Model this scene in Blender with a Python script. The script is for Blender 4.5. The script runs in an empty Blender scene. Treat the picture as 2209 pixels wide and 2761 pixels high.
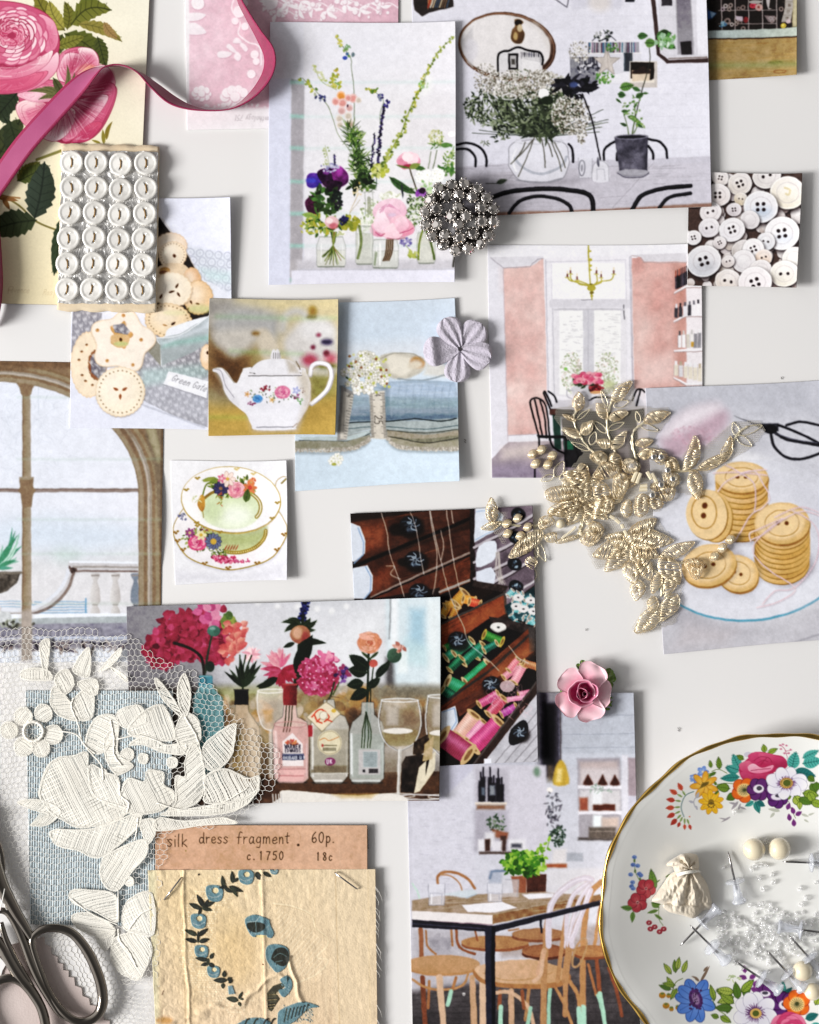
# Vintage mood board: a flat lay of prints, lace, buttons, a saucer and haberdashery on a white table, seen from above.
import bpy, bmesh, math, random
import numpy as np
from mathutils import Vector, Matrix
from mathutils.noise import noise as pnoise

# ---------------------------------------------------------------- layout units, camera, light
W, H = 2209., 2761.
U = 0.00016            # metres per layout unit (the photo spans about 35 x 44 cm)
CH = 0.95              # camera height
MM = 0.001
S = bpy.context.scene
cam = bpy.data.objects.new('camera', bpy.data.cameras.new('camera')); S.collection.objects.link(cam)
cam.location = (0, 0, CH); cam.rotation_euler = (0, 0, 0)
cam.data.sensor_fit = 'VERTICAL'; cam.data.sensor_height = 36; cam.data.lens = 36*CH/(H*U); cam.data.clip_start = .05; cam.data.clip_end = 50
S.camera = cam
S.render.resolution_x, S.render.resolution_y = 819, 1024
wd = bpy.data.worlds.new('World'); S.world = wd; wd.use_nodes = True
nt = wd.node_tree; nt.nodes.clear()
out = nt.nodes.new('ShaderNodeOutputWorld'); bg = nt.nodes.new('ShaderNodeBackground'); tc = nt.nodes.new('ShaderNodeTexCoord')
sp = nt.nodes.new('ShaderNodeSeparateXYZ'); mr = nt.nodes.new('ShaderNodeMapRange'); cr = nt.nodes.new('ShaderNodeValToRGB'); nz = nt.nodes.new('ShaderNodeTexNoise'); ad = nt.nodes.new('ShaderNodeMath')
nt.links.new(tc.outputs['Generated'], sp.inputs[0]); nt.links.new(sp.outputs[0], mr.inputs[0]); mr.inputs[1].default_value = -1; mr.inputs[2].default_value = 1
nt.links.new(tc.outputs['Generated'], nz.inputs['Vector']); nz.inputs['Scale'].default_value = 2.2
ad.operation = 'MULTIPLY_ADD'; nt.links.new(nz.outputs[0], ad.inputs[0]); ad.inputs[1].default_value = .35; nt.links.new(mr.outputs[0], ad.inputs[2]); nt.links.new(ad.outputs[0], cr.inputs[0])
e = cr.color_ramp.elements; e[0].position = .30; e[0].color = (2.3, 2.28, 2.3, 1); e[1].position = 1.0; e[1].color = (.62, .60, .58, 1)
for p_, v_ in ((.40, 1.5), (.48, .45), (.62, .20), (.82, .24)): k = e.new(p_); k.color = (v_, v_*.985, v_*.98, 1)
nt.links.new(cr.outputs[0], bg.inputs[0]); bg.inputs[1].default_value = .5; nt.links.new(bg.outputs[0], out.inputs[0])
def area(name, loc, target, sx, sy, power, col):
 l = bpy.data.lights.new(name, 'AREA'); l.shape = 'RECTANGLE'; l.size = sx; l.size_y = sy; l.energy = power; l.color = col
 o = bpy.data.objects.new(name, l); S.collection.objects.link(o); o.location = loc
 o.rotation_euler = (Vector(target)-Vector(loc)).to_track_quat('-Z', 'Y').to_euler(); return o
area('window_light', (-2.85, -.5, 1.72), (0, 0, 0), .98, 1.2, 150, (1, .985, .965))
S.view_settings.view_transform = 'Standard'; S.view_settings.look = 'None'; S.view_settings.gamma = 1; S.view_settings.exposure = 0.11
S.render.engine = 'CYCLES'


# ---------------------------------------------------------------- painting library (pure numpy)
def hx(c):
 if isinstance(c, str):
  return np.array([int(c[i:i+2], 16) for i in (0, 2, 4)], np.float32)/255
 return np.asarray(c, np.float32)

def spline(P, closed=False, n=6):
 P = np.asarray(P, float)
 m = len(P)
 if m < 3: return P
 out = []
 rng = range(m) if closed else range(m-1)
 t = np.linspace(0, 1, n, endpoint=False)[:, None]
 for i in rng:
  if closed: a, b, c, d = P[(i-1) % m], P[i], P[(i+1) % m], P[(i+2) % m]
  else: a, b, c, d = P[max(i-1, 0)], P[i], P[i+1], P[min(i+2, m-1)]
  out.append(.5*((2*b)+(c-a)*t+(2*a-5*b+4*c-d)*t*t+(3*b-a-3*c+d)*t**3))
 out = np.concatenate(out)
 if not closed: out = np.concatenate([out, P[-1:]])
 return out

def vnoise(h, w, cell, seed, octv=3, cy=None):
 """smooth value noise in 0..1; cell (and cy) is the feature size in samples"""
 rs = np.random.RandomState(seed)
 cy = cy or cell
 out = np.zeros((h, w), np.float32); tot = 0; amp = 1.
 for o in range(octv):
  gh, gw = int(h/cy)+3, int(w/cell)+3
  g = rs.rand(gh, gw).astype(np.float32)
  y = np.arange(h)/cy; x = np.arange(w)/cell
  yi = y.astype(int); xi = x.astype(int)
  fy = (y-yi); fx = (x-xi); fy = (fy*fy*(3-2*fy))[:, None]; fx = (fx*fx*(3-2*fx))[None]
  A = g[yi][:, xi]; B = g[yi][:, xi+1]; C_ = g[yi+1][:, xi]; D = g[yi+1][:, xi+1]
  out += amp*((A*(1-fx)+B*fx)*(1-fy)+(C_*(1-fx)+D*fx)*fy)
  tot += amp; amp *= .5; cell = max(cell/2, 1.); cy = max(cy/2, 1.)
 return out/tot

class Cv:
 """a painted sheet; coordinates are given in a 'view' (offset + zoom) of the layout"""
 def __init__(s, x0, y0, x1, y1, base, r=.62, seed=1):
  s.x0, s.y0, s.r = x0, y0, r
  s.w, s.h = int((x1-x0)*r)+2, int((y1-y0)*r)+2
  s.a = np.empty((s.h, s.w, 3), np.float32); s.a[:] = hx(base)
  s.R = random.Random(seed); s.seed = seed
  s.view(0, 0, 1)
 def view(s, ox, oy, k):
  s.k = k; s.ox = ox; s.oy = oy; s.q = s.r/k
  return s
 def T(s, P):
  P = np.asarray(P, float)
  return np.stack([(s.ox+P[..., 0]/s.k-s.x0)*s.r, (s.oy+P[..., 1]/s.k-s.y0)*s.r], -1)
 def _box(s, lo, hi, pad):
  x0 = max(int(lo[0]-pad), 0); y0 = max(int(lo[1]-pad), 0)
  x1 = min(int(hi[0]+pad)+2, s.w); y1 = min(int(hi[1]+pad)+2, s.h)
  if x1 <= x0 or y1 <= y0: return None
  return x0, y0, x1, y1
 def _put(s, bx, cov, col, a, col2=None, ang=90, tex=0., bounds=None):
  x0, y0, x1, y1 = bx
  c = hx(col)
  if col2 is not None:
   lo, hi = bounds
   yy, xx = np.mgrid[y0:y1, x0:x1].astype(np.float32)
   ca, sa = math.cos(math.radians(ang)), math.sin(math.radians(ang))
   cx, cy = (lo+hi)/2; e = max(abs((hi[0]-lo[0])*ca)+abs((hi[1]-lo[1])*sa), 1e-3)
   t = np.clip(((xx-cx)*ca+(yy-cy)*sa)/e+.5, 0, 1)[..., None]
   c = c*(1-t)+hx(col2)*t
  if tex:
   n = vnoise(y1-y0, x1-x0, max(2.5, min(x1-x0, y1-y0)/6), s.R.randint(0, 9999), 3)
   c = np.clip(c+tex*(n[..., None]-.5), 0, 1)
  m = (cov*a)[..., None]
  v = s.a[y0:y1, x0:x1]
  s.a[y0:y1, x0:x1] = v*(1-m)+c*m
 def poly(s, P, col, a=1., blur=0., sm=0, **kw):
  if sm: P = spline(P, True, sm)
  P = s.T(P); b = max(.5, blur*s.q)
  lo, hi = P.min(0), P.max(0)
  bx = s._box(lo, hi, b+1)
  if not bx: return s
  x0, y0, x1, y1 = bx
  yy, xx = np.mgrid[y0:y1, x0:x1].astype(np.float32)
  d2 = np.full(xx.shape, 1e9, np.float32); ins = np.zeros(xx.shape, bool)
  Q = np.roll(P, -1, 0)
  for (ax, ay), (bx_, by_) in zip(P, Q):
   ex, ey = bx_-ax, by_-ay; L = ex*ex+ey*ey
   if L < 1e-9: continue
   wx_, wy_ = xx-ax, yy-ay
   t = np.clip((wx_*ex+wy_*ey)/L, 0, 1)
   d2 = np.minimum(d2, (wx_-ex*t)**2+(wy_-ey*t)**2)
   if ay != by_:
    c = (ay > yy) != (by_ > yy)
    ins ^= c & (xx < ex*(yy-ay)/(by_-ay)+ax)
  d = np.sqrt(d2); d = np.where(ins, d, -d)
  t = np.clip(d/(2*b)+.5, 0, 1)
  if blur: t = t*t*(3-2*t)
  s._put((x0, y0, x1, y1), t, col, a, bounds=(lo, hi), **kw)
  return s
 def rect(s, x0, y0, x1, y1, col, **kw):
  return s.poly([(x0, y0), (x1, y0), (x1, y1), (x0, y1)], col, **kw)
 def ell(s, cx, cy, rx, ry=None, col='000000', a=1., rot=0., blur=0., ring=None, **kw):
  ry = rx if ry is None else ry
  C0 = s.T((cx, cy)); RX, RY = max(rx*s.q, .3), max(ry*s.q, .3); b = max(.5, blur*s.q)
  m = max(RX, RY)
  bx = s._box(C0-m, C0+m, b+1+(ring or 0)*s.q)
  if not bx: return s
  x0, y0, x1, y1 = bx
  yy, xx = np.mgrid[y0:y1, x0:x1].astype(np.float32)
  xx -= C0[0]; yy -= C0[1]
  if rot:
   ca, sa = math.cos(math.radians(rot)), math.sin(math.radians(rot))
   xx, yy = xx*ca+yy*sa, -xx*sa+yy*ca
  g = np.sqrt((xx/RX)**2+(yy/RY)**2)+1e-6
  gr = np.sqrt((xx/RX**2)**2+(yy/RY**2)**2)/g+1e-6
  d = (1-g)/gr
  if ring: d = ring*s.q/2-np.abs(d)
  t = np.clip(d/(2*b)+.5, 0, 1)
  if ring and ring*s.q < 1: t = t*max(ring*s.q, .25)
  if blur: t = t*t*(3-2*t)
  s._put((x0, y0, x1, y1), t, col, a, bounds=(C0-m, C0+m), **kw)
  return s
 def line(s, P, w, col, a=1., blur=0., sm=0, w2=None, **kw):
  if sm: P = spline(P, False, sm)
  P = s.T(P); n = len(P); b = max(.5, blur*s.q)
  W0 = w*s.q/2; W1 = (w if w2 is None else w2)*s.q/2
  lo, hi = P.min(0), P.max(0); m = max(W0, W1)
  bx = s._box(lo, hi, b+1+m)
  if not bx: return s
  big = (bx[2]-bx[0])*(bx[3]-bx[1]) > 1500 and n > 4
  if big and a >= .99 and not blur:
   # paint piecewise to keep boxes small
   for i in range(0, n-1, 3):
    seg = P[i:i+4]; u0 = i/(n-1); u1 = min(i+3, n-1)/(n-1)
    s._line(seg, W0+(W1-W0)*u0, W0+(W1-W0)*u1, b, col, a, blur, kw)
   return s
  s._line(P, W0, W1, b, col, a, blur, kw)
  return s
 def _line(s, P, W0, W1, b, col, a, blur, kw):
  n = len(P); lo, hi = P.min(0), P.max(0); m = max(W0, W1)
  bx = s._box(lo, hi, b+1+m)
  if not bx: return
  x0, y0, x1, y1 = bx
  yy, xx = np.mgrid[y0:y1, x0:x1].astype(np.float32)
  best = np.full(xx.shape, -1e9, np.float32)
  for i in range(n-1):
   ax, ay = P[i]; ex, ey = P[i+1]-P[i]; L = ex*ex+ey*ey+1e-9
   t = np.clip(((xx-ax)*ex+(yy-ay)*ey)/L, 0, 1)
   d = np.sqrt((xx-ax-ex*t)**2+(yy-ay-ey*t)**2)
   u = (i+t)/(n-1)
   best = np.maximum(best, (W0+(W1-W0)*u)-d)
  t = np.clip(best/(2*b)+.5, 0, 1)
  mw = max(W0, W1)
  if mw < .5: t = np.minimum(t*2, 1)*max(mw*2, .22)
  if blur: t = t*t*(3-2*t)
  s._put((x0, y0, x1, y1), t, col, a, bounds=(lo, hi), **kw)
 def corners(s, tl, tr, br, bl, a=1.):
  y = np.linspace(0, 1, s.h, dtype=np.float32)[:, None, None]; x = np.linspace(0, 1, s.w, dtype=np.float32)[None, :, None]
  c = (hx(tl)*(1-x)+hx(tr)*x)*(1-y)+(hx(bl)*(1-x)+hx(br)*x)*y
  s.a = s.a*(1-a)+c*a
  return s
 def noise(s, amp, cell=6, cy=None, octv=3, tint=(1, 1, 1)):
  n = vnoise(s.h, s.w, cell*s.r, s.R.randint(0, 99999), octv, cy and cy*s.r)
  s.a = np.clip(s.a+amp*(n[..., None]-.5)*hx(tint), 0, 1)
  return s
 def box_blur(s, x0, y0, x1, y1, r):
  A, B = s.T((x0, y0)), s.T((x1, y1))
  a0, b0, a1, b1 = [max(0, int(v)) for v in (A[0], A[1], B[0], B[1])]
  a1 = min(a1, s.w); b1 = min(b1, s.h); k = max(1, int(r*s.q))
  v = s.a[b0:b1, a0:a1].copy()
  for ax in (0, 1):
   for _ in range(2):
    p = [(0, 0)]*3; p[ax] = (k, k)
    q = np.pad(v, p, mode='edge').astype(np.float64); c = np.cumsum(q, ax)
    z = np.zeros_like(np.take(c, [0], ax)); c = np.concatenate([z, c], ax)
    n = v.shape[ax]; w = 2*k+1
    v = ((np.take(c, range(w, w+n), ax)-np.take(c, range(0, n), ax))/w).astype(np.float32)
  s.a[b0:b1, a0:a1] = v
  return s
 def finish(s, warp=1.2, cell=13, soft=.5, grain=.03):
  warp *= .5; grain *= .5
  """print look: wobbly edges, slight ink spread, paper grain"""
  dx = (vnoise(s.h, s.w, cell, s.seed+11, 3)-.5)*2*warp*2; dy = (vnoise(s.h, s.w, cell, s.seed+12, 3)-.5)*2*warp*2
  yy, xx = np.mgrid[0:s.h, 0:s.w].astype(np.float32)
  X = np.clip(xx+dx, 0, s.w-1.001); Y = np.clip(yy+dy, 0, s.h-1.001); xi = X.astype(int); yi = Y.astype(int); fx = (X-xi)[..., None]; fy = (Y-yi)[..., None]
  A = s.a
  s.a = ((A[yi, xi]*(1-fx)+A[yi, xi+1]*fx)*(1-fy)+(A[yi+1, xi]*(1-fx)+A[yi+1, xi+1]*fx)*fy).astype(np.float32)
  if soft:                                    # ink spread and the softness of a photographic print
   for ax in (0, 1): s.a = s.a*(1-soft)+soft*.5*(np.roll(s.a, 1, ax)+np.roll(s.a, -1, ax))
  n = vnoise(s.h, s.w, 9, s.seed+13, 4)-.5; L = s.a.mean(2, keepdims=True)
  m = vnoise(s.h, s.w, 3, s.seed+15, 2)-.5; s.a = np.clip(s.a*(1+(n*.3+m*.2)[..., None]*(1.12-L)), 0, 1)
  s.a = np.clip(s.a-.10*np.sin(2*math.pi*s.a)*(s.a < .5), 0, 1)
  if grain:
   g = np.random.RandomState(s.seed+14).randn(s.h, s.w, 1).astype(np.float32); s.a = np.clip(s.a+g*grain*.45, 0, 1)
  return s
 # ---- motifs
 def pick(s, cols): return cols[s.R.randrange(len(cols))]
 def leaf(s, x, y, L, w, ang, col, vein=None, bend=0., col2=None, a=1., saw=0, edge=None):
  ca, sa = math.cos(math.radians(ang)), math.sin(math.radians(ang))
  n = 7; up = []; dn = []; mid = []
  for i in range(n+1):
   t = i/n; ww = w*.5*(math.sin(math.pi*t**.8))**.8 if 0 < t < 1 else 0
   bb = bend*L*math.sin(math.pi*t)
   px, py = t*L, bb; mid.append((px, py)); up.append((px, py-ww)); dn.append((px, py+ww))
   if saw and 0 < t < 1:
    up.append((px+L/n*.35, py-ww*.86)); dn.append((px+L/n*.35, py+ww*.86))
  R_ = lambda p: (x+p[0]*ca-p[1]*sa, y+p[0]*sa+p[1]*ca)
  P = [R_(p) for p in up+dn[::-1]]
  if edge: s.poly(P, edge, a=a); P = [((p[0]-x-L*ca/2)*.88+x+L*ca/2, (p[1]-y-L*sa/2)*.88+y+L*sa/2) for p in P]
  kw = dict(col2=col2, ang=ang+90) if col2 else {}
  s.poly(P, col, a=a, **kw)
  if vein:
   M = [R_(p) for p in mid]; s.line(M, w*.05+1, vein, a=.8*a)
   if L*s.q > 12:
    for i in range(1, n):
     t = i/n; ww = w*.38*(math.sin(math.pi*t**.8))**.8; bb = bend*L*math.sin(math.pi*t)
     for sg in (-1, 1):
      s.line([R_((t*L, bb)), R_((t*L+L*.10, bb+sg*ww))], w*.03+.8, vein, a=.55*a)
  return s
 def sprig(s, P, leaves, L, w, cols, stem='5a6a3a', sw=2., spread=60, vein=None):
  Q = spline(P, False, 8); s.line(Q, sw, stem)
  for i in range(leaves):
   t = (i+.5)/leaves; k = t*(len(Q)-2); j = int(k); p = Q[j]+(Q[j+1]-Q[j])*(k-j)
   d = Q[j+1]-Q[j]; an = math.degrees(math.atan2(d[1], d[0]))
   sg = 1 if i % 2 else -1
   s.leaf(p[0], p[1], L*s.R.uniform(.7, 1.2), w*s.R.uniform(.7, 1.2), an+sg*s.R.uniform(.6, 1.2)*spread, s.pick(cols), vein)
  return s
 def clump(s, cx, cy, rx, ry, n, L, w, cols, kind='leaf', a=1.):
  for i in range(n):
   r = math.sqrt(s.R.random()); t = s.R.uniform(0, 2*math.pi)
   x, y = cx+rx*r*math.cos(t), cy+ry*r*math.sin(t); c = s.pick(cols)
   if kind == 'leaf': s.leaf(x, y, L*s.R.uniform(.6, 1.3), w*s.R.uniform(.6, 1.3), s.R.uniform(0, 360), c, a=a)
   else: s.ell(x, y, L*s.R.uniform(.5, 1.2), w*s.R.uniform(.5, 1.2), c, rot=s.R.uniform(0, 180), a=a)
  return s
 def flower(s, x, y, r, n, col, cen='e8c040', cr=.25, col2=None, wid=.55, rot=0, edge=None, sq=1., vein=None, tilt=0):
  for i in range(n):
   an = rot+360*i/n; ca, sa = math.cos(math.radians(an)), math.sin(math.radians(an))
   px, py = ca*r*.55, sa*r*.55*sq
   if edge: s.ell(x+px, y+py, r*.5*1.1, r*wid*.5*1.18, edge, rot=an)
   s.ell(x+px, y+py, r*.5, r*wid*.5, s.pick(col) if isinstance(col, list) else col, rot=an)
   if col2: s.ell(x+px*.6, y+py*.6, r*.3, r*wid*.25, col2, rot=an, a=.7, blur=r*.12)
   if vein: s.line([(x+px*.4, y+py*.4), (x+px*1.5, y+py*1.5)], r*.03, vein, a=.6)
  if cen: s.ell(x, y, r*cr, r*cr*sq, cen)
  return s
 def rose(s, x, y, r, cols, rot=0, sq=.9, rings=5, dark=None):
  """cabbage rose: cols = light, mid, deep"""
  lt, md, dp = cols; dk = dark or dp
  for k in range(rings):
   rr = r*(1-k/(rings+.3)); n = max(4, 8-k)
   for i in range(n):
    an = rot+k*37+360*i/n+s.R.uniform(-8, 8); ca, sa = math.cos(math.radians(an)), math.sin(math.radians(an))
    px, py = x+ca*rr*.52, y+sa*rr*.52*sq
    s.ell(px, py, rr*.50, rr*.46*sq, dk, rot=an+90, a=.75, blur=rr*.05)
    s.ell(px+ca*rr*.03, py+sa*rr*.03, rr*.46, rr*.42*sq, lt if s.R.random() < .6 else md, rot=an+90, col2=md, ang=an+180)
    s.ell(px-ca*rr*.2, py-sa*rr*.2*sq, rr*.33, rr*.26*sq, dp, rot=an+90, a=.5, blur=rr*.22)
  for i in range(7):
   an = i*51+rot; s.ell(x+math.cos(an)*r*.06, y+math.sin(an)*r*.06*sq, r*(.24-.03*i), r*(.2-.025*i), [dk, md, dp, lt][i % 4] if i < 6 else dk, rot=an*9, a=.85)
  return s
 def dotring(s, cx, cy, rx, ry, n, r, col, rot=0, t0=0, t1=360, a=1.):
  for i in range(n):
   t = math.radians(t0+(t1-t0)*i/max(n-1, 1)) if t1-t0 < 359 else math.radians(360*i/n)
   x, y = rx*math.cos(t), ry*math.sin(t); c, q = math.cos(math.radians(rot)), math.sin(math.radians(rot))
   s.ell(cx+x*c-y*q, cy+x*q+y*c, r, r, col, a=a)
  return s
 def text(s, x, y, txt, h, col, w=2., slant=0., rot=0., adv=None, hand=0., a=1.):
  ca, sa = math.cos(math.radians(rot)), math.sin(math.radians(rot)); cx = 0.
  for ch in txt:
   if ch == ' ': cx += .42*h; continue
   wd, strokes = GLY[ch]
   oy = s.R.uniform(-1, 1)*hand*h
   for st in strokes:
    P = [(cx+(px+slant*py)*h, -(py*h)+oy) for px, py in st]
    if len(P) == 1: s.ell(x+P[0][0]*ca-P[0][1]*sa, y+P[0][0]*sa+P[0][1]*ca, w*.7, w*.7, col, a=a); continue
    P = [(x+px*ca-py*sa, y+px*sa+py*ca) for px, py in P]
    s.line(P, w, col, a=a, sm=5 if (len(P) > 3 and ch not in 'WARNEDHIKMFZ') else 0)
   cx += (wd+.17)*h if adv is None else adv*h
  return s
GLY = {
 's': (.42, [[(.40, .52), (.24, .62), (.08, .49), (.22, .34), (.38, .17), (.22, .0), (.02, .08)]]),
 'i': (.12, [[(.06, .6), (.06, .3), (.08, 0)], [(.10, .86)]]),
 'l': (.14, [[(.10, 1.05), (.06, .5), (.08, 0)]]),
 'k': (.42, [[(.10, 1.05), (.07, .5), (.07, 0)], [(.42, .6), (.10, .28), (.25, .2), (.46, 0)]]),
 'd': (.48, [[(.40, .48), (.22, .6), (.04, .32), (.14, .02), (.36, .12), (.44, .5), (.46, 1.05)], [(.44, .5), (.44, .1), (.52, 0)]]),
 'r': (.38, [[(.06, .6), (.08, .3), (.08, 0)], [(.09, .34), (.2, .54), (.38, .55)]]),
 'e': (.42, [[(.06, .28), (.40, .36), (.28, .6), (.06, .42), (.08, .1), (.26, 0), (.44, .12)]]),
 'f': (.36, [[(.42, .98), (.26, 1.06), (.16, .8), (.14, .3), (.14, 0)], [(0, .56), (.36, .58)]]),
 'a': (.46, [[(.38, .5), (.2, .6), (.03, .3), (.14, .0), (.34, .14), (.40, .56)], [(.40, .56), (.39, .12), (.48, 0)]]),
 'g': (.44, [[(.38, .5), (.2, .6), (.03, .32), (.16, .08), (.36, .2), (.40, .56)], [(.40, .56), (.40, 0), (.34, -.34), (.10, -.32)]]),
 'm': (.68, [[(.05, .6), (.07, 0)], [(.07, .38), (.2, .6), (.32, .42), (.33, 0)], [(.34, .38), (.48, .6), (.60, .42), (.64, 0)]]),
 'n': (.40, [[(.05, .6), (.07, 0)], [(.07, .38), (.22, .6), (.35, .42), (.38, 0)]]),
 't': (.32, [[(.18, .95), (.16, .4), (.2, .02), (.32, .06)], [(0, .62), (.36, .66)]]),
 'c': (.38, [[(.38, .5), (.22, .6), (.04, .34), (.1, .04), (.26, 0), (.38, .1)]]),
 'p': (.42, [[(.08, .6), (.08, 0), (.06, -.38)], [(.08, .45), (.26, .6), (.40, .34), (.26, .02), (.08, .1)]]),
 'o': (.40, [[(.2, .6), (.03, .34), (.12, .02), (.32, .06), (.38, .38), (.2, .6)]]),
 'v': (.36, [[(.03, .6), (.16, 0), (.36, .6)]]),
 'y': (.38, [[(.03, .6), (.18, .1)], [(.36, .6), (.18, .1), (.02, -.34)]]),
 'u': (.42, [[(.04, .6), (.06, .1), (.22, 0), (.36, .2)], [(.38, .6), (.4, 0)]]),
 'h': (.4, [[(.08, 1.05), (.07, 0)], [(.07, .36), (.24, .6), (.36, .4), (.38, 0)]]),
 '.': (.10, [[(.05, .03)]]), ',': (.1, [[(.06, .05), (0, -.12)]]),
 '1': (.20, [[(.05, .85), (.15, 1), (.12, .5), (.12, 0)]]),
 '7': (.44, [[(.02, .95), (.2, .97), (.44, .95)], [(.44, .95), (.26, .5), (.14, 0)]]),
 '5': (.44, [[(.44, 1.02), (.12, .98)], [(.12, .98), (.08, .6), (.3, .62), (.42, .32), (.26, 0), (.03, .06)]]),
 '0': (.44, [[(.24, 1), (.04, .7), (.06, .2), (.26, 0), (.44, .4), (.40, .85), (.24, 1)]]),
 '6': (.44, [[(.36, 1), (.12, .7), (.03, .25), (.2, 0), (.42, .22), (.3, .48), (.06, .32)]]),
 '8': (.42, [[(.36, .88), (.18, 1), (.06, .78), (.34, .4), (.36, .12), (.18, 0), (.04, .2), (.2, .5), (.38, .8), (.3, .97)]]),
 '2': (.44, [[(.04, .8), (.2, 1), (.42, .8), (.3, .4), (.02, 0), (.46, .02)]]),
 '4': (.46, [[(.34, 0), (.34, 1)], [(.34, 1), (.02, .3)], [(.02, .3), (.46, .3)]]),
 '9': (.42, [[(.38, .7), (.2, .5), (.04, .75), (.2, 1), (.38, .8), (.38, .3), (.3, 0)]]),
 '3': (.42, [[(.05, .9), (.25, 1), (.38, .75), (.16, .54), (.4, .3), (.25, 0), (.03, .1)]]),
 'W': (.66, [[(0, 1), (.16, 0), (.33, .8), (.5, 0), (.66, 1)]]),
 'A': (.50, [[(0, 0), (.25, 1), (.5, 0)], [(.1, .35), (.4, .35)]]),
 'R': (.46, [[(.04, 0), (.04, 1), (.36, .98), (.42, .75), (.34, .52), (.04, .5)], [(.22, .5), (.46, 0)]]),
 'N': (.46, [[(.04, 0), (.04, 1), (.42, 0), (.42, 1)]]),
 'E': (.40, [[(.4, 1), (.04, 1), (.04, 0), (.4, 0)], [(.04, .5), (.34, .5)]]),
 'D': (.46, [[(.04, 0), (.04, 1), (.28, .95), (.44, .5), (.28, .05), (.04, 0)]]),
 'S': (.42, [[(.40, .85), (.22, 1), (.05, .8), (.2, .55), (.4, .25), (.22, 0), (.02, .12)]]),
 'H': (.46, [[(.04, 0), (.04, 1)], [(.42, 0), (.42, 1)], [(.04, .5), (.42, .5)]]),
 'U': (.46, [[(.04, 1), (.04, .3), (.14, 0), (.32, 0), (.42, .3), (.42, 1)]]),
 'B': (.44, [[(.04, 0), (.04, 1)], [(.04, 1), (.3, .98), (.36, .75), (.25, .53), (.04, .52)], [(.25, .53), (.42, .3), (.3, .02), (.04, 0)]]),
 'I': (.10, [[(.05, 0), (.05, 1)]]),
 'G': (.46, [[(.42, .85), (.2, 1), (.03, .5), (.2, 0), (.42, .12), (.42, .45)], [(.42, .45), (.24, .45)]]),
 'K': (.46, [[(.04, 0), (.04, 1)], [(.42, 1), (.04, .45)], [(.15, .55), (.46, 0)]]),
 'P': (.44, [[(.1, 0), (.1, 1)], [(.0, .85), (.25, 1.02), (.45, .8), (.25, .5), (.1, .52)]]),
}

# ---------------------------------------------------------------- the printed pictures
VA,VB,VC,VD,VE,VF=(0,0,2.2697),(700,40,2.875),(1100,0,2.0536),(1290,440,1.8770),(160,500,2.875),(540,780,2.15625)
VG,VH,VI,VJ,VK,VL,VM,VN=(0,960,2.15625),(1280,980,1.8568),(340,1350,1.51316),(0,1680,1.995),(400,2180,2.6136),(1080,1780,2.197),(1600,1950,2.6585),(0,2280,4.48)
def toS(v,P): return [(v[0]+p[0]/v[2],v[1]+p[1]/v[2]) for p in P]
def sheet(v,quad,base,**kw):
 q=toS(v,quad); xs=[p[0] for p in q]; ys=[p[1] for p in q]
 c=Cv(min(xs)-2,min(ys)-2,max(xs)+2,max(ys)+2,base,**kw); c.view(*v); c.quad=q
 return c
PINKS=('f6d3da','e58aa6','b5244f')

def petals(c,cx,cy,ps,w=6):
 """ps: list of (outline points,tone) painted with a pale rim,a pink body and deep veins"""
 for P,lt,md,dk in ps:
  P=[(cx+x,cy+y) for x,y in P]
  c.poly(P,dk,sm=5,a=.9)
  m=np.mean(P,0)
  Q=[(m[0]+(x-m[0])*.982,m[1]+(y-m[1])*.975) for x,y in P]
  c.poly(Q,lt,sm=5,col2=md,ang=90)
  Q=[(m[0]+(x-m[0])*.5,m[1]+(y-m[1])*.45+4) for x,y in P]
  c.poly(Q,md,sm=5,a=.7,blur=22)
  c.ell(m[0]+(cx-m[0])*.5,m[1]+(cy-m[1])*.5,np.ptp(P,0)[0]*.28+8,np.ptp(P,0)[1]*.28+8,dk,a=.38,blur=40)
  for f in (.86,.74,.6,.48):
   Q=spline([(m[0]+(x-m[0])*f+c.R.uniform(-5,5),m[1]+(y-m[1])*f+c.R.uniform(-5,5)) for x,y in P],True,4); k=c.R.randrange(len(Q)); Q=np.roll(Q,k,0)[:int(len(Q)*c.R.uniform(.3,.7))]
   c.line(Q,c.R.uniform(3,8),c.pick([dk,md,lt,'fff2f2']),a=.5,w2=1)
  for i in range(26):
   a_=P[c.R.randrange(len(P))]
   u=c.R.random(); b_=P[c.R.randrange(len(P))]; a_=(a_[0]*u+b_[0]*(1-u),a_[1]*u+b_[1]*(1-u)); c.line([(m[0]*.6+a_[0]*.4,m[1]*.6+a_[1]*.4),(m[0]*.1+a_[0]*.9,m[1]*.1+a_[1]*.9)],2.5,c.pick([dk,md,'ffffff']),a=.3,w2=.8)

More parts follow.
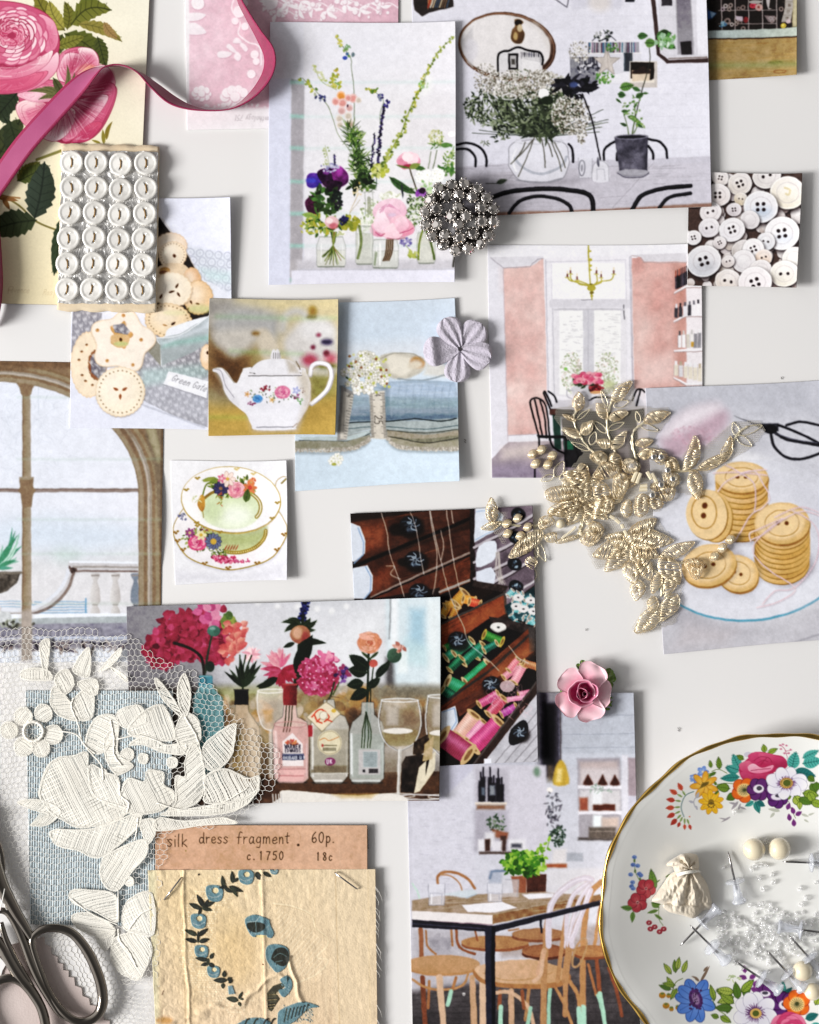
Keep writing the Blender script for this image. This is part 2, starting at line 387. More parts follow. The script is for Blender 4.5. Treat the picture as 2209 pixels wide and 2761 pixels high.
def pr_rosecard():
 c=sheet(VA,[(-150,-60),(921,-60),(834,1878),(-150,1855)],'ece5cc')
 c.corners('efe9cf','f1ecd9','e9e0c2','dfcfa2'); c.noise(.05,90); c.noise(.03,4)
 L,M,D='f6d3dc','d9648a','9c1640'
 ol=['6d7222','8a8628','545c1c']; dkg=['2d3a22','37442a','26301f']
 # stems & dark leaves first
 c.line([(0,1190),(120,1260),(230,1360),(380,1420)],12,'7a6f33',sm=6); c.line([(230,980),(380,925)],18,'7f7a38')
 c.leaf(0,560,210,130,75,'2a3424','11180f',.1,col2='39462b',saw=1); c.leaf(110,570,210,120,130,'27321f','12180e',saw=1)
 c.leaf(-40,1010,330,190,-58,'2b3522','1a200f',0,col2='454a1e',saw=1); c.leaf(60,740,300,150,80,'39431f','1b2410',-.05,col2='232c1c',saw=1)
 c.leaf(110,1110,180,100,-40,'6b6c26','33360f',saw=1); c.leaf(120,1110,200,110,-28,'4b5520','262e10',saw=1)
 c.leaf(215,1340,350,190,-80,'39463a','182018',.03,col2='222c1e',saw=1)
 c.leaf(225,1350,310,180,166,'3a4526','1a2210',.05,col2='2a341f',saw=1); c.leaf(385,1330,360,90,98,'2a3a24','18220f',saw=1)
 c.leaf(-30,1200,150,34,12,'8c5b2a'); c.leaf(20,1210,90,30,60,'7c5020'); c.line([(0,1200),(125,1215)],10,'9a6a34')
 # olive leaves on top
 c.leaf(400,190,290,130,-128,'8a8020','3f3a10',-.1,col2='6b6a1e',saw=1)
 c.leaf(395,180,190,100,-118,'a29a3a','5a541c',-.1,saw=1); c.leaf(415,185,170,80,265,'6e6d1e','3b3a0e',.12,saw=1)
 c.leaf(440,155,260,150,-20,'5d651a','2c300c',-.22,col2='7e7c28',saw=1); c.leaf(480,150,290,80,22,'8d8232','54501c',-.1,saw=1)
 c.leaf(640,140,130,60,50,'a08048','6c5426',.1,saw=1)
 c.leaf(400,210,300,150,38,'5f661c','2b300b',-.1,col2='40491a',saw=1); c.leaf(385,215,150,90,110,'4c5520','252b0d',saw=1)
 c.leaf(600,230,190,90,75,'474f1d','20270e',saw=1); c.leaf(350,290,180,80,-20,'7c7c28','45450f',saw=1)
 # upper right rosebud
 petals(c,480,400,[([(-120,90),(-110,-60),(0,-110),(110,-80),(130,10),(90,90),(0,140)],M,L,D),
       ([(-115,20),(-70,-70),(30,-60),(60,0),(0,70),(-70,110)],L,M,D),([(0,-100),(90,-95),(130,-20),(95,40),(40,-20)],'fbeaea',M,D)])
 # lower rose
 petals(c,400,700,[([(-270,-130),(-120,-210),(120,-170),(300,-180),(310,-80),(230,90),(130,170),(-20,180),(-180,90),(-260,20)],M,D,D)])
 petals(c,400,700,[([(100,-240),(240,-300),(310,-200),(270,-120),(150,-100)],L,M,D),([(60,-120),(240,-190),(310,-170),(290,-60),(190,110),(60,170),(0,80)],M,'c43a68',D),
       ([(-30,-20),(130,-100),(270,-110),(180,40),(60,150),(-20,160)],L,M,D),([(40,170),(150,60),(230,60),(150,160),(60,180)],'d44870','b8295a',D),
       ([(-295,-60),(-180,-90),(-60,-20),(-60,90),(-180,110),(-270,40)],'f9e3e0',M,D),([(-290,-120),(-190,-180),(-60,-170),(-20,-90),(-160,-70),(-250,-90)],M,L,D),
       ([(-220,80),(-90,-10),(60,-30),(30,110),(-80,170)],'fae6e4',L,D)])
 c.poly([(520,640),(660,440),(700,480),(640,560),(520,700)],'9c2048',sm=5,a=.8,blur=16)
 c.ell(545,430,45,30,'e58a4a',a=.7,blur=20); c.ell(530,450,60,40,'f3c59a',a=.6,blur=20)
 def fan(x0,y0,rim,n,w=7):
  S_=spline(rim,False,20)
  for i in range(n):
   p=S_[c.R.randrange(len(S_))]; k=c.R.uniform(.75,1.0); q=c.R.uniform(.25,.6); ex,ey=x0+(p[0]-x0)*k,y0+(p[1]-y0)*k; mx,my=x0+(p[0]-x0)*k*.6+c.R.uniform(-14,14),y0+(p[1]-y0)*k*.6+c.R.uniform(-10,10)
   c.line([(x0+(p[0]-x0)*q*.8,y0+(p[1]-y0)*q*.8),(mx,my),(ex,ey)],w*c.R.uniform(.5,1.2),c.pick([D,D,'c4406c','f6cdd6','fbe9e8',M]),a=.42,sm=4,w2=1)
 fan(380,590,[(690,480),(700,600),(660,720),(580,830),(480,880),(400,870)],150); fan(400,600,[(120,700),(170,790),(260,830),(360,860)],80,6); fan(420,500,[(360,400),(420,310),(520,300),(600,350),(600,420)],60,5); fan(100,200,[(-60,560),(120,560),(260,500),(350,380),(360,240),(330,130)],140,8)
 # sepals
 for a_,l_ in ((-170,210),(-150,130),(-62,170),(-35,230),(-80,200),(175,140)): c.leaf(380,600,l_,34,a_,'6c6b3b','3a3c1a',.12)
 c.leaf(330,480,160,50,60,'4b4f28','2a2c10'); c.leaf(470,500,150,40,140,'56603a','2f3614')
 c.ell(375,590,36,30,'4d5228',blur=6)
 # bottom-right small sepal above the button card
 c.leaf(640,885,90,24,-95,'8a7d20'); c.leaf(655,860,120,26,-72,'837018',bend=-.1); c.leaf(620,880,60,16,200,'8a7d20')
 # big rose
 cx,cy=90,250
 petals(c,cx,cy,[([(-250,-60),(-180,-220),(0,-235),(190,-170),(270,-50),(270,80),(170,230),(-30,330),(-230,260)],'cf4d78','ab2450',D),
  ([(-200,150),(0,200),(180,150),(270,70),(260,190),(120,300),(-80,330),(-220,300)],L,M,D),([(-220,220),(60,210),(210,190),(110,290),(-100,320)],'e46e90','cc4470',D),
  ([(150,-160),(240,-120),(270,-20),(250,60),(190,70),(190,-60)],'f0a8bd','d9688e',D),([(-220,170),(-20,180),(150,110),(240,60),(200,150),(60,225),(-130,240)],'fae8e6',M,D)])
 for k,(rx,ry,n) in enumerate(((235,185,15),(205,160,14),(175,138,13),(145,112,12),(115,88,10),(85,64,8),(55,40,6))):
  for i in range(n):
   t=2*math.pi*(i+.5*(k % 2))/n+c.R.uniform(-.06,.06); px,py=cx-10+rx*.72*math.cos(t),cy-30+ry*.72*math.sin(t)
   an=math.degrees(math.atan2(math.sin(t)*ry,math.cos(t)*rx))+90+c.R.uniform(-18,18); w_=rx*2.1/n+26
   c.ell(px,py,w_*1.05,ry*.30,D if k > 2 else 'c64a74',rot=an,a=.85); c.ell(px,py+2,w_*.96,ry*.24,[L,'f8dfe4','eda9bd','df7f9c','d25f85'][c.R.randrange(5)] if k < 5 else 'e790a8',rot=an,a=.95)
   c.ell(px-math.cos(t)*ry*.08,py-math.sin(t)*ry*.08,w_*.7,ry*.12,'d65c84',rot=an,a=.6,blur=9)
   c.line([(px-w_*.5*math.cos(math.radians(an)),py-w_*.5*math.sin(math.radians(an))),(px+w_*.5*math.cos(math.radians(an)),py+w_*.5*math.sin(math.radians(an)))],2.5,'b83362',a=.5)
 for i in range(34):
  t=c.R.uniform(0,6.3); r1=c.R.uniform(10,90); x,y=cx-20+r1*1.2*math.cos(t),cy-50+r1*math.sin(t)
  c.line([(x,y),(x+26*math.cos(t+1),y+20*math.sin(t+1)),(x+46*math.cos(t+1.7),y+40*math.sin(t+1.7))],7,c.pick(['c02c5c','a31d48','f4c1ce','e0708f']),sm=4,w2=2)
 c.noise(.04,3)
 c.text(50,1790,'rovence',34,'a88c5c',1.8,slant=.3,rot=2,a=.7); c.line([(52,1800),(60,1760),(85,1758),(78,1778),(58,1780)],2,'a88c5c',sm=5,a=.7)
 c.text(265,1806,'Ros',34,'a88c5c',1.8,slant=.3,rot=2,a=.7); c.line([(330,1825),(345,1770),(362,1765)],2,'a88c5c',sm=4,a=.7)
 return c

def pr_pinkcard():
 c=sheet(VA,[(1140,-60),(2436,-60),(2430,783),(1143,792)],'e6bdca',r=.7)
 c.corners('e4c2cf','dbb0bf','dfb0c2','e7c5d1'); c.noise(.10,60,tint=(.6,1,.9)); c.noise(.07,14,tint=(.5,1,.8)); c.noise(.04,3)
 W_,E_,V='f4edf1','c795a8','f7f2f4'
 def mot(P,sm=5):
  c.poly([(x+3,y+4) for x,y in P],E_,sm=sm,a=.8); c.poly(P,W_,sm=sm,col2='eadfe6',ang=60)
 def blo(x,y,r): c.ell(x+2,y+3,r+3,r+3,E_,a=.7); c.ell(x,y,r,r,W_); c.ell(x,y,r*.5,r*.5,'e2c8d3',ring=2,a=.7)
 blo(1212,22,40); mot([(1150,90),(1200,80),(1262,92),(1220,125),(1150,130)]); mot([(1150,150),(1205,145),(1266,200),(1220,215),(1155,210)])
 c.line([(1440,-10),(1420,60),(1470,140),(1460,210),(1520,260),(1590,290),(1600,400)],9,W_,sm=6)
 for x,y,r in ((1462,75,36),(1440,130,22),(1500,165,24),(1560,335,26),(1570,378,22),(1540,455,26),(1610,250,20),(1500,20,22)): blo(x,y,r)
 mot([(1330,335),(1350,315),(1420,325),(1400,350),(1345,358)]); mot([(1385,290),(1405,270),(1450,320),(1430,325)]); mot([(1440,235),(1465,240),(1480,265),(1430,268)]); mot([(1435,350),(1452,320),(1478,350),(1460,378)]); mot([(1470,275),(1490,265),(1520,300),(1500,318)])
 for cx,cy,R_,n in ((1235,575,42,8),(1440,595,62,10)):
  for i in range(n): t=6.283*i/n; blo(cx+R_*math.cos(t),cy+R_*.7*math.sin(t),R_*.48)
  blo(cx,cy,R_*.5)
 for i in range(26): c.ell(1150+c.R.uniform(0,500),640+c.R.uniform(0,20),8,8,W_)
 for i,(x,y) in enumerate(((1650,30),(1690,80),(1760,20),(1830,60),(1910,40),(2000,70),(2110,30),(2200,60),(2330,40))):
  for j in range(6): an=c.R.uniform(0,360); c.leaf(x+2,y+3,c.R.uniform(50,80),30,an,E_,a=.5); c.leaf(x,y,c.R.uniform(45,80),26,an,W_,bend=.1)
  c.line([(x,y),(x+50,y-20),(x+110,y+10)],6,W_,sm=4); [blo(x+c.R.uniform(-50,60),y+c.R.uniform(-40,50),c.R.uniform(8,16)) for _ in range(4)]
 mot([(1620,0),(1700,10),(1690,50),(1640,60)])
 c.rect(1135,-70,1160,800,'f0edf0',blur=4); c.poly([(1135,660),(2440,660),(2440,800),(1135,800)],'efeaee',blur=5); c.rect(1135,655,2440,668,'e7d3dc',a=.6)
 # faint upside-down handwriting
 c.text(1660,718,'anthology 751',32,'9b8f95',2.2,slant=.2,rot=183,a=.8)
 c.finish(1.)
 return c

def pr_wild():
 c=sheet(VB,[(92,72),(1510,58),(1519,2085),(65,2090)],'e3e3ee',r=.72)
 c.corners('dfdfea','e6e5ee','e0dfe8','dedff0'); c.noise(.03,120)
 c.rect(345,60,1530,1950,'e6e4ea',a=.8,blur=8); c.rect(60,500,248,2100,'d9dcef',blur=8); c.ell(700,300,500,350,'e9e9f2',a=.7,blur=300)
 c.ell(1000,1200,520,650,'eceaec',a=.7,blur=350); c.poly([(1100,700),(1530,600),(1530,1950),(1200,1950)],'d9d5da',a=.55,blur=120)
 c.poly([(250,505),(350,520),(335,1960),(238,2088)],'a8a4aa',blur=5,col2='b9b4b8',ang=20); c.poly([(258,560),(345,560),(335,1900),(245,1900)],'9f9ba3',a=.5,blur=30)
 for y in (530,795,1040,1298,1545,1795,2060): c.rect(240,y-14,345,y+14,'8fd0c0',a=.65,blur=14); c.rect(345,y-8,1520,y+10,'b8dcd6',a=.32,blur=18)
 c.rect(290,1905,1530,1990,'c8c5cd',blur=30); c.rect(250,1985,1530,2100,'e3e2f0',blur=6); c.rect(300,1975,1520,1985,'bdbcc8',a=.7,blur=4)
 G=['5d7a3a','76914a','8ba35a','4b6531','3c522b']; YG=['b9b84f','a8ac42','8b9838','cbc363']; DG=['2d3d25','3b4d2c','24301f','4a5f35']
 # stems
 c.line([(730,1100),(735,850),(735,600),(712,420),(712,350),(640,250),(590,175)],6,'5c6b4a',sm=8,w2=3)
 for i in range(14): t=i/13; c.ell(690-110*t+c.R.uniform(-22,22),320-150*t+c.R.uniform(-10,10),13,9,c.pick(YG if t > .4 else ['6b8f58','7d9b55']),rot=c.R.uniform(0,180))
 c.ell(665,342,20,16,'3d54a8'); c.ell(725,318,14,18,'6a7a80'); c.ell(680,310,12,12,'48658c'); c.clump(683,262,18,26,8,12,8,['7aa070','5c8c5c'],'e')
 c.line([(760,1180),(700,1060),(610,930),(560,780),(520,700),(430,590),(330,495)],5,'6b7a50',sm=8,w2=3)
 for i in range(20): t=i/19; c.ell(510-180*t+c.R.uniform(-30,30),690-195*t+c.R.uniform(-20,20),14,9,c.pick(G+YG if t > .4 else ['4a4d78','8a90a8','363a5c','aab08a']),rot=c.R.uniform(0,180))
 c.line([(600,590),(480,520),(430,410)],4,'8b9a5a',sm=6)
 for i in range(18): t=i/17; c.ell(520-100*t+c.R.uniform(-20,20),540-140*t+c.R.uniform(-14,14),11,8,c.pick(['c9cf96','b6c070','d5d7a8']))
 c.clump(590,520,45,70,28,15,10,YG+['7fa25a'],'e'); c.clump(600,450,22,25,8,12,9,['b8a03a','8b8a30'],'e')
 # foxglove bells
 for x,y,r,k in ((635,635,34,0),(592,680,30,1),(645,690,34,1),(728,655,34,1),(690,650,26,1),(640,750,30,2),(700,730,26,2),(620,810,28,3),(690,790,30,3),(700,850,38,3),(625,860,26,3),(770,670,24,3)):
  a_,b_=(('f0b27a','d98638'),('ecc0ba','d98e86'),('e6c3c0','cf9f9c'),('e9dfd8','cdbfae'))[k]
  c.ell(x,y,r,r*1.05,a_,a=.95,blur=5); c.ell(x,y+3,r*.68,r*.68,b_,blur=6)
 c.ell(700,858,22,16,'b9a08a',blur=5); c.ell(686,712,6,12,'4b2a3a')
 # feathery greens
 for i in range(230):
  t=c.R.random(); x=700+t*140; y=890+t*500; an=c.R.uniform(-170,-10) if c.R.random() < .8 else c.R.uniform(0,360)
  c.leaf(x+c.R.uniform(-26,26),y,c.R.uniform(40,110)*(1-.3*t),7,an,c.pick(G+DG))
 c.clump(750,950,60,60,60,46,8,G); c.clump(790,1170,90,90,90,60,9,G+DG); c.clump(790,1310,80,50,40,60,24,DG)
 # salvia
 for X0,Y0,X1,Y1,n,sc in ((905,1240,965,690,46,1),(868,1180,895,920,22,.7),(585,1200,582,1085,14,.7)):
  c.line([(X0,Y0+100 if sc == 1 else Y0),((X0+X1)/2-8,(Y0+Y1)/2),(X1,Y1)],6*sc,'3c4a44',sm=6)
  for i in range(n): t=i/n; w_=24*sc*(1-.6*t); y=Y0+(Y1-Y0)*t; x=X0+(X1-X0)*t; c.ell(x+c.R.uniform(-w_,w_)*.7,y,12*sc,8*sc,c.pick(['2c2740','3d3358','241f2e','4d4470']),rot=c.R.uniform(-40,40))
 c.line([(935,850),(938,760),(960,670),(900,610),(830,580)],4,'5c7050',sm=6)
 c.clump(870,590,50,22,14,16,10,YG+G,'e'); c.clump(945,640,26,30,10,14,10,['46427a','7a7f98','2f2b52'],'e'); c.clump(985,695,26,26,9,15,11,['3f3a78','2b2750','5c5496'],'e')
 # long lime spike
 Q=[(905,1260),(960,1160),(1010,1070),(1090,940),(1150,780),(1215,640),(1270,520),(1330,400),(1400,280),(1510,185)]
 c.line(Q,13,'8a9a48',sm=6,w2=5); S=spline(Q,False,14)
 for i in range(110):
  p=S[int(i/110*(len(S)-1))]; t=i/110; w_=30*(1-.5*t); c.ell(p[0]+c.R.uniform(-w_,w_),p[1]+c.R.uniform(-16,16),17*(1-.45*t),11*(1-.4*t),c.pick(YG+['c9c14c','7f8c3a','6f8040','5d6e35'] if .5 < t < .8 else ['8c9b4c','a5ad5c','6d7d3c','5b6a3a','b5bb62']),rot=c.R.uniform(0,180))
 c.clump(1280,550,40,30,12,26,16,['6a9a48','7fae5a']); c.clump(940,1210,60,50,34,20,14,['cdd07c','b3b74a','95a03c'],'e')
 c.poly([(1290,470),(1340,500),(1330,600),(1260,640)],'f0f1ee',a=.6,blur=30)
 # right group: peony bud,ammi,white phlox
 c.line([(1165,1200),(1190,1280),(1220,1380)],11,'4a4438',sm=5); c.line([(1375,1060),(1345,1200)],7,'5a6648'); c.line([(1330,1070),(1310,1200)],6,'6c7858')
 c.leaf(1005,1260,260,60,32,'35502f','1d2d1a',.06,col2='557248'); c.leaf(1200,1190,90,40,10,'4d6a3c')
 for a_,L_ in ((-115,100),(-80,120),(-50,110)): c.ell(1158+38*math.cos(math.radians(a_)),1150+20*math.sin(math.radians(a_)),62,50,'f3ccd8',rot=a_)
 c.ell(1155,1140,92,62,'eebccb',col2='d66f90',ang=90); c.ell(1120,1160,50,40,'e389a4',rot=50); c.ell(1190,1130,40,54,'f5d4dd',rot=30); c.ell(1150,1110,44,36,'f8e4e8'); c.ell(1165,1182,54,18,'a3324e',blur=6); c.leaf(1160,1195,95,46,-20,'7c8a4c'); c.leaf(1170,1200,120,20,195,'5d6a3a')
 c.clump(1370,960,58,62,90,9,8,['d8d8b8','b6b878','c9c99a','8f9a5a','efeedd'],'e'); c.clump(1390,1010,60,26,24,30,10,['4f6a3c','7b9255'])
 c.leaf(1400,1020,100,40,0,'5d7a48'); c.line([(1510,1030),(1460,1150),(1440,1250)],6,'6f8a50',sm=5); c.clump(1470,1130,40,100,46,24,14,['86a060','5e7c46','a7ba72']); c.clump(1440,1220,70,40,30,40,20,['4a6b3a','64844c'])
 for i in range(34): x,y=1320+c.R.uniform(-100,100),1262+c.R.uniform(-50,40); c.flower(x,y,26,5,'f7f7f5','ddd9a8',.16,rot=c.R.uniform(0,70),wid=.8,edge='d9dadd')
 c.clump(1310,1340,60,40,30,24,16,['a8c890','7fae6a','c8dcae']); c.clump(1230,1440,90,90,90,30,14,['3c4c30','54683c','2a3524','d2dcc0','72865a']); c.clump(1245,1390,46,20,16,16,12,['8d4aa8','6a3384','a86fc0'],'e'); c.ell(1262,1370,26,24,'3b1a3c')
 c.leaf(1110,1430,130,16,-94,'3a3f45'); c.ell(1490,935,30,24,'f2eff0')
 # left posy
 for P,k1,k2 in (([(370,1250),(420,1230),(480,1250),(490,1310),(420,1350),(370,1330)],'6a2f9c','3a2f8c'),([(450,1220),(560,1190),(600,1260),(560,1380),(480,1300)],'47184c','2b0f30'),([(560,1220),(620,1180),(686,1240),(680,1310),(600,1340)],'8b2a86','4e1750'),([(360,1440),(440,1400),(460,1540),(390,1540),(362,1500)],'541a44','3a1030'),([(500,1300),(640,1300),(600,1390),(520,1400)],'3b1438','28102c')):
  c.poly(P,k1,sm=5,col2=k2,ang=40,tex=.25)
 c.ell(400,1290,40,22,'4a52c4',a=.8,blur=12); c.ell(520,1230,26,16,'9a5aa8',a=.6,blur=8); c.ell(620,1215,24,36,'b34ab0',a=.7,blur=12); c.line([(480,1320),(520,1350)],14,'c9a8d8')
 c.clump(545,1190,70,36,46,10,8,['a5a2c4','7c78a8','c6c4dc'],'e'); c.line([(540,1180),(530,1100),(510,1020)],4,'a5ae86',sm=5); c.clump(520,1110,34,80,20,9,7,['b9c08c','9fac78'],'e')
 c.clump(520,1450,120,90,60,60,30,DG+['43603a','55743f']); c.clump(600,1440,40,80,40,18,12,['2b3430','3a3040','1d2622'],'e')
 c.clump(500,1630,130,80,60,56,30,G+['9aa23c','7c8a30','b3a83a']); c.leaf(440,1570,110,50,190,'8fae5c','6a8a44'); c.clump(700,1620,80,50,60,20,14,['9a9a2f','b3ae3c','7c8530'],'e')
 c.ell(562,1612,54,46,'efc9cc',col2='dba4aa',ang=60); c.ell(575,1640,34,26,'c8606a',a=.8,blur=8); c.ell(545,1600,26,22,'f6dfe0'); c.ell(655,1590,26,26,'2c2c56'); c.clump(650,1600,40,40,20,14,8,['3c3c6c','2a2a44'],'e')
 c.clump(390,1650,70,70,26,16,10,YG+['e7e7d0'],'e'); c.clump(610,1700,60,20,14,14,12,['f2f0ea','b9c088'],'e')
 c.line([(700,1540),(740,1450),(770,1390)],4,'b9a070'); c.clump(765,1370,36,50,16,22,10,['e0c898','cfa868','ecd9b0']); c.line([(690,1560),(780,1440)],3,'a89878')
 # white/green froth and big peony
 c.clump(870,1560,90,120,220,9,7,['e8ebe0','c8d0b0','f4f4ee','a8b888','8a9a6c'],'e'); c.clump(830,1650,60,60,70,9,7,['dfe6d2','a9b78c','f2f2ea'],'e'); c.clump(1010,1410,90,30,60,12,9,['f5f5f0','e2e4d4','c5caa8'],'e')
 c.clump(1190,1570,60,80,110,9,7,['e7e9dc','76895c','c4ccaa','4e6040'],'e')
 for P,a_,b_ in (([(880,1520),(940,1450),(1060,1430),(1130,1480),(1130,1560),(1000,1600),(900,1580)],'f2d3df','e6adc6'),([(860,1650),(920,1590),(1000,1650),(960,1720),(880,1710)],'f0bfd0','df8fae'),([(880,1620),(940,1500),(1010,1620),(1010,1700),(920,1690)],'fbeaf0','f0c5d5'),([(1010,1600),(1110,1560),(1200,1650),(1170,1710),(1050,1720)],'f3cbd8','dd7e9c'),([(960,1700),(1030,1620),(1110,1700),(1060,1745),(990,1740)],'f8dfe7','eec0ce'),([(1050,1600),(1120,1570),(1160,1640),(1100,1690),(1060,1660)],'f7d9e3','e9a9bf')):
  c.poly([(x+3,y+5) for x,y in P],'d57d9b',sm=5,a=.7); c.poly(P,a_,sm=5,col2=b_,ang=80,tex=.08)
 for i in range(9): t=i/8; c.line([(930+t*30,1520+20*math.sin(i)),(1000+t*10,1490-i*3),(1080+t*20,1520+i*4)],6,c.pick(['d88fb4','f6e2ec','e5a8c4','c97aa0']),sm=5,a=.7)
 c.line([(900,1690),(940,1720),(970,1700)],8,'b8405c',a=.7,sm=4); c.line([(1090,1700),(1150,1680),(1190,1660)],8,'b03a58',a=.7,sm=4); c.line([(990,1735),(1060,1745),(1130,1735)],8,'8d2c40',a=.7,sm=4); c.ell(1030,1555,30,14,'d7c2dc',a=.7,blur=8)
 # jars
 def jar(x0,y0,x1,y1,wl,water,foot=.1):
  m=(x0+x1)/2; w_=x1-x0
  P=[(x0+w_*foot,y0),(x1-w_*foot,y0),(x1,y0+w_*.3),(x1,y1-20),(x1-16,y1),(x0+16,y1),(x0,y1-20),(x0,y0+w_*.3)]
  c.poly(P,'d8d9d6',a=.5); c.poly([(x0+3,wl),(x1-3,wl),(x1-4,y1-18),(x1-18,y1-4),(x0+18,y1-4),(x0+4,y1-18)],water,a=.5)
  c.line(P+[P[0]],5,'83897f',a=.6); c.line([(x0,wl),(x1,wl)],4,'a9ada6',a=.8); c.line([(x0+10,y1-4),(x1-10,y1-4)],9,'5f6657',a=.7); c.line([(x0+w_*.16,y0+50),(x0+w_*.16,y1-40)],7,'f5f6f5',a=.8); c.line([(x1-w_*.1,y0+60),(x1-w_*.1,y1-60)],5,'f5f6f5',a=.7)
  c.line([(x0+w_*foot,y0+4),(x1-w_*foot,y0+4)],6,'aab0a8',a=.8)
 jar(748,1640,880,1940,1700,'b8bba8'); c.line([(775,1640),(790,1760),(765,1890)],22,'5d6b3a',sm=5,a=.8)
 jar(445,1725,668,1960,1830,'d7d8c8')
 for i in range(22): x=570+c.R.uniform(-50,50); c.line([(575+c.R.uniform(-26,26),1690),(572,1790),(x+ (x-570)*.9,1930+c.R.uniform(-60,20))],9,c.pick(['6a6a38','55602f','7c5c34','43522a','8a9a50']),sm=4,w2=5)
 jar(875,1745,1078,1970,1835,'c8ccc0',.06)
 for x in (985,1000,1015,1030): c.line([(x+4,1750),(x-4,1850),(x-26,1910)],12,'5c4a38',sm=3)
 c.line([(905,1850),(893,1940)],18,'5c7044',a=.6,blur=6); c.line([(935,1780),(935,1940)],14,'f6f6f4',a=.9,blur=5)
 jar(1222,1690,1362,1935,1700,'c2c4b0'); c.line([(1275,1640),(1240,1780),(1232,1900)],16,'6f7c38',sm=4); c.line([(1280,1640),(1330,1780),(1355,1900)],18,'586635',sm=4)
 c.clump(1140,1770,46,30,26,12,9,['8279b0','6a64a0','a8a2c8'],'e'); c.line([(1130,1790),(1180,1850),(1230,1890)],5,'7a8c50',sm=4); c.clump(1190,1860,40,28,18,18,10,['b3ba60','93a04c'],'e')
 c.line([(850,1430),(850,1540)],30,'7a8060',a=.6); c.line([(820,1380),(822,1550)],5,'a5aaa0'); c.line([(880,1380),(880,1480)],5,'a5aaa0'); c.line([(800,1380),(890,1380)],8,'b5b8b2',a=.8)
 c.line([(1510,1860),(1498,1960)],16,'4a4844'); c.finish(1.)
 return c

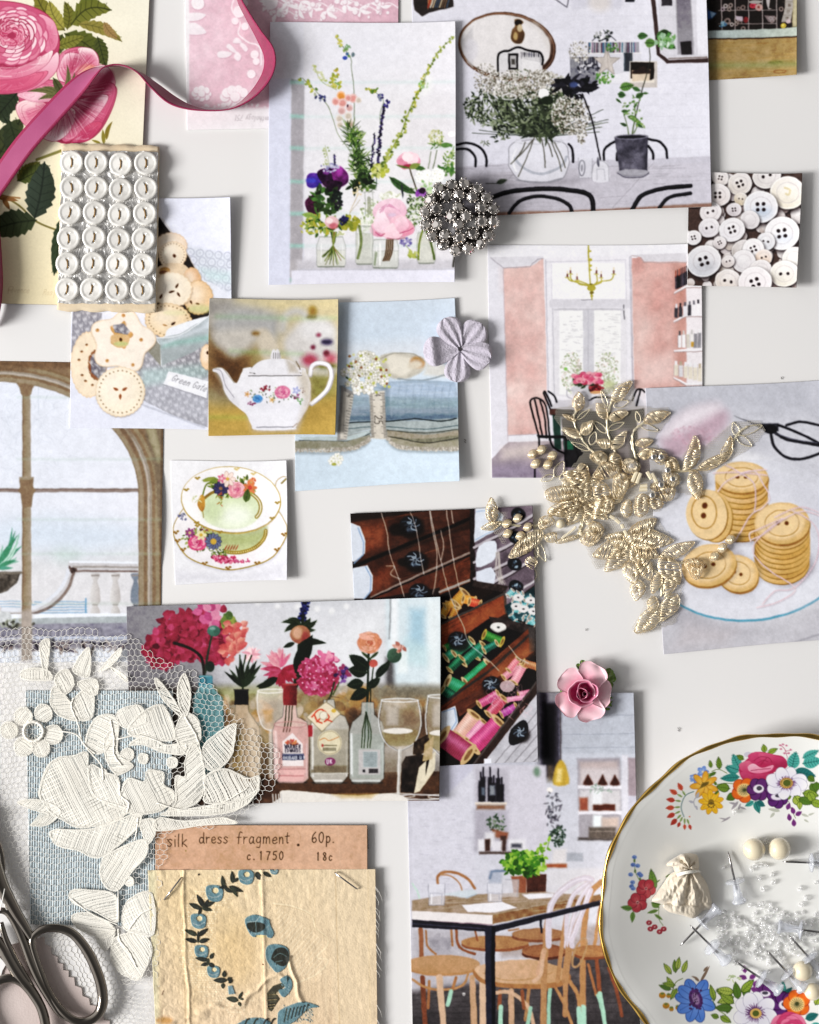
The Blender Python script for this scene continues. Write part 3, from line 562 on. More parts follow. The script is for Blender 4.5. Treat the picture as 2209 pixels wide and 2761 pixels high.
def pr_dining():
 c=sheet(VC,[(25,-50),(1640,-50),(1681,1155),(60,1210)],'e0dfea',r=.7)
 c.corners('dcdbe6','e2e1ec','e4e4f0','d9d8e6'); c.noise(.04,90)
 for i in range(150): x,y=c.R.uniform(280,1640),c.R.uniform(-10,880); c.line([(x,y),(x+c.R.uniform(-20,20),y+c.R.uniform(-8,26))],2,'b5b3c0',a=c.R.uniform(.15,.5))
 for y in range(40,900,62): c.line([(270,y),(1650,y-12)],3,'cfcedb',a=.5)
 # top scraps
 c.poly([(30,-20),(250,-20),(252,42),(120,75),(80,96),(35,60)],'3c3533',sm=0); c.poly([(110,0),(140,0),(110,60)],'a07050')
 for i in range(9): c.line([(125+i*13,0),(112+i*13,44)],8,c.pick(['9a4a38','b9a68c','6c5a48','c8beb0','4a5868']))
 c.line([(800,-10),(880,45),(890,-10)],7,'6f6d78'); c.poly([(900,-20),(1190,-20),(1180,60),(1060,30),(910,60)],'c6c5d3',a=.5,blur=14); c.ell(1060,20,60,50,'d9cfc6',a=.6,blur=30); c.poly([(1198,-20),(1260,-20),(1250,16),(1200,18)],'2f2f36')
 # oval mirror
 c.ell(548,262,272,190,'6b4c38',rot=8,col2='3b2a22',ang=60); c.ell(540,258,250,170,'e3dfe0',rot=8); c.ell(548,262,262,181,'b79a80',rot=8,ring=4,a=.6)
 c.poly([(300,230),(360,150),(362,380),(330,350)],'bfbcc0',a=.7,blur=8); c.ell(350,280,40,60,'d3d0d8',a=.7,blur=14); c.poly([(560,90),(720,130),(790,220),(790,300),(720,170)],'d3ccc8',a=.6,blur=20)
 c.poly([(590,112),(620,112),(640,130),(625,150),(645,190),(630,240),(590,245),(568,215),(575,170),(590,150)],'8c6f4e',sm=5,col2='4a3826',ang=50); c.ell(610,130,22,16,'2b221c',blur=4); c.ell(618,160,14,20,'c9b490',blur=5); c.ell(595,205,12,22,'b89a6c',blur=6)
 P=spline([(500,430),(498,320),(520,290),(560,285),(610,266),(660,282),(730,295),(745,330),(745,360)],False,5); c.poly(list(P)+[(745,430)],'d8d6d9'); c.line(P,12,'1c1a1c')
 c.rect(555,300,610,390,'242224'); c.rect(566,312,598,378,'b9b6b8'); c.rect(572,330,592,360,'55524f'); c.poly([(620,290),(735,310),(735,350),(625,330)],'77747a',a=.7); c.rect(630,310,730,400,'e8e6e8',a=.7); 
 for i in range(8): c.line([(632+i*13,296),(632+i*13,318)],6,c.pick(['5a5a66','96929a','3a3a40']))
 # book mirror
 c.poly([(890,300),(940,240),(1240,235),(1290,290),(1285,470),(900,470)],'d9d8e2',sm=0); c.poly([(895,320),(1050,320),(1050,470),(900,470)],'7f7f88',tex=.3)
 for i in range(44):
  x=1000+i*6.4; c.line([(x,242),(x,300)],5.5,c.pick(['3a3f55','5a3a44','c8c4c4','7f5a78','2c5a72','8f8c96','4a4a52','b9b9c2']))
 c.line([(985,300),(1290,300)],6,'ece9ec'); c.line([(1000,236),(1240,232)],7,'e9e7ec')
 for i in range(18): x=950+i*5.8; c.line([(x,322),(x+3,380)],5,c.pick(['3c3c44','65656e','b9b5b9','2e2e36']))
 for i in range(8): x=1196+i*6; c.line([(x,300),(x,398)],5,c.pick(['2a3034','44505a','20242a']))
 c.clump(1000,390,60,30,60,12,8,['3a3a42','8b8b95','d6d4dc','5b5b64'],'e'); c.poly([(900,440),(1020,400),(1040,470),(910,470)],'83828c',a=.8,tex=.3)
 star=[(1100+ (76 if i % 2 == 0 else 30)*math.sin(i*math.pi/5),350-(84 if i % 2 == 0 else 32)*math.cos(i*math.pi/5)) for i in range(10)]; c.poly(star,'c7beb8',tex=.15); c.line(star+[star[0]],4,'8f847c',a=.8); c.line([(1100,266),(1110,420)],3,'8f847c',a=.6)
 c.poly([(1060,430),(1228,400),(1230,466),(1050,466)],'e7e6ee'); c.clump(1085,435,50,26,40,18,12,['5f8a4a','7da35f','4a7040']); c.clump(1130,270,30,26,22,16,12,['6a8a54','54704a'])
 c.line([(1020,232),(1080,170),(1150,230)],5,'4a4a52'); c.clump(1085,205,60,30,40,9,7,['5a6058','b9b9bb','35383a','ecebf0'],'e')
 c.rect(1228,345,1378,490,'c9c0ba'); c.rect(1226,345,1362,462,'e9e0d4'); c.poly([(1230,348),(1362,350),(1360,440),(1345,448),(1232,440)],'2b2522'); c.poly([(1238,395),(1340,390),(1335,450),(1240,455)],'d9c6ac'); c.poly([(1240,400),(1300,370),(1340,395),(1338,415),(1240,415)],'3b2f2a',blur=4)
 # tall mirror,right
 P=[(1365,-20),(1395,300),(1440,340),(1660,330),(1660,355),(1430,358),(1375,310),(1340,-20)]; c.poly(P,'4b3c3a'); c.poly([(1380,-20),(1660,-20),(1655,325),(1440,330),(1400,300)],'d5d3dc'); c.rect(1400,-20,1460,40,'3f3b40'); c.poly([(1480,-20),(1560,-20),(1580,310),(1490,310)],'6c6870',blur=6,col2='9b98a0',ang=60); c.poly([(1505,240),(1565,235),(1570,310),(1510,312)],'2f2b2e',blur=4); c.line([(1440,332),(1650,325)],7,'7a6a66'); c.poly([(1590,-20),(1650,-20),(1655,310),(1600,310)],'e6e5ee')
 # table
 c.poly([(200,935),(600,905),(1700,872),(1700,1240),(100,1240)],'b7b2bd',col2='cbc8d4',ang=0); c.poly([(200,935),(600,905),(1700,872),(1700,900),(600,950),(200,990)],'c9c7d4',a=.7,blur=10)
 for i in range(140):
  x,y=c.R.uniform(150,1650),c.R.uniform(920,1200); c.line([(x,y),(x+c.R.uniform(40,200),y-c.R.uniform(0,10))],c.R.uniform(1,4),c.pick(['8f8a94','d8d6e0','a5a0aa','7b7680']),a=.4)
 for x0 in (300,480,1200): c.line([(x0+160,905),(x0-120,1210)],3,'78737c',a=.5)
 c.poly([(200,960),(430,940),(560,1080),(250,1200)],'8d8994',a=.6,blur=60); c.poly([(760,990),(1000,985),(900,1030),(560,1040)],'86818c',a=.5,blur=30); c.poly([(60,1190),(1000,1165),(1700,1128),(1700,1180),(60,1230)],'8f7268',blur=5)
 # back chairs
 for P in ([(270,805),(330,795),(400,820),(432,870),(434,922)],[(270,830),(330,830),(370,870),(374,922)],[(890,800),(910,830),(914,900)],[(1085,890),(1088,830),(1140,790),(1200,775)],[(1155,890),(1158,850)],[(1330,775),(1390,790),(1425,830),(1432,880)],[(1330,815),(1352,850),(1356,882)]): c.line(P,13,'1b1a1f',sm=6)
 # front chairs
 for P,w_ in (([(440,1110),(560,1065),(760,1048),(920,1060),(1010,1090),(1024,1175)],26),([(560,1185),(620,1115),(730,1090),(830,1105),(890,1140),(905,1175)],20),([(1240,1165),(1290,1090),(1400,1050),(1560,1035)],24),([(1390,1155),(1440,1100),(1560,1075)],20)): c.line(P,w_,'17161a',sm=7); c.line([(x,y-w_*.22) for x,y in P],3,'6d6c78',sm=7,a=.7)
 # glass vase
 V=[(590,790),(560,900),(570,940),(620,1000),(740,1015),(850,995),(885,930),(890,880),(850,790)]
 c.poly(V,'e2e2ec',sm=5,a=.8); c.line(list(spline(V,True,5)),5,'77757f',a=.7); c.ell(725,785,130,16,'c9c9d2',ring=5); c.line([(590,880),(650,940),(740,965),(840,930),(880,870)],14,'9ba0ad',sm=6,a=.7); c.line([(600,1000),(740,1012),(850,992)],8,'8f8e98',sm=5); c.line([(600,830),(580,890),(600,950)],10,'f6f6fb',sm=4,a=.8)
 for a_,b_ in (((700,760),(610,980)),((735,760),(760,930)),((760,770),(800,870)),((790,780),(850,950)),((650,790),(600,880)),((810,790),(870,930)),((690,780),(570,910))): c.line([a_,((a_[0]+b_[0])/2+6,(a_[1]+b_[1])/2),b_],7,'4c4a40',sm=4,a=.85)
 # bouquet
 GR=['5a624e','444c3c','767e68','30382c','888f7a','282e26']; WH=['d9d5cf','b9b2a8','8a8478','f0eeec','6c665c']
 for i in range(120):
  an=c.R.uniform(-178,-2); L_=c.R.uniform(150,380); x,y=735+c.R.uniform(-30,30),760
  c.line([(x,y),(x+L_*.6*math.cos(math.radians(an))*1.1,y+L_*.5*math.sin(math.radians(an))),(x+L_*math.cos(math.radians(an))*1.05,y+L_*.8*math.sin(math.radians(an)))],3.5,c.pick(GR),sm=3)
 c.clump(480,600,150,110,200,36,9,GR+['9aa88a']); c.clump(640,600,170,120,300,44,12,GR); c.clump(820,590,120,110,180,44,14,GR); c.clump(760,700,140,60,120,50,14,GR[:2]+GR[3:4])
 c.clump(640,470,250,80,900,6,5,WH+['5c6450'],'e'); c.clump(900,640,110,110,620,6,5,WH+['4d4a40'],'e'); c.clump(430,440,70,90,200,5,4,WH,'e'); c.clump(740,440,80,50,260,6,5,WH,'e'); c.clump(950,290,60,60,150,5,4,WH,'e'); c.clump(560,480,120,60,300,6,5,WH,'e'); c.clump(960,740,30,60,90,6,5,WH,'e'); c.clump(360,590,50,60,60,10,6,GR,'e'); c.clump(520,730,50,60,40,26,9,GR); c.clump(410,660,40,30,20,24,7,GR); c.clump(430,790,26,14,12,18,6,GR)
 c.ell(750,520,30,28,'f4f3f6'); c.ell(770,560,34,24,'2f3a2a'); c.ell(560,540,40,16,'ecebf0',ring=6,a=.8)
 c.clump(930,470,90,26,40,60,26,['25242c','33323c','1a1a20']); c.leaf(960,490,100,44,0,'1d1c22','44424c'); c.leaf(930,475,100,36,200,'24232a'); c.ell(918,472,26,16,'5a6a94',a=.7,blur=8); c.clump(940,520,40,30,26,22,12,['1c1b22','2c2b36'])
 c.line([(965,530),(1010,640),(1040,770),(1065,890)],9,'2a282c',sm=6)
 # glasses
 c.poly([(942,880),(1020,880),(1016,990),(948,990)],'dcdce6',a=.75); c.line([(942,880),(948,990),(1016,990),(1020,880)],3,'8b8a96',a=.7); c.ell(962,935,16,42,'5f5e6a',ring=6,a=.8); c.ell(962,935,6,20,'6f6e7a',a=.7)
 c.poly([(1030,910),(1065,890),(1105,910),(1112,1005),(1018,1005)],'e6e6ee',a=.75,sm=3); c.line([(1018,1005),(1024,920),(1065,893),(1106,920),(1112,1005)],4,'86858f',a=.7,sm=4); c.line([(1045,1000),(1045,940),(1085,940),(1088,1000)],5,'a8a8b2',a=.7); c.leaf(1055,930,60,16,-95,'5d5c66')
 c.leaf(490,1015,60,30,-15,'4d5448','2a3026'); c.line([(430,1018),(500,1020)],4,'3b3f38')
 # plant in pot
 for P in ([(1240,770),(1250,690),(1290,520),(1335,360),(1335,270)],[(1225,770),(1210,690),(1190,620)],[(1235,770),(1255,640),(1250,560)],[(1250,740),(1275,690)]): c.line(P,7,'3f4038' if P[-1][1] < 300 else '6b7a58',sm=6,w2=4)
 for x,y,L_,w_,a_ in ((1170,490,80,50,-10),(1160,525,46,38,10),(1240,490,50,26,20),(1270,205,56,40,0),(1310,245,60,52,0),(1370,215,90,60,-15),(1400,230,90,50,30),(1390,190,60,40,0),(1215,650,50,26,10),(1250,660,50,22,40),(1180,620,44,20,0),(1260,545,50,34,-30),(1150,550,40,14,40),(1300,520,30,14,0),(1210,700,40,18,200),(1260,690,46,20,30)): c.leaf(x,y,L_,w_,a_,c.pick(['4f6a40','6a8a50','55764a','3f5436']),'2f402a')
 c.clump(1425,230,50,34,46,26,18,['a8c8a8','76a468','8fb490','d0e2d2','5f8c50']); c.clump(1245,610,46,70,26,20,12,['6a8a54','8aa070','52703f']); c.clump(1280,690,26,26,10,20,12,['86a060','6c8a50'])
 c.poly([(1142,765),(1328,760),(1322,960),(1170,962)],'64626c',col2='4a4852',ang=0,tex=.25); c.poly([(1142,765),(1328,758),(1322,850),(1160,852)],'4f4d58',a=.6,tex=.25,blur=6); c.ell(1235,762,94,15,'7b7984'); c.ell(1235,762,80,9,'2a2930'); c.poly([(1228,860),(1300,850),(1300,950),(1240,955)],'7f7d88',a=.5,blur=14); c.ell(1245,962,90,22,'8d8b96'); c.ell(1245,958,84,16,'a5a3ae'); c.line([(1160,965),(1200,985),(1290,985),(1330,963)],6,'54525c',sm=5)
 c.finish(1.)
 return c

def pr_shelf():
 c=sheet((1880,0,5.243),[(60,-80),(1390,-80),(1390,1085),(100,1135)],'2a2322',r=.7)
 c.poly([(0,-100),(1400,-100),(1400,430),(0,430)],'2b2523')
 for x in (340,530,722,915,1112): c.line([(x,-100),(x+8,420)],14,'a8a0a0')
 for y in (150,340): c.line([(300,y),(1120,y)],11,'9d9696')
 for x,y,r in ((400,90,34),(470,80,34),(360,135,30),(450,135,30),(580,125,30),(645,110,40),(1180,140,36),(425,305,50),(490,350,30),(555,285,30),(605,320,30),(1030,265,30),(1080,270,30),(1050,305,30),(555,345,28),(650,410,36)): c.ell(x,y,r,r,c.pick(['8f8480','a39a98','9a8c92','7c716e'])); c.ell(x,y,r*.35,r*.35,'1a1412')
 c.ell(790,85,48,42,'b83a50'); c.ell(780,85,14,14,'7a1a2c'); c.ell(870,110,56,50,'b9928c'); c.ell(866,108,18,18,'7c4a44'); c.ell(820,30,90,30,'a09894'); c.poly([(970,0),(1030,0),(1010,120),(1060,130),(1000,140)],'b8b0b0'); c.poly([(940,220),(1090,230),(1090,320),(1000,320)],'9a8e90',a=.7); c.poly([(540,230),(640,240),(640,300),(550,280)],'b8a8b4'); c.ell(685,285,38,44,'7c2a30')
 c.clump(360,360,50,50,20,20,16,['6a8aa0','8aa8b8','4a6880'],'e')
 c.poly([(180,160),(260,190),(200,270),(120,300),(100,80)],'3a5a8a',blur=30); c.poly([(180,160),(260,190),(200,260)],'8fb4dc',blur=8)
 c.poly([(1240,-100),(1350,-100),(1345,120),(1310,330),(1180,330),(1230,120)],'9d9690'); 
 for i,t in enumerate(('16','17','18')): c.text(1275-i*16,110+i*95,t,44,'5a524c',6)
 for y in (40,140,225,320): c.line([(1200,y),(1340,y+8)],5,'6c645c')
 c.poly([(1350,-100),(1400,-100),(1400,400),(1330,400)],'b0a684',blur=14); c.ell(1212,375,38,34,'c0a83a'); c.ell(1205,368,12,12,'e8dc8a'); c.ell(1280,320,34,30,'b8a4a8')
 c.poly([(0,440),(1400,405),(1400,530),(0,550)],'a5b4b6',col2='b6c0b4',ang=0,tex=.1,blur=8); c.poly([(0,548),(1400,528),(1400,560),(0,580)],'3a2a1c',blur=8)
 c.poly([(0,565),(1400,545),(1400,1200),(0,1200)],'a0845e',tex=.12); 
 for i in range(60): x,y=c.R.uniform(100,1300),c.R.uniform(600,1120); c.line([(x,y),(x+c.R.uniform(80,300),y+c.R.uniform(-8,8))],8,c.pick(['8a673a','b8935c','94703e']),a=.5)
 c.rect(0,890,1400,960,'7f9a6a',a=.5,blur=60); c.ell(1100,890,100,24,'5f6a3a',a=.6,blur=20); c.ell(1160,1025,80,22,'7a5230',ring=16,a=.7)
 c.finish(1.)
 return c

def button(c,x,y,r,col,holes=4,rim=None,sq=1.,rot=0.,hr=.09,cv=None):
 rim=rim or 'ffffff'
 c.ell(x+r*.08,y+r*.14,r*1.06,r*1.06*sq,'2c2426',a=.85,blur=r*.22,rot=rot); c.ell(x,y,r,r*sq,col,rot=rot,col2='f2eef0',ang=-60)
 c.ell(x,y,r*.95,r*.95*sq,rim,ring=r*.06,a=.6,rot=rot); c.ell(x,y,r*.62,r*.62*sq,'b8aeb2',ring=r*.05,a=.5,rot=rot); c.ell(x-r*.2,y-r*.25,r*.4,r*.3*sq,'ffffff',a=.35,blur=r*.4)
 if cv: c.ell(x+r*.1,y+r*.3,r*.5,r*.3,cv,a=.6,blur=r*.35)
 d=r*.22
 for i in range(holes):
  t=math.radians(rot+45+i*360/holes) if holes == 4 else math.radians(rot+i*180)
  c.ell(x+d*1.15*math.cos(t),y+d*1.15*math.sin(t)*sq,r*hr*1.25,r*hr*1.25,'2b2022')

def pr_buttons():
 c=sheet(VD,[(1068,50),(1628,55),(1601,640),(1052,618)],'574843',r=.8,seed=5)
 for i in range(110): button(c,c.R.uniform(1050,1630),c.R.uniform(50,640),c.R.uniform(20,40),c.pick(['8c7668','9a8a86','cfc6c4','b9a99c','d8d2d0','a8948a','c4b8b8','d9c8a8']),0)
 for a in ((1115,90,60,'d6c8be',4),(1222,78,42,'dcd2cc',4),(1320,108,62,'d9cfc4',4),(1455,68,72,'dcd6d2',2),(1100,165,46,'cfc4c0',2),(1560,155,88,'e8dfc8',0),(1208,165,64,'ddd0cc',4),(1325,185,34,'cdb890',2),(1425,225,86,'dfe3ec',4),(1172,250,56,'e6dfe0',2),(1290,238,38,'c9bfc4',4),(1370,290,50,'cfc9cc',0),(1165,330,54,'d9d4dc',2),(1280,340,66,'e6e4ea',4),(1086,380,40,'e8e6ea',4),(1218,405,34,'d9cfd0',4),(1530,360,86,'eeeef2',4),(1450,400,46,'cfd4dc',2),(1340,450,62,'a89c94',0),(1388,438,54,'f4f3f5',4),(1440,480,42,'dcb896',2),(1340,500,60,'d6d3d6',0),(1138,498,88,'c9cbd4',4),(1260,500,34,'c8bcb6',2),(1425,540,54,'d0c8c6',0),(1590,490,60,'e6e4da',0),(1540,565,72,'dcd6c4',2),(1260,600,66,'d8cabc',2),(1395,608,84,'ebe3e6',4)):
  button(c,*a,sq=c.R.uniform(.88,1),rot=c.R.uniform(-30,30),cv={'dfe3ec': 'a9bcd4','c9cbd4': 'b4b6be','eeeef2': 'd8e0ee'}.get(a[3]))
 c.line([(1545,130),(1570,140),(1565,165),(1550,160)],10,'d6c48c',sm=4,a=.7)
 c.finish(1.)
 return c

def pr_pinkroom():
 c=sheet(VD,[(52,420),(1120,405),(1141,1600),(65,1588)],'eeeaf0',r=.7)
 c.corners('e4e3ec','eae6ea','ded6dc','e6e4ee')
 c.poly([(125,530),(335,480),(350,1375),(150,1375)],'e3bfb9'); c.poly([(775,470),(1050,505),(1052,1140),(790,1140)],'d8a8a0')
 n=vnoise(c.h,c.w,40,3,4); n2=vnoise(c.h,c.w,16,4,3)
 A_,B_=c.T((125,470)),c.T((1055,1390)); x0,y0,x1,y1=int(A_[0]),int(A_[1]),int(B_[0]),int(B_[1])
 v=c.a[y0:y1,x0:x1]; m=(v[...,0]-v[...,2] > .1)[...,None]; v[:]=np.where(m,np.clip(v+(n[y0:y1,x0:x1,None]-.5)*np.array([.10,.22,.22])+(n2[y0:y1,x0:x1,None]-.5)*.1,0,1),v)
 c.poly([(800,1000),(990,950),(1060,1120),(800,1140)],'e9cdc8',a=.7,blur=60); c.poly([(780,700),(900,820),(820,1000),(780,1000)],'e8cfc9',a=.6,blur=60)
 c.poly([(120,540),(335,490),(340,600),(125,640)],'e0b8b0',a=.4,blur=40); c.poly([(990,520),(1050,510),(1055,1100),(1000,1140)],'b87868',a=.5,blur=30)
 # cornice
 c.poly([(52,420),(1120,405),(1120,470),(830,470),(800,480),(330,480),(310,486),(60,478)],'eeedf3'); c.poly([(60,478),(330,470),(325,482),(300,500),(270,520),(125,530)],'dedce4'); c.line([(62,480),(125,530)],4,'b0aab6'); c.line([(125,531),(262,525),(272,508),(300,488),(326,482)],4,'a39aa4'); c.line([(775,468),(820,475),(838,503),(1050,505)],4,'b39a9a'); c.poly([(780,465),(1050,455),(1050,500),(840,500),(825,478)],'d8d5dc')
 c.line([(125,530),(150,1410)],5,'c4b4bc',a=.8); c.line([(60,480),(150,478)],3,'d2cfd8')
 # window bay
 c.poly([(328,480),(775,465),(790,1200),(355,1200)],'ebe9f0'); c.line([(340,490),(355,1200)],5,'bdbac6'); c.line([(765,475),(780,1150)],5,'bdbac6'); c.line([(772,470),(784,1150)],3,'a89aa4')
 c.rect(372,505,745,690,'f4f3f8'); c.line([(345,500),(350,500),(745,490),(750,1100)],4,'c9c6d2',a=.8); c.line([(370,510),(372,690),(745,690)],3,'cfccd8'); c.rect(360,690,765,732,'d8d6de'); c.rect(370,735,750,1180,'e4e2e8')
 c.rect(410,745,530,1170,'f4f4f5'); c.rect(585,745,720,1170,'f3f3f3'); c.rect(530,735,585,1170,'cfced6'); c.line([(556,740),(556,1170)],3,'b4b2bc'); c.line([(375,735),(385,1175)],4,'b9b7c2'); c.line([(735,720),(738,790)],6,'6c6a72'); c.rect(380,735,740,746,'c6c4cc')
 for i in range(120): x,y=c.pick([c.R.uniform(415,525),c.R.uniform(590,715)]),c.R.uniform(760,980); c.line([(x,y),(x+c.R.uniform(8,30),y)],2.5,'d3d2d6',a=.8)
 for X0,X1 in ((415,528),(588,716)): c.clump((X0+X1)/2,1060,(X1-X0)*.48,105,260,7,4,['c7cdb4','a9b890','dfe0d8','b4b0a0','e9d8d4','98a87c','efefec'],'e')
 c.ell(660,1120,30,24,'b6c080',a=.7,blur=14); c.ell(442,1042,9,8,'7fbf5a')
 # shelves
 c.poly([(1050,505),(1125,505),(1140,1125),(1055,1110)],'ece6ea')
 for y,y2 in ((655,618),(800,765),(948,940),(1080,1112)): c.poly([(988,y),(1050,y2),(1135,y2),(1135,y2+12),(1050,y2+14),(990,y+10)],'f2f0f5'); c.line([(988,y+10),(1050,y2+14),(1135,y2+13)],4,'a48a88')
 for i in range(7): x=994+i*9; c.rect(x,575-i*4,x+9,640-i*4,c.pick(['2b2a30','54505a','3c3a42'])); c.rect(x+2,545-i*4,x+6,580-i*4,c.pick(['2b2a30','8a3c30']))
 for i in range(6): x=992+i*22; c.rect(x,730-i*4,x+18,785-i*4,c.pick(['f0eef2','4a484e','e3e1e8','dcdce2']),blur=2); c.rect(x+4,712-i*4,x+14,732-i*4,c.pick(['6c6a72','dedde4','3a383e']))
 for i in range(6): x=1010+i*20; c.rect(x,870-i*2,x+17,935,c.pick(['e8e6e4','cfc8bc','f0eff2','8c8a90']),blur=2); c.rect(x+4,850-i*2,x+13,872-i*2,c.pick(['c9c6c4','5a585c','efeef0'])); c.line([(x,870),(x,935)],2,'8d8890',a=.6)
 c.rect(1075,905,1090,930,'c8963a')
 for i in range(6): x=990+i*24; c.rect(x,1020+i*3,x+21,1075+i*6,c.pick(['f2f1f0','e2d9c8','d8d6dc']),blur=3); c.rect(x+4,1000+i*3,x+16,1022+i*3,c.pick(['b8a890','e9e8ec','77727a'])); c.line([(x,1020),(x,1075)],2,'8d8890',a=.6)
 # chandelier
 Y,YD='b5a83e','7a6e20'
 c.line([(556,415),(558,480),(566,600),(574,690)],7,Y); 
 for y,r in ((445,8),(490,11),(520,9),(540,7),(620,16),(632,22),(655,11),(672,8)): c.ell(562+(y-420)*.045,y,r,r*.7,YD if y in (620,655) else Y)
 for P in ([(570,622),(520,600),(470,598),(450,578)],[(570,622),(620,600),(670,592),(685,560)],[(570,622),(500,605),(470,590),(466,560)],[(570,622),(600,600),(597,560)],[(570,622),(620,606),(622,580)],[(570,622),(510,612),(500,590)]): c.line(P,6,Y,sm=6); x,y=P[-1]; c.ell(x,y+2,13,4,'d0c878'); c.rect(x-4,y-18,x+4,y,'6b3f34'); c.ell(x,y-26,4,9,'e9dcc0')
 c.line([(520,692),(575,690)],3,'77727c')
 # skirting,floor
 c.poly([(150,1378),(300,1372),(300,1408),(150,1412)],'e7e6ee'); c.line([(150,1378),(300,1372)],3,'a99aa4'); c.poly([(65,1500),(150,1412),(400,1405),(1141,1410),(1141,1600),(65,1590)],'b3a4aa',col2='8c7f90',ang=90,tex=.15); c.poly([(120,1445),(300,1415),(330,1470),(120,1500)],'d6c8c4',a=.8,blur=30); c.poly([(70,1530),(300,1520),(330,1590),(65,1590)],'9385a0',a=.6,blur=30)
 # table + chairs
 c.poly([(358,1240),(405,1198),(830,1195),(842,1235),(700,1260)],'cfccd4'); c.poly([(360,1242),(700,1262),(840,1240),(840,1300),(700,1330),(365,1275)],'2c2a2c'); c.poly([(360,1245),(395,1245),(395,1275),(360,1272)],'5c4038'); c.poly([(375,1275),(415,1280),(420,1450),(385,1450)],'2e4a42'); c.poly([(420,1290),(800,1300),(820,1560),(440,1540)],'1f1e22',a=.88,blur=6); c.rect(435,1405,480,1450,'2f7a60',a=.8,blur=5); c.poly([(690,1340),(770,1340),(770,1500),(700,1500)],'b9b0b8',a=.6,blur=20)
 for P in ([(262,1210),(270,1195),(300,1190),(335,1215),(352,1290),(360,1400)],[(262,1210),(280,1290),(305,1380),(308,1460)],[(285,1200),(305,1290),(325,1385)],[(312,1198),(335,1290),(345,1390)],[(330,1160),(340,1160),(370,1230)],[(355,1155),(385,1180),(395,1210)],[(330,1162),(345,1200),(362,1240)],[(780,1200),(800,1150),(825,1145),(842,1160)],[(800,1230),(820,1150)],[(560,1200),(600,1185),(680,1190),(700,1215)],[(300,1380),(360,1385),(440,1380)],[(445,1385),(440,1500)],[(480,1400),(520,1540)],[(560,1400),(600,1560)],[(290,1500),(285,1590)],[(360,1380),(380,1440),(440,1470)]): c.line(P,9,'1b1a1e',sm=5)
 c.rect(300,1378,440,1392,'1b1a1e')
 # jug of peonies
 c.poly([(480,1130),(560,1130),(570,1190),(545,1200),(490,1200),(475,1160)],'cfcdd4',sm=4); c.line([(478,1150),(450,1150),(450,1180),(480,1195)],6,'b8b6c0',sm=4); c.clump(545,1110,70,22,50,26,12,['2c3428','3c4a34'])
 for i in range(34): x,y=553+c.R.uniform(-66,66),1090+c.R.uniform(-26,22); c.ell(x,y,17,13,c.pick(['d9617c','e58a9c','c84a68','eba6b2'])); c.ell(x+4,y+4,8,5,'b33a58',a=.6)
 c.clump(598,1140,34,16,26,10,8,['8a2c38','5c1f28','a84a50'],'e'); c.ell(600,1160,36,8,'d9a070')
 c.finish(1.)
 return c
_P1=dict(rosecard=pr_rosecard,pinkcard=pr_pinkcard,wild=pr_wild,dining=pr_dining,shelf=pr_shelf,buttons=pr_buttons,pinkroom=pr_pinkroom)

def lacecloth(c,P,k=1.,col='8c8a90',fl='e9e8ee',step=56,rot=35,a=.8,r=15):
 """small white rosettes between crossing double lines,clipped by region P (view coords,convex)"""
 P=np.asarray(P,float)
 def inside(x,y):
  n=len(P); s_=0
  for i in range(n):
   d=(P[(i+1) % n][0]-P[i][0])*(y-P[i][1])-(P[(i+1) % n][1]-P[i][1])*(x-P[i][0])
   s_ += 1 if d > 0 else -1
  return abs(s_) == n
 c.poly(P,col,tex=.15)
 lo,hi=P.min(0),P.max(0); m=(lo+hi)/2; R_=np.hypot(*(hi-lo))/2; ca,sa=math.cos(math.radians(rot)),math.sin(math.radians(rot)); N=int(R_/step)+1
 f=lambda u,v: (m[0]+u*ca-v*sa,m[1]+u*sa+v*ca)
 for i in range(-N,N+1):
  for j in range(-N,N+1):
   x,y=f(i*step,j*step)
   for q in ((.5,0),(0,.5)):
    x2,y2=f((i+q[0])*step,(j+q[1])*step); x3,y3=f((i+q[0]*2)*step*1.,(j+q[1]*2)*step)
    if inside(x2,y2): c.line([f((i-.5+q[1])*step,(j-.5+q[0])*step),f((i+.5)*step,(j+.5)*step)],step*.05,fl,a=a*.9)
   if inside(x,y):
    for t in range(8):
     an=t*math.pi/4; c.line([(x+r*.3*math.cos(an),y+r*.3*math.sin(an)),(x+r*math.cos(an),y+r*math.sin(an))],r*.28,fl,a=a)

def biscuit(c,x,y,rx,ry,rot=0,scal=22,col='f0dfc6',dots=24,cut=None,amp=.05,edge='d8ab78',a=1.):
 P=[]
 for i in range(scal*6):
  t=2*math.pi*i/(scal*6); k=1+amp*abs(math.sin(scal*t/2))
  u,v=rx*k*math.cos(t),ry*k*math.sin(t); q=math.radians(rot); P.append((x+u*math.cos(q)-v*math.sin(q),y+u*math.sin(q)+v*math.cos(q)))
 c.poly([(px+3,py+6) for px,py in P],'6c5c50',a=.5,blur=10); c.poly(P,edge); c.poly([(x+(px-x)*.97,y+(py-y)*.97) for px,py in P],col,blur=8,tex=.06); c.ell(x-rx*.2,y-ry*.2,rx*.6,ry*.6,'f8efe2',a=.6,blur=rx*.6)
 if dots: c.dotring(x,y,rx*.86,ry*.86,dots,rx*.022+1.5,'8a6a48',rot=rot)
 if cut == 'tri':
  for an in (-90+180,-30+0,210): t=math.radians(an); c.leaf(x+rx*.08*math.cos(t),y+ry*.08*math.sin(t),rx*.26,rx*.12,an,'8a5230',edge='d8a070')

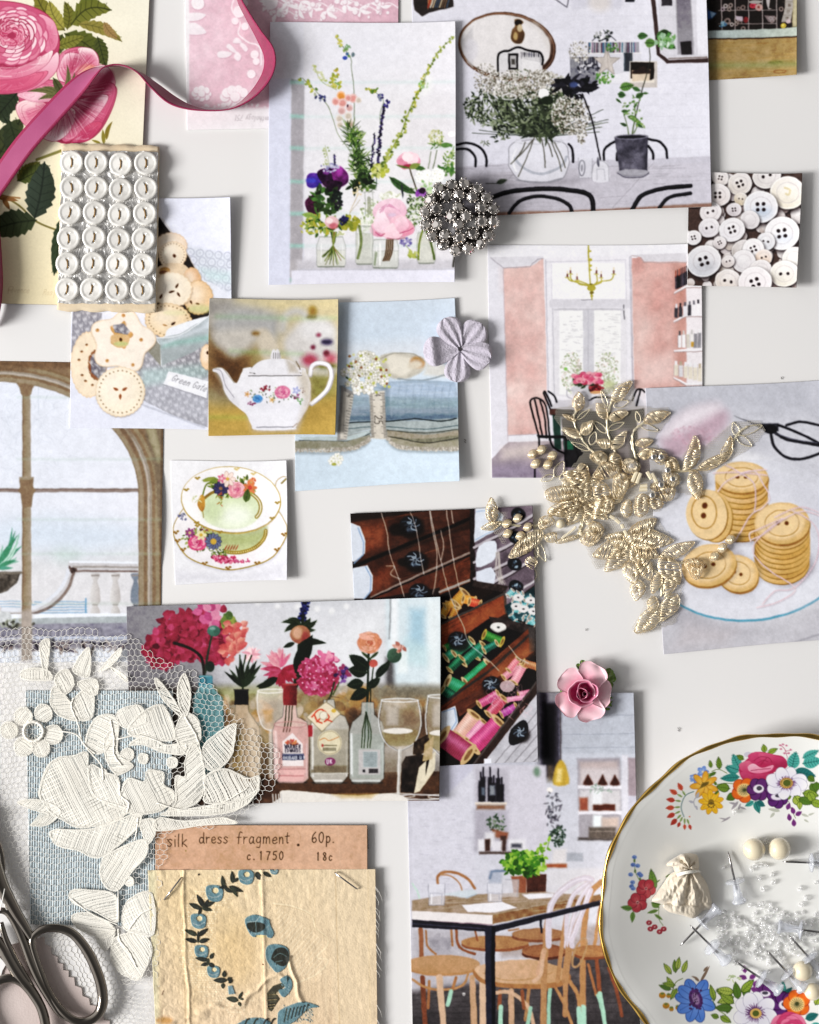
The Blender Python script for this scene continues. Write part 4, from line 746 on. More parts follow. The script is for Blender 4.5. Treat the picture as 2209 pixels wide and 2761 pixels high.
def pr_biscuits():
 c=sheet(VE,[(122,97),(1327,97),(1345,1905),(78,1872)],'dfe2f0',r=.72)
 c.corners('dfe2ef','dfe1f2','e2e4f2','e3e6f4'); c.noise(.03,120)
 c.poly([(985,470),(1330,540),(1340,880),(1180,800)],'d4d9e4',blur=30)
 for i in range(5):
  for j in range(5):
   x,y=1020+i*72+j*20,520+j*62+i*8
   if x < 1330 and y > 470+(x-985)*.2 and y < 860: c.ell(x,y,28,28,'a5a9ba',ring=10,a=.6); c.ell(x,y,10,10,'b9bdcc',a=.5)
 c.poly([(1080,640),(1330,680),(1330,760),(1150,740)],'b5dcd8',a=.4,blur=40)
 # cloth
 lacecloth(c,[(110,960),(330,990),(330,1520),(95,1300)],rot=30,col='8f8d98'); lacecloth(c,[(640,1130),(1175,1180),(1150,1875),(900,1790),(600,1640)],rot=28,col='918f97')
 c.poly([(640,1400),(1175,1500),(1160,1880),(600,1700)],'c9cddc',a=.42,blur=60); c.poly([(640,1430),(1170,1380),(1170,1480),(640,1560)],'a5d8cc',a=.35,blur=40)
 c.poly([(70,1480),(300,1600),(600,1700),(1160,1890),(60,1900)],'e0e3f2',blur=14)
 for i in range(60): t=i/59; x,y=600+520*t,1690+190*t; c.line([(x,y),(x+14,y-8)],4,'9da0b0',a=.7)
 # tin and its dark inside
 c.poly([(780,250),(830,320),(1000,540),(1190,890),(1170,1030),(1040,1060),(700,1000),(700,250)],'2b2320',blur=4); c.line([(800,260),(1010,560),(1190,890)],7,'c9c0b8',sm=0,a=.8)
 c.poly([(1120,735),(1190,760),(1330,860),(1340,900),(1180,900)],'dcdfea',blur=4)
 biscuit(c,870,470,120,100,col='ecd6be',dots=0,edge='dfae80'); biscuit(c,880,540,106,100,col='efdcc0',dots=26,edge='dcb080'); c.ell(893,545,13,14,'5a3218')
 c.poly([(760,640),(900,600),(1000,640),(1000,760),(760,760)],'e5cba8',sm=4); c.ell(820,662,40,28,'b07a48'); c.ell(810,680,34,18,'5a3a22',a=.9)
 biscuit(c,1030,740,70,100,col='d9a878',dots=0,scal=10); biscuit(c,1080,870,110,130,col='e3bd8c',dots=0,edge='c08c50'); 
 for x,y,a_ in ((1020,890,70),(1060,915,10),(1010,950,130)): c.leaf(x,y,34,14,a_,'4a2a14')
 c.ell(1090,960,90,34,'c9cf8c',a=.7,blur=26)
 biscuit(c,880,810,150,135,col='efe0c8',dots=0,edge='d8b080')
 for x,y,a_ in ((905,800,-62),(850,830,-10),(915,830,55),(780,880,-60)): c.leaf(x,y,46,18,a_,'4a2a14')
 biscuit(c,850,1050,180,130,rot=10,col='ebcfa4',dots=30,edge='d2a468',scal=26); c.leaf(870,1085,46,18,-40,'3a2010'); c.leaf(800,1080,44,12,12,'b07a48'); c.ell(900,990,90,20,'d9d8a4',a=.5,blur=16)
 c.poly([(700,1100),(740,1170),(820,1170),(850,1110),(1050,1040),(1165,1020),(1100,1080),(940,1150),(790,1200),(740,1180)],'e9ecf4',sm=4)
 c.poly([(740,1190),(940,1150),(1175,1010),(1175,1200),(1050,1290),(790,1400),(780,1240)],'b6bfc6',col2='9aa4a6',ang=90,tex=.1); c.line([(745,1160),(780,1240),(795,1400)],8,'dfe4ea'); c.line([(740,1180),(940,1160),(1170,1010)],7,'eff2f6',sm=4); c.poly([(740,1190),(785,1240),(790,1400),(690,1290)],'8e8c80'); c.poly([(800,1220),(1175,1160),(1175,1200),(800,1260)],'7fc0b0',a=.5,blur=30); c.poly([(790,1220),(1100,1100),(1175,1040),(1175,1100),(800,1240)],'d3dbe4',a=.6,blur=16)
 biscuit(c,1150,1330,52,96,col='ecc9a0',dots=0,scal=12); c.ell(1155,1298,12,14,'4a2c18')
 # flat biscuits on the cloth
 P=[]
 for i in range(140):
  t=2*math.pi*i/140; k=1+.035*abs(math.sin(14*t)); P.append((230+135*k*math.cos(t),1390+250*k*math.sin(t)))
 c.poly(P,'e6c297'); c.poly([(230+(x-230)*.97,1390+(y-1390)*.97) for x,y in P],'f1dfc4',blur=8,tex=.05)
 P=[]
 for i in range(100): t=2*math.pi*i/100; k=1+.06*abs(math.sin(9*t)); P.append((300+72*k*math.cos(t),1390+118*k*math.sin(t)))
 c.poly(P,'8a5a3a'); lacecloth(c,[(245,1340),(300,1280),(360,1310),(365,1450),(310,1500),(250,1450)],rot=20,col='6f6c74')
 for x,y in ((215,1238),(157,1354),(180,1470),(260,1548),(205,1515),(175,1290)): c.ell(x,y,11,8,'5a3a20'); c.ell(x+2,y+5,12,6,'d89a68',a=.5)
 # blossom shaped biscuit
 P=[]
 for i in range(150): t=2*math.pi*i/150; k=1+.13*math.cos(5*t+.6); P.append((490+235*k*math.cos(t),1210+225*k*math.sin(t)))
 c.poly([(x+4,y+8) for x,y in P],'6a5a50',a=.5,blur=10); c.poly(P,'e2c29a'); c.poly([(490+(x-490)*.975,1210+(y-1210)*.975) for x,y in P],'f3e8da',blur=8,tex=.04)
 P=[(480+(75+22*math.cos(5*i*.1257))*math.cos(i*.1257),1160+(88+26*math.cos(5*i*.1257))*math.sin(i*.1257)) for i in range(50)]
 c.poly(P,'d09a60'); lacecloth(c,[(420,1080),(500,1070),(550,1130),(530,1160),(430,1140)],rot=20,col='7b7880'); c.poly([(410,1160),(540,1165),(530,1240),(470,1260),(410,1230)],'d9b27c',sm=4); c.ell(478,1198,13,16,'4a2c14'); c.ell(480,1228,56,18,'b4c87c',a=.7,blur=12)
 for x,y in ((298,1125),(638,1198),(374,1360),(572,1390),(500,1010)): c.ell(x,y,15,14,'cf9a66'); c.ell(x+2,y-4,9,7,'a86a38',a=.7)
 biscuit(c,475,1600,190,190,col='f3e6cf',dots=30,edge='e6c79c',cut='tri',scal=34,amp=.025)
 # fabric tag
 c.poly([(850,1440),(1160,1520),(1145,1650),(810,1540)],'edeef4'); c.line([(810,1545),(1145,1655)],4,'6c6a74',a=.7); c.text(868,1512,'Green Gate',50,'6a6870',3,slant=.4,rot=18)
 c.finish(1.0)
 return c

def pr_teapot():
 c=sheet(VF,[(62,60),(800,58),(793,852),(45,848)],'a88e58',r=.75)
 c.corners('a8a294','cdbf98','a98f50','b8985a')
 c.poly([(40,250),(250,220),(320,480),(200,700),(40,680)],'5a4228',blur=110,a=.9); c.poly([(40,60),(200,60),(180,130),(40,180)],'8a8684',a=.8,blur=50); c.poly([(220,60),(800,58),(800,120),(300,130)],'d3c391',blur=60); c.poly([(560,480),(800,450),(800,640),(600,700)],'6f7040',a=.7,blur=80)
 c.poly([(45,640),(300,700),(800,650),(800,860),(40,860)],'bd9a55',blur=60); c.poly([(560,700),(700,640),(800,620),(800,740),(560,800)],'a5854a',a=.7,blur=50); c.ell(110,620,120,60,'a09c8c',a=.5,blur=60)
 c.poly([(70,180),(200,100),(360,110),(470,180),(420,330),(330,270),(130,330),(80,260)],'a6a5a4',sm=4,blur=50); c.poly([(90,250),(320,230),(340,290),(200,400),(110,320)],'bdb7ae',sm=4,blur=40); c.poly([(330,250),(400,240),(470,380),(400,420),(350,360)],'c6bba8',sm=4,blur=20); c.ell(325,258,22,14,'7a5c34',a=.9,blur=16); c.line([(480,230),(500,160),(560,130),(620,160),(650,230)],44,'bdbab4',sm=5,blur=26); c.poly([(480,320),(560,210),(700,180),(790,230),(790,480),(560,460)],'c9c5c2',sm=4,blur=40); c.poly([(590,200),(720,180),(780,260),(700,300),(600,280)],'d6d4d4',sm=4,blur=40); c.ell(655,130,24,30,'9c7a3c',blur=20); c.ell(650,165,30,12,'7a6a4c',blur=14)
 c.ell(640,415,46,36,'a84a5c',blur=30); c.ell(760,410,36,36,'b8606c',blur=30); c.ell(735,375,18,18,'6a2c3c',blur=14); c.ell(740,310,34,18,'3c3450',blur=18); c.ell(658,340,14,14,'6a2c40',blur=12); c.ell(690,268,14,12,'8a4456',blur=12); c.ell(735,450,60,18,'6a6c3c',blur=26)
 c.line([(100,160),(480,170)],14,'7fae78',a=.45,blur=26); c.line([(180,360),(600,380)],12,'7fae68',a=.45,blur=26); c.line([(480,175),(790,170)],14,'9cc88a',a=.4,blur=26); c.line([(50,745),(280,745)],16,'98a850',a=.6,blur=26)
 # pot
 B=[(220,540),(245,480),(285,455),(580,455),(620,490),(645,560),(640,660),(600,740),(560,800),(540,818),(330,820),(300,790),(270,730),(225,690),(180,650),(145,600),(130,540),(105,490),(75,478),(85,460),(130,458),(165,490),(200,540)]
 c.poly([(x+8,y+6) for x,y in B],'6a5428',sm=4,a=.35,blur=24); c.line([(640,500),(655,450),(700,432),(750,450),(768,510),(745,580),(700,630),(650,668)],27,'a5a0a4',sm=6); c.line([(640,496),(655,446),(700,430),(748,448),(764,510),(740,578),(696,628),(650,664)],20,'e9e8ee',sm=6)
 c.line([(655,468),(700,447),(740,462),(750,510),(730,570)],4,'9c8a68',sm=6)
 c.poly(B,'e7e6ec',sm=4); c.poly([(560,470),(640,510),(640,660),(560,800),(600,650)],'b5a892',a=.65,blur=30,sm=3); c.poly([(240,600),(290,720),(320,815),(560,815),(600,650),(500,690)],'dcdbe6',a=.7,blur=50); c.poly([(290,680),(400,700),(560,700),(540,812),(340,812)],'eeeef4',a=.6,blur=30)
 c.poly([(78,470),(110,465),(150,520),(190,600),(240,690),(170,640),(130,560)],'cfccd4',a=.5,blur=20); c.line([(85,466),(125,480),(150,560),(200,630)],3,'5c5866',sm=5,a=.8); c.line([(85,462),(130,460),(165,500),(200,545)],2.5,'7a6a50',sm=5,a=.8)
 c.line([(330,803),(540,802)],2.5,'5a5866',a=.9); c.line([(540,804),(565,780)],3,'7a5a40'); c.line([(565,790),(610,720),(640,640),(645,560)],3,'a08058',sm=5,a=.7)
 c.poly([(285,460),(590,460),(592,505),(282,508)],'e2e0e6',sm=0); c.line([(283,505),(592,503)],4,'3c3838'); c.line([(290,487),(580,486)],3.5,'4a443e'); c.line([(303,455),(300,480),(320,492)],5,'2e2a28',sm=3); c.line([(560,420),(578,455),(585,490)],5,'5c4a38',sm=4)
 c.poly([(305,488),(310,450),(350,420),(420,405),(500,408),(550,430),(572,462),(576,488)],'e2e1e7',sm=4); c.poly([(500,408),(560,440),(574,488),(520,486)],'a79a86',a=.7,blur=20); c.poly([(412,410),(418,362),(432,350),(440,360),(450,350),(462,362),(468,410)],'dddbe0',sm=3)
 for x in (428,440,453,464): c.line([(x,404),(x+1,372)],3,'4c4648')
 # painted spray
 c.clump(430,610,160,44,70,14,7,['5a6a5a','8a9a70','4a5048','a8b490']); c.rose(480,600,52,('f2c3d2','d97a9c','a83c64'),sq=.75,rings=3); c.rose(336,638,34,('9ac0e8','4f88c8','24508c'),sq=.75,rings=3); c.flower(276,612,18,5,'dcb088','b8803c',.3); c.flower(420,645,18,5,'e0c090','b8803c',.3); c.flower(560,590,24,5,'a3a9d4','d0d3ec',.3); c.clump(385,580,34,20,14,7,6,['7a2838','4c2430','903c4c'],'e'); c.clump(300,662,20,10,6,8,7,['7a3c58','a06a88'],'e'); c.clump(560,625,20,12,7,6,6,['6a2c4c','9a5a80'],'e'); c.clump(580,650,12,14,8,16,8,['6a9a60','8ab07a']); c.clump(600,585,14,14,6,8,6,['8a6a5c','6a4c44'])
 c.finish(.8)
 return c

def pr_linen():
 c=sheet(VF,[(560,90),(1475,48),(1513,1120),(548,1168)],'cfdcea',r=.72)
 c.corners('c9d7e6','d5e0ec','cddfee','cbdcea'); c.noise(.04,90)
 c.poly([(560,80),(1500,40),(1500,300),(820,340),(560,300)],'c6d5e6',a=.5,blur=80); c.poly([(800,330),(1300,300),(1300,420),(900,430)],'d9dee6',a=.8,blur=60)
 # curled ribbon behind
 c.poly([(1040,400),(1130,370),(1260,385),(1310,430),(1290,480),(1200,520),(1100,510)],'c2bcae',sm=4,blur=8); c.poly([(1090,390),(1180,390),(1240,420),(1200,500),(1110,480)],'e2dcce',sm=4,blur=14); c.ell(1265,425,44,34,'b5885c',rot=10,blur=10); c.ell(1250,440,40,24,'d8cdb8',blur=14,rot=-10); c.line([(1040,410),(1120,375),(1240,378),(1305,420)],5,'8a8472',sm=5,a=.8); c.poly([(1320,400),(1420,440),(1490,480),(1490,520),(1300,500)],'d3d2cc',blur=16); c.line([(1150,522),(1300,530),(1420,500)],8,'5f6c74',sm=4,a=.7,blur=5)
 # blue roll
 c.poly([(810,560),(1000,545),(1250,530),(1480,540),(1500,640),(1500,740),(1400,755),(1100,760),(860,765),(810,760)],'8fa3b4',sm=0); c.poly([(1070,540),(1490,545),(1500,640),(1080,620)],'a9bdd6',a=.9,blur=30); c.poly([(1080,640),(1500,650),(1500,720),(1080,700)],'7f9aa4',a=.7,blur=30); c.poly([(860,690),(1500,690),(1500,760),(860,770)],'8a98a8',a=.7,blur=20)
 for i in range(260): x,y=c.R.uniform(830,1490),c.R.uniform(560,750); c.line([(x,y),(x+c.R.uniform(-6,26),y+c.R.uniform(20,40))],1.6,c.pick(['6f8698','b8c9da','8fa2b4']),a=.4)
 for i in range(420):
  x,y=c.R.uniform(830,1480),c.R.uniform(545,760); t=(y-545)/215; c.line([(x,y),(x+c.R.uniform(30,110),y+c.R.uniform(-4,4)-6*(t-.5))],c.R.uniform(2,7),c.pick(['b9c9dc','c9d6e4','9fb4cc'] if t < .38 else (['7f95a8','8fa9b0','6f8c94','a5bcc4'] if t < .7 else ['62748a','77889c','8a9cae'])),a=.3,blur=3)
 c.poly([(810,735),(1500,725),(1500,762),(810,772)],'4c5a68',a=.6,blur=16); c.poly([(1060,560),(1100,560),(1100,770),(1080,770)],'5c6c7c',a=.5,blur=16)
 for i in range(9): x=1120+i*42; c.line([(x,560),(x-12,650),(x-6,745)],5,c.pick(['6f8498','b4c6da']),a=.35,sm=4,blur=5)
 # layers
 def lay(P0,P1,col): c.poly(list(spline(P0,False,5))+list(spline(P1,False,5))[::-1],col,tex=.15)
 lay([(850,775),(990,772),(1100,765),(1300,765),(1505,750)],[(850,850),(990,815),(1090,820),(1300,830),(1505,815)],'a0abac'); c.line([(850,778),(1000,770),(1100,768),(1250,755),(1400,768),(1490,752)],7,'2c3234',sm=5)
 c.line([(850,812),(1000,800),(1100,800),(1300,815),(1505,792)],5,'4c585c',sm=5); lay([(850,850),(990,820),(1090,820),(1300,828),(1505,812)],[(850,880),(990,840),(1100,850),(1300,870),(1505,850)],'8b908c'); lay([(1085,850),(1200,862),(1330,868),(1505,845)],[(1085,862),(1200,890),(1330,905),(1505,890)],'7c7a6c'); lay([(1085,815),(1200,835),(1330,845),(1505,820)],[(1085,850),(1200,865),(1330,868),(1505,850)],'9c9280'); c.line([(1085,818),(1200,832),(1330,835),(1505,815)],5,'4a4a44',sm=5)
 c.poly([(580,860),(860,855),(985,820),(990,850),(860,885),(600,880)],'b6c4c6',sm=0); c.line([(575,878),(860,882),(990,838)],5,'3c4244',sm=4); c.poly([(548,880),(850,885),(990,845),(985,890),(880,930),(548,930)],'8b8878',tex=.15); c.poly([(1085,850),(1200,880),(1330,895),(1505,880),(1505,925),(1300,930),(1130,900)],'99937f',tex=.15); c.line([(1085,855),(1200,875),(1330,895),(1505,865)],5,'3c3c38',sm=5)
 for P in ([(550,935),(750,935),(880,925),(960,890),(985,865)],[(1085,860),(1140,910),(1230,925),(1400,930),(1505,925)]):
  c.line([(x,y+16) for x,y in P],16,'5f6a70',sm=5,a=.5,blur=12)
  S=spline(P,False,90)
  for p in S: c.ell(p[0]+c.R.uniform(-5,5),p[1]+c.R.uniform(-9,11),6,4,c.pick(['b8b0a4','d0c9bd','8f877a','a39a8c']),rot=c.R.uniform(0,180))
 # flat edge left of tape
 c.poly([(820,560),(895,600),(850,875),(795,880)],'8f8c8a',sm=0); c.poly([(835,590),(892,620),(852,870),(812,870)],'c9c3b8',tex=.1)
 for i in range(15): t=i/14; x,y=888-38*t,630+230*t; c.line([(x,y),(x-(26 if i % 5 == 0 else 14),y-4)],3,'4a4744')
 c.text(850,615,'9',26,'3c3a3a',3,rot=75)
 # tape
 c.poly([(985,600),(1072,590),(1082,870),(995,870)],'cfc7ba',tex=.1); c.poly([(985,600),(1072,590),(1074,660),(987,660)],'ded7cc',a=.7,blur=12)
 for i in range(34):
  t=i/33; y=605+255*t; L_=26 if i % 5 == 0 else 14; c.line([(986+10*t,y),(986+10*t+L_,y)],2.6,'55504c',a=.9); c.line([(1073+9*t,y),(1073+9*t-L_,y)],2.6,'55504c',a=.9)
 c.text(1016,606,'4',36,'4a4642',3.5,rot=90); c.text(1014,735,'25',46,'3c3836',4.5,rot=90,adv=.62)
 # viburnum head
 c.clump(950,500,110,90,40,26,12,['5a6a3c','4a4030','3c4a2c','7a5c3c']); c.ell(955,470,20,14,'6a4030',blur=6)
 for i in range(95):
  t=c.R.uniform(0,6.283); q=math.sqrt(c.R.random()); x,y=965+q*135*math.cos(t)*(1 if math.sin(t) > -.2 else .62),485+q*115*math.sin(t)
  if x < 830 and y < 440: continue
  c.flower(x,y,c.R.uniform(17,24),5,c.pick(['f4f3ee','fbfaf6','e9e7e0','d9d6cc']),c.pick(['c9cc7a','a8ac5c','8a8a50']),.22,rot=c.R.uniform(0,72),wid=.85,edge='94907c')
 for i in range(36): c.ell(965+c.R.uniform(-130,140),500+c.R.uniform(-120,100),8,8,c.pick(['c5c86c','aeb454','8a5c3c','dadb9c']))
 c.flower(915,590,28,5,'f7f6f2','d6cfa0',.2,wid=.8,edge='a8a498'); c.flower(985,585,28,5,'f7f6f2','d6cfa0',.2,wid=.8,rot=30,edge='a8a498')
 for x,y in ((775,985),(800,970),(790,1000),(815,985),(765,1000),(805,1005)): c.flower(x,y,20,5,'f2f1ea','c9c98a',.25,rot=x,wid=.85,edge='aeb0a8')
 c.ell(780,1018,14,9,'a8a84a')
 c.finish(1.)
 return c

def pr_window():
 c=sheet(VG,[(-55,32),(950,35),(936,1785),(-55,1780)],'e2e6f2',r=.66)
 c.corners('dfe5f2','e4e8f4','dfdfe8','d8dce6'); c.noise(.03,80)
 # far garden
 c.poly([(-60,960),(300,930),(600,960),(820,1000),(820,1240),(-60,1240)],'cfdae8',blur=90); c.poly([(-60,1120),(500,1150),(820,1100),(820,1500),(-60,1500)],'d8d6d8',a=.7,blur=90); c.ell(390,1160,70,40,'b9ccc8',a=.6,blur=60)
 for i in range(60):
  x,y=c.pick([c.R.uniform(180,400),c.R.uniform(-20,120)]),c.R.uniform(160,700); an=c.R.uniform(-2.6,.6)
  c.line([(x,y),(x+40*math.cos(an),y+30*math.sin(an)),(x+90*math.cos(an+.4),y+80*math.sin(an+.3))],2,'b5bccd',sm=3,a=.5,w2=1)
 c.line([(225,150),(225,330)],5,'bcc6d6',a=.6)
 # bench
 for i in range(5): c.line([(-20+i*60 if 0 else 200-i*30,1430+i*16),(505,1428+i*16)],7,'7fa8cc',a=.85); c.line([(-30,1425+i*16),(120,1425+i*16)],7,'8fb0cc',a=.8)
 c.line([(500,1410),(500,1495)],9,'6a9cc4')
 # balustrade
 c.poly([(400,1195),(800,1200),(800,1255),(455,1250),(420,1290),(380,1380),(300,1450),(190,1500),(40,1510),(-60,1480),(-60,1420),(20,1465),(180,1460),(270,1420),(350,1340),(395,1260)],'c6c4c8',sm=0); c.line([(410,1196),(800,1202)],12,'e6ebf4'); c.line([(440,1250),(800,1252)],12,'7a6c68'); c.line([(430,1225),(800,1228)],12,'9a928e'); c.line([(430,1260),(400,1350),(320,1440),(200,1495),(40,1505)],18,'6a5a52',sm=6,a=.8); c.line([(405,1230),(370,1330),(280,1420),(170,1470),(20,1475)],22,'d8dce6',sm=6)
 c.clump(420,1240,26,14,10,12,8,['4a3c38','6a5c58'],'e')
 for x in (555,672,790):
  P=[(x-26,1265),(x+26,1265),(x+22,1290),(x+12,1310),(x+26,1360),(x+30,1420),(x+12,1450),(x+24,1470),(x+24,1500),(x-24,1500),(x-24,1470),(x-12,1450),(x-30,1420),(x-26,1360),(x-12,1310),(x-22,1290)]
  c.poly(P,'d8d6d6',sm=3,col2='b4aeac',ang=0) if x < 700 else c.poly(P,'7c8494',sm=3)
  c.line([(x-20,1276),(x+20,1276)],8,'8f8682'); c.line([(x-14,1446),(x+14,1446)],5,'8f8682')
 c.poly([(-60,1500),(820,1495),(820,1525),(-60,1540)],'e8edf6'); c.poly([(-60,1530),(820,1510),(820,1560),(-60,1600)],'a8b0b4',tex=.15); c.poly([(-60,1560),(820,1550),(820,1630),(-60,1640)],'8a8898',tex=.25); c.poly([(-60,1480),(60,1490),(80,1560),(-60,1570)],'c9cdd0',tex=.2); c.rect(190,1630,820,1670,'c6cee0',tex=.1); c.rect(-60,1650,820,1720,'77727c',a=.8,blur=14,tex=.3); c.rect(-60,1700,820,1800,'dfe4ee',blur=12)
 c.clump(400,1690,420,26,60,30,7,['5c5660','8a7c78','a89c98','3c383e'],'e'); c.clump(100,1560,100,26,50,12,8,['6a6a60','4a4a44','9aa090'],'e')
 # urn with agave
 c.poly([(-60,1270),(120,1262),(100,1320),(40,1370),(-20,1385),(-60,1380)],'5c5650',tex=.3); c.line([(-60,1262),(122,1258)],16,'77716a')
 for i in range(30): an=c.R.uniform(-150,10); c.leaf(-20+c.R.uniform(-20,20),1230,c.R.uniform(120,260) if an < -40 else c.R.uniform(90,150),24,an,c.pick(['7fb8a0','98c8b4','5f9c84','b8dccc','4a8468']),'4f8c74',bend=c.R.uniform(-.1,.15))
 # frame
 F,F2,F3='84725f','a0917f','6c5b49'
 c.rect(-60,770,860,792,'8a7b76',blur=3); c.rect(-60,770,860,778,'6f625c',a=.7)
 c.poly([(132,120),(178,120),(186,1760),(128,1770)],F,col2=F2,ang=0); c.line([(134,140),(134,1700)],5,F3,a=.7,blur=3); c.poly([(120,1480),(190,1480),(192,1800),(116,1800)],'b9b0ac',a=.6,blur=20)
 c.poly([(100,150),(115,180),(130,230),(178,230),(190,190),(205,150)],F,sm=3); c.poly([(114,705),(196,705),(196,760),(208,782),(196,800),(186,880),(130,880),(122,800),(106,782),(118,760)],F); c.ell(154,712,42,9,F2,a=.7)
 # arch: outer wall fills the corner,ring bands
 th=np.linspace(0,1,30)
 def arc(cx,cy,rx,ry,a0,a1): return [(cx+rx*math.cos(a),cy+ry*math.sin(a)) for a in np.linspace(a0,a1,30)]
 inner=arc(-10,800,815,650,-math.pi*.72,0); inner=[(x,y) for x,y in inner]
 outerP=[(-400,20)]+[(-400,300)]+inner+[(808,1800),(1000,1800),(1000,20)]
 c.poly(outerP,F)
 for off,w_,col in ((20,26,'9a8a78'),(42,16,'7c6a56'),(62,12,'c9c3bc'),(76,10,'9c948c'),(92,16,'806e5a'),(112,22,'958672'),(130,10,'7a6850')):
  P=arc(-10,800,815+off,650+off*.8,-math.pi*.72,0)+[(805+off,1200),(806+off,1800)]; c.line(P,w_,col,a=.75,blur=5)
 c.poly([(840,420),(955,420),(945,1000),(925,1000),(900,640),(860,520)],'7a6f60',blur=10); c.poly([(850,420),(900,420),(935,560),(925,620)],'b0a684',a=.7,blur=14); c.poly([(700,420),(760,420),(800,560),(775,560)],'6f5f50',a=.6,blur=16); c.line([(945,420),(938,1440)],16,'5c4c3c',a=.6)
 c.poly([(-60,20),(960,20),(960,60),(500,60),(300,70),(-60,90)],'6c5844',a=.6,blur=20)
 for y in (240,600,950,1150,1440): c.rect(100,y-6,960,y+6,'9ab8a0',a=.22,blur=12)
 c.finish(1.)
 return c

def pr_teacup():
 c=sheet(VG,[(1000,612),(1662,603),(1678,1305),(1015,1325)],'ececf0',r=.8)
 c.corners('ebebef','e8e8ec','e2e2e8','e9e9ee'); c.poly([(1020,1250),(1400,1280),(1670,1180),(1670,1300),(1030,1310)],'c9c8d2',a=.6,blur=50)
 GD='9a7a30'
 # saucer
 P=[(1340+332*(1+.012*math.cos(8*t))*math.cos(t),1015+228*(1+.012*math.cos(8*t))*math.sin(t)) for t in np.linspace(0,6.283,90)]
 P=[(x,y) for x,y in P]; c.poly([(x+2,y+8) for x,y in P],'a9a6b4',a=.6,blur=16); c.poly(P,GD); c.poly([(1340+(x-1340)*.985,1013+(y-1015)*.98) for x,y in P],'f1eeee',col2='e6e2e6',ang=90)
 c.ell(1370,1010,185,130,'b8c088',blur=14); c.ell(1370,990,180,110,'a3ad72',a=.8,blur=30); c.dotring(1370,1015,178,128,40,11,'93762c',t0=0,t1=110); c.dotring(1370,1015,178,128,26,4,'d8c890',t0=0,t1=110)
 for t in (30,60,92,118,150,165,178,5): a_=math.radians(t); x,y=1340+316*math.cos(a_),1015+214*math.sin(a_); [c.ell(x+dx,y+dy,8,6,'8a6420') for dx,dy in ((-10,0),(10,-3),(0,8))]
 c.clump(1170,1060,100,60,70,26,12,['7a8a4a','9aa45c','5a6a3c','4a4a3c']); c.rose(1150,1085,66,('f6c9d0','d6587c','a02450'),sq=.7,rings=4); c.flower(1242,1078,46,12,'6a7088','c9a03c',.38,wid=.5,edge='3c3c4c'); c.flower(1105,1028,28,7,'8a4a74','c9a878',.3); c.flower(1170,1040,32,6,'e2d8a8','c9a03c',.3); c.clump(1310,1180,90,22,60,12,8,['c8486c','d97890','9a2c50'],'e'); c.clump(1410,1190,50,10,18,10,5,['c8486c','b85a78'],'e'); c.clump(1280,1140,60,20,30,22,8,['6a7a3c','8a9450','4c5a30']); 
 for i in range(5): c.leaf(1305+i*16,1130,40,7,-60,'a04838')
 c.clump(1065,935,26,20,14,9,6,['6a6a8a','9a98b0','4a5060'],'e'); c.clump(1185,1010,60,16,16,16,10,['7a3c50','b8a050','8a9450'])
 # cup
 c.line([(1600,770),(1610,730),(1640,705),(1665,708)],18,'e4e1e4',sm=5); c.line([(1632,800),(1650,770),(1668,740)],16,'e4e1e4',sm=4); c.line([(1600,760),(1612,725),(1645,702),(1665,703)],3,GD,sm=5); c.line([(1640,740),(1665,715)],10,'7c6c3c')
 c.ell(1345,838,292,196,GD,rot=4); c.ell(1344,834,287,190,'f4f2f2',rot=4); c.ell(1345,838,289,194,'c9a850',ring=3,rot=4,a=.9); c.ell(1400,930,200,80,'dcd9e0',a=.5,blur=60); c.ell(1200,760,120,80,'e4e1e6',a=.6,blur=50)
 c.poly([(1170,870),(1200,810),(1300,780),(1450,800),(1510,860),(1515,930),(1440,990),(1330,1008),(1230,980),(1180,930)],'cfdcb0',sm=5,col2='d9e2c4',ang=90,blur=6); c.ell(1370,930,90,60,'edf2e4',a=.9,blur=50); c.ell(1240,900,60,60,'bfcf9c',a=.6,blur=40)
 c.dotring(1345,880,172,110,22,11,'8a7028',t0=-60,t1=30); c.dotring(1345,880,172,110,22,5,'e6dfc0',t0=-60,t1=30); c.dotring(1345,880,175,110,9,9,'8a7028',t0=-150,t1=-120); c.line([(1178,890),(1185,940)],4,'8a7028')
 c.clump(1350,760,130,60,110,30,13,['6f8038','93a04c','55642c','a9b068']); c.line([(1180,810),(1200,750),(1240,730)],9,'6c7a34',sm=5); c.leaf(1300,745,130,30,190,'77863a',bend=.12); c.leaf(1180,730,80,24,-20,'8a9648')
 c.rose(1375,778,58,('f7cfd2','e08a98','b03c60'),sq=.85,rings=4); c.flower(1285,770,42,10,'4a4668','8a6a50',.25,wid=.5,edge='2c2840'); c.flower(1325,715,44,7,'f2ddd2','d9a84c',.22,wid=.5,edge='b88a80'); c.flower(1290,712,26,5,'d8708c','f0c0c8',.3); c.flower(1455,765,40,7,'d87850','c04a3c',.3,wid=.5); c.clump(1470,720,18,10,12,9,7,['c8583c','e08a60'],'e'); c.leaf(1430,850,80,44,-80,'5c6c38','3c4a20'); c.clump(1275,830,20,40,12,24,6,['b8603c','8a8a3c'])
 c.poly([(1150,850),(1170,808),(1190,820),(1192,880),(1175,905),(1155,880)],'c8923a',sm=4,col2='a8702c',ang=90); c.clump(1130,830,40,14,8,24,6,['d8d8a8','c0c488'])
 for x,y in ((1150,708),(1085,775),(1378,655),(1475,683),(1615,850),(1585,940),(1280,1022),(1150,985),(1145,968)): [c.ell(x+dx,y+dy,8,5,GD if y > 690 else 'd8c078') for dx,dy in ((-9,0),(9,-2),(0,6))]
 c.finish(.6)
 return c

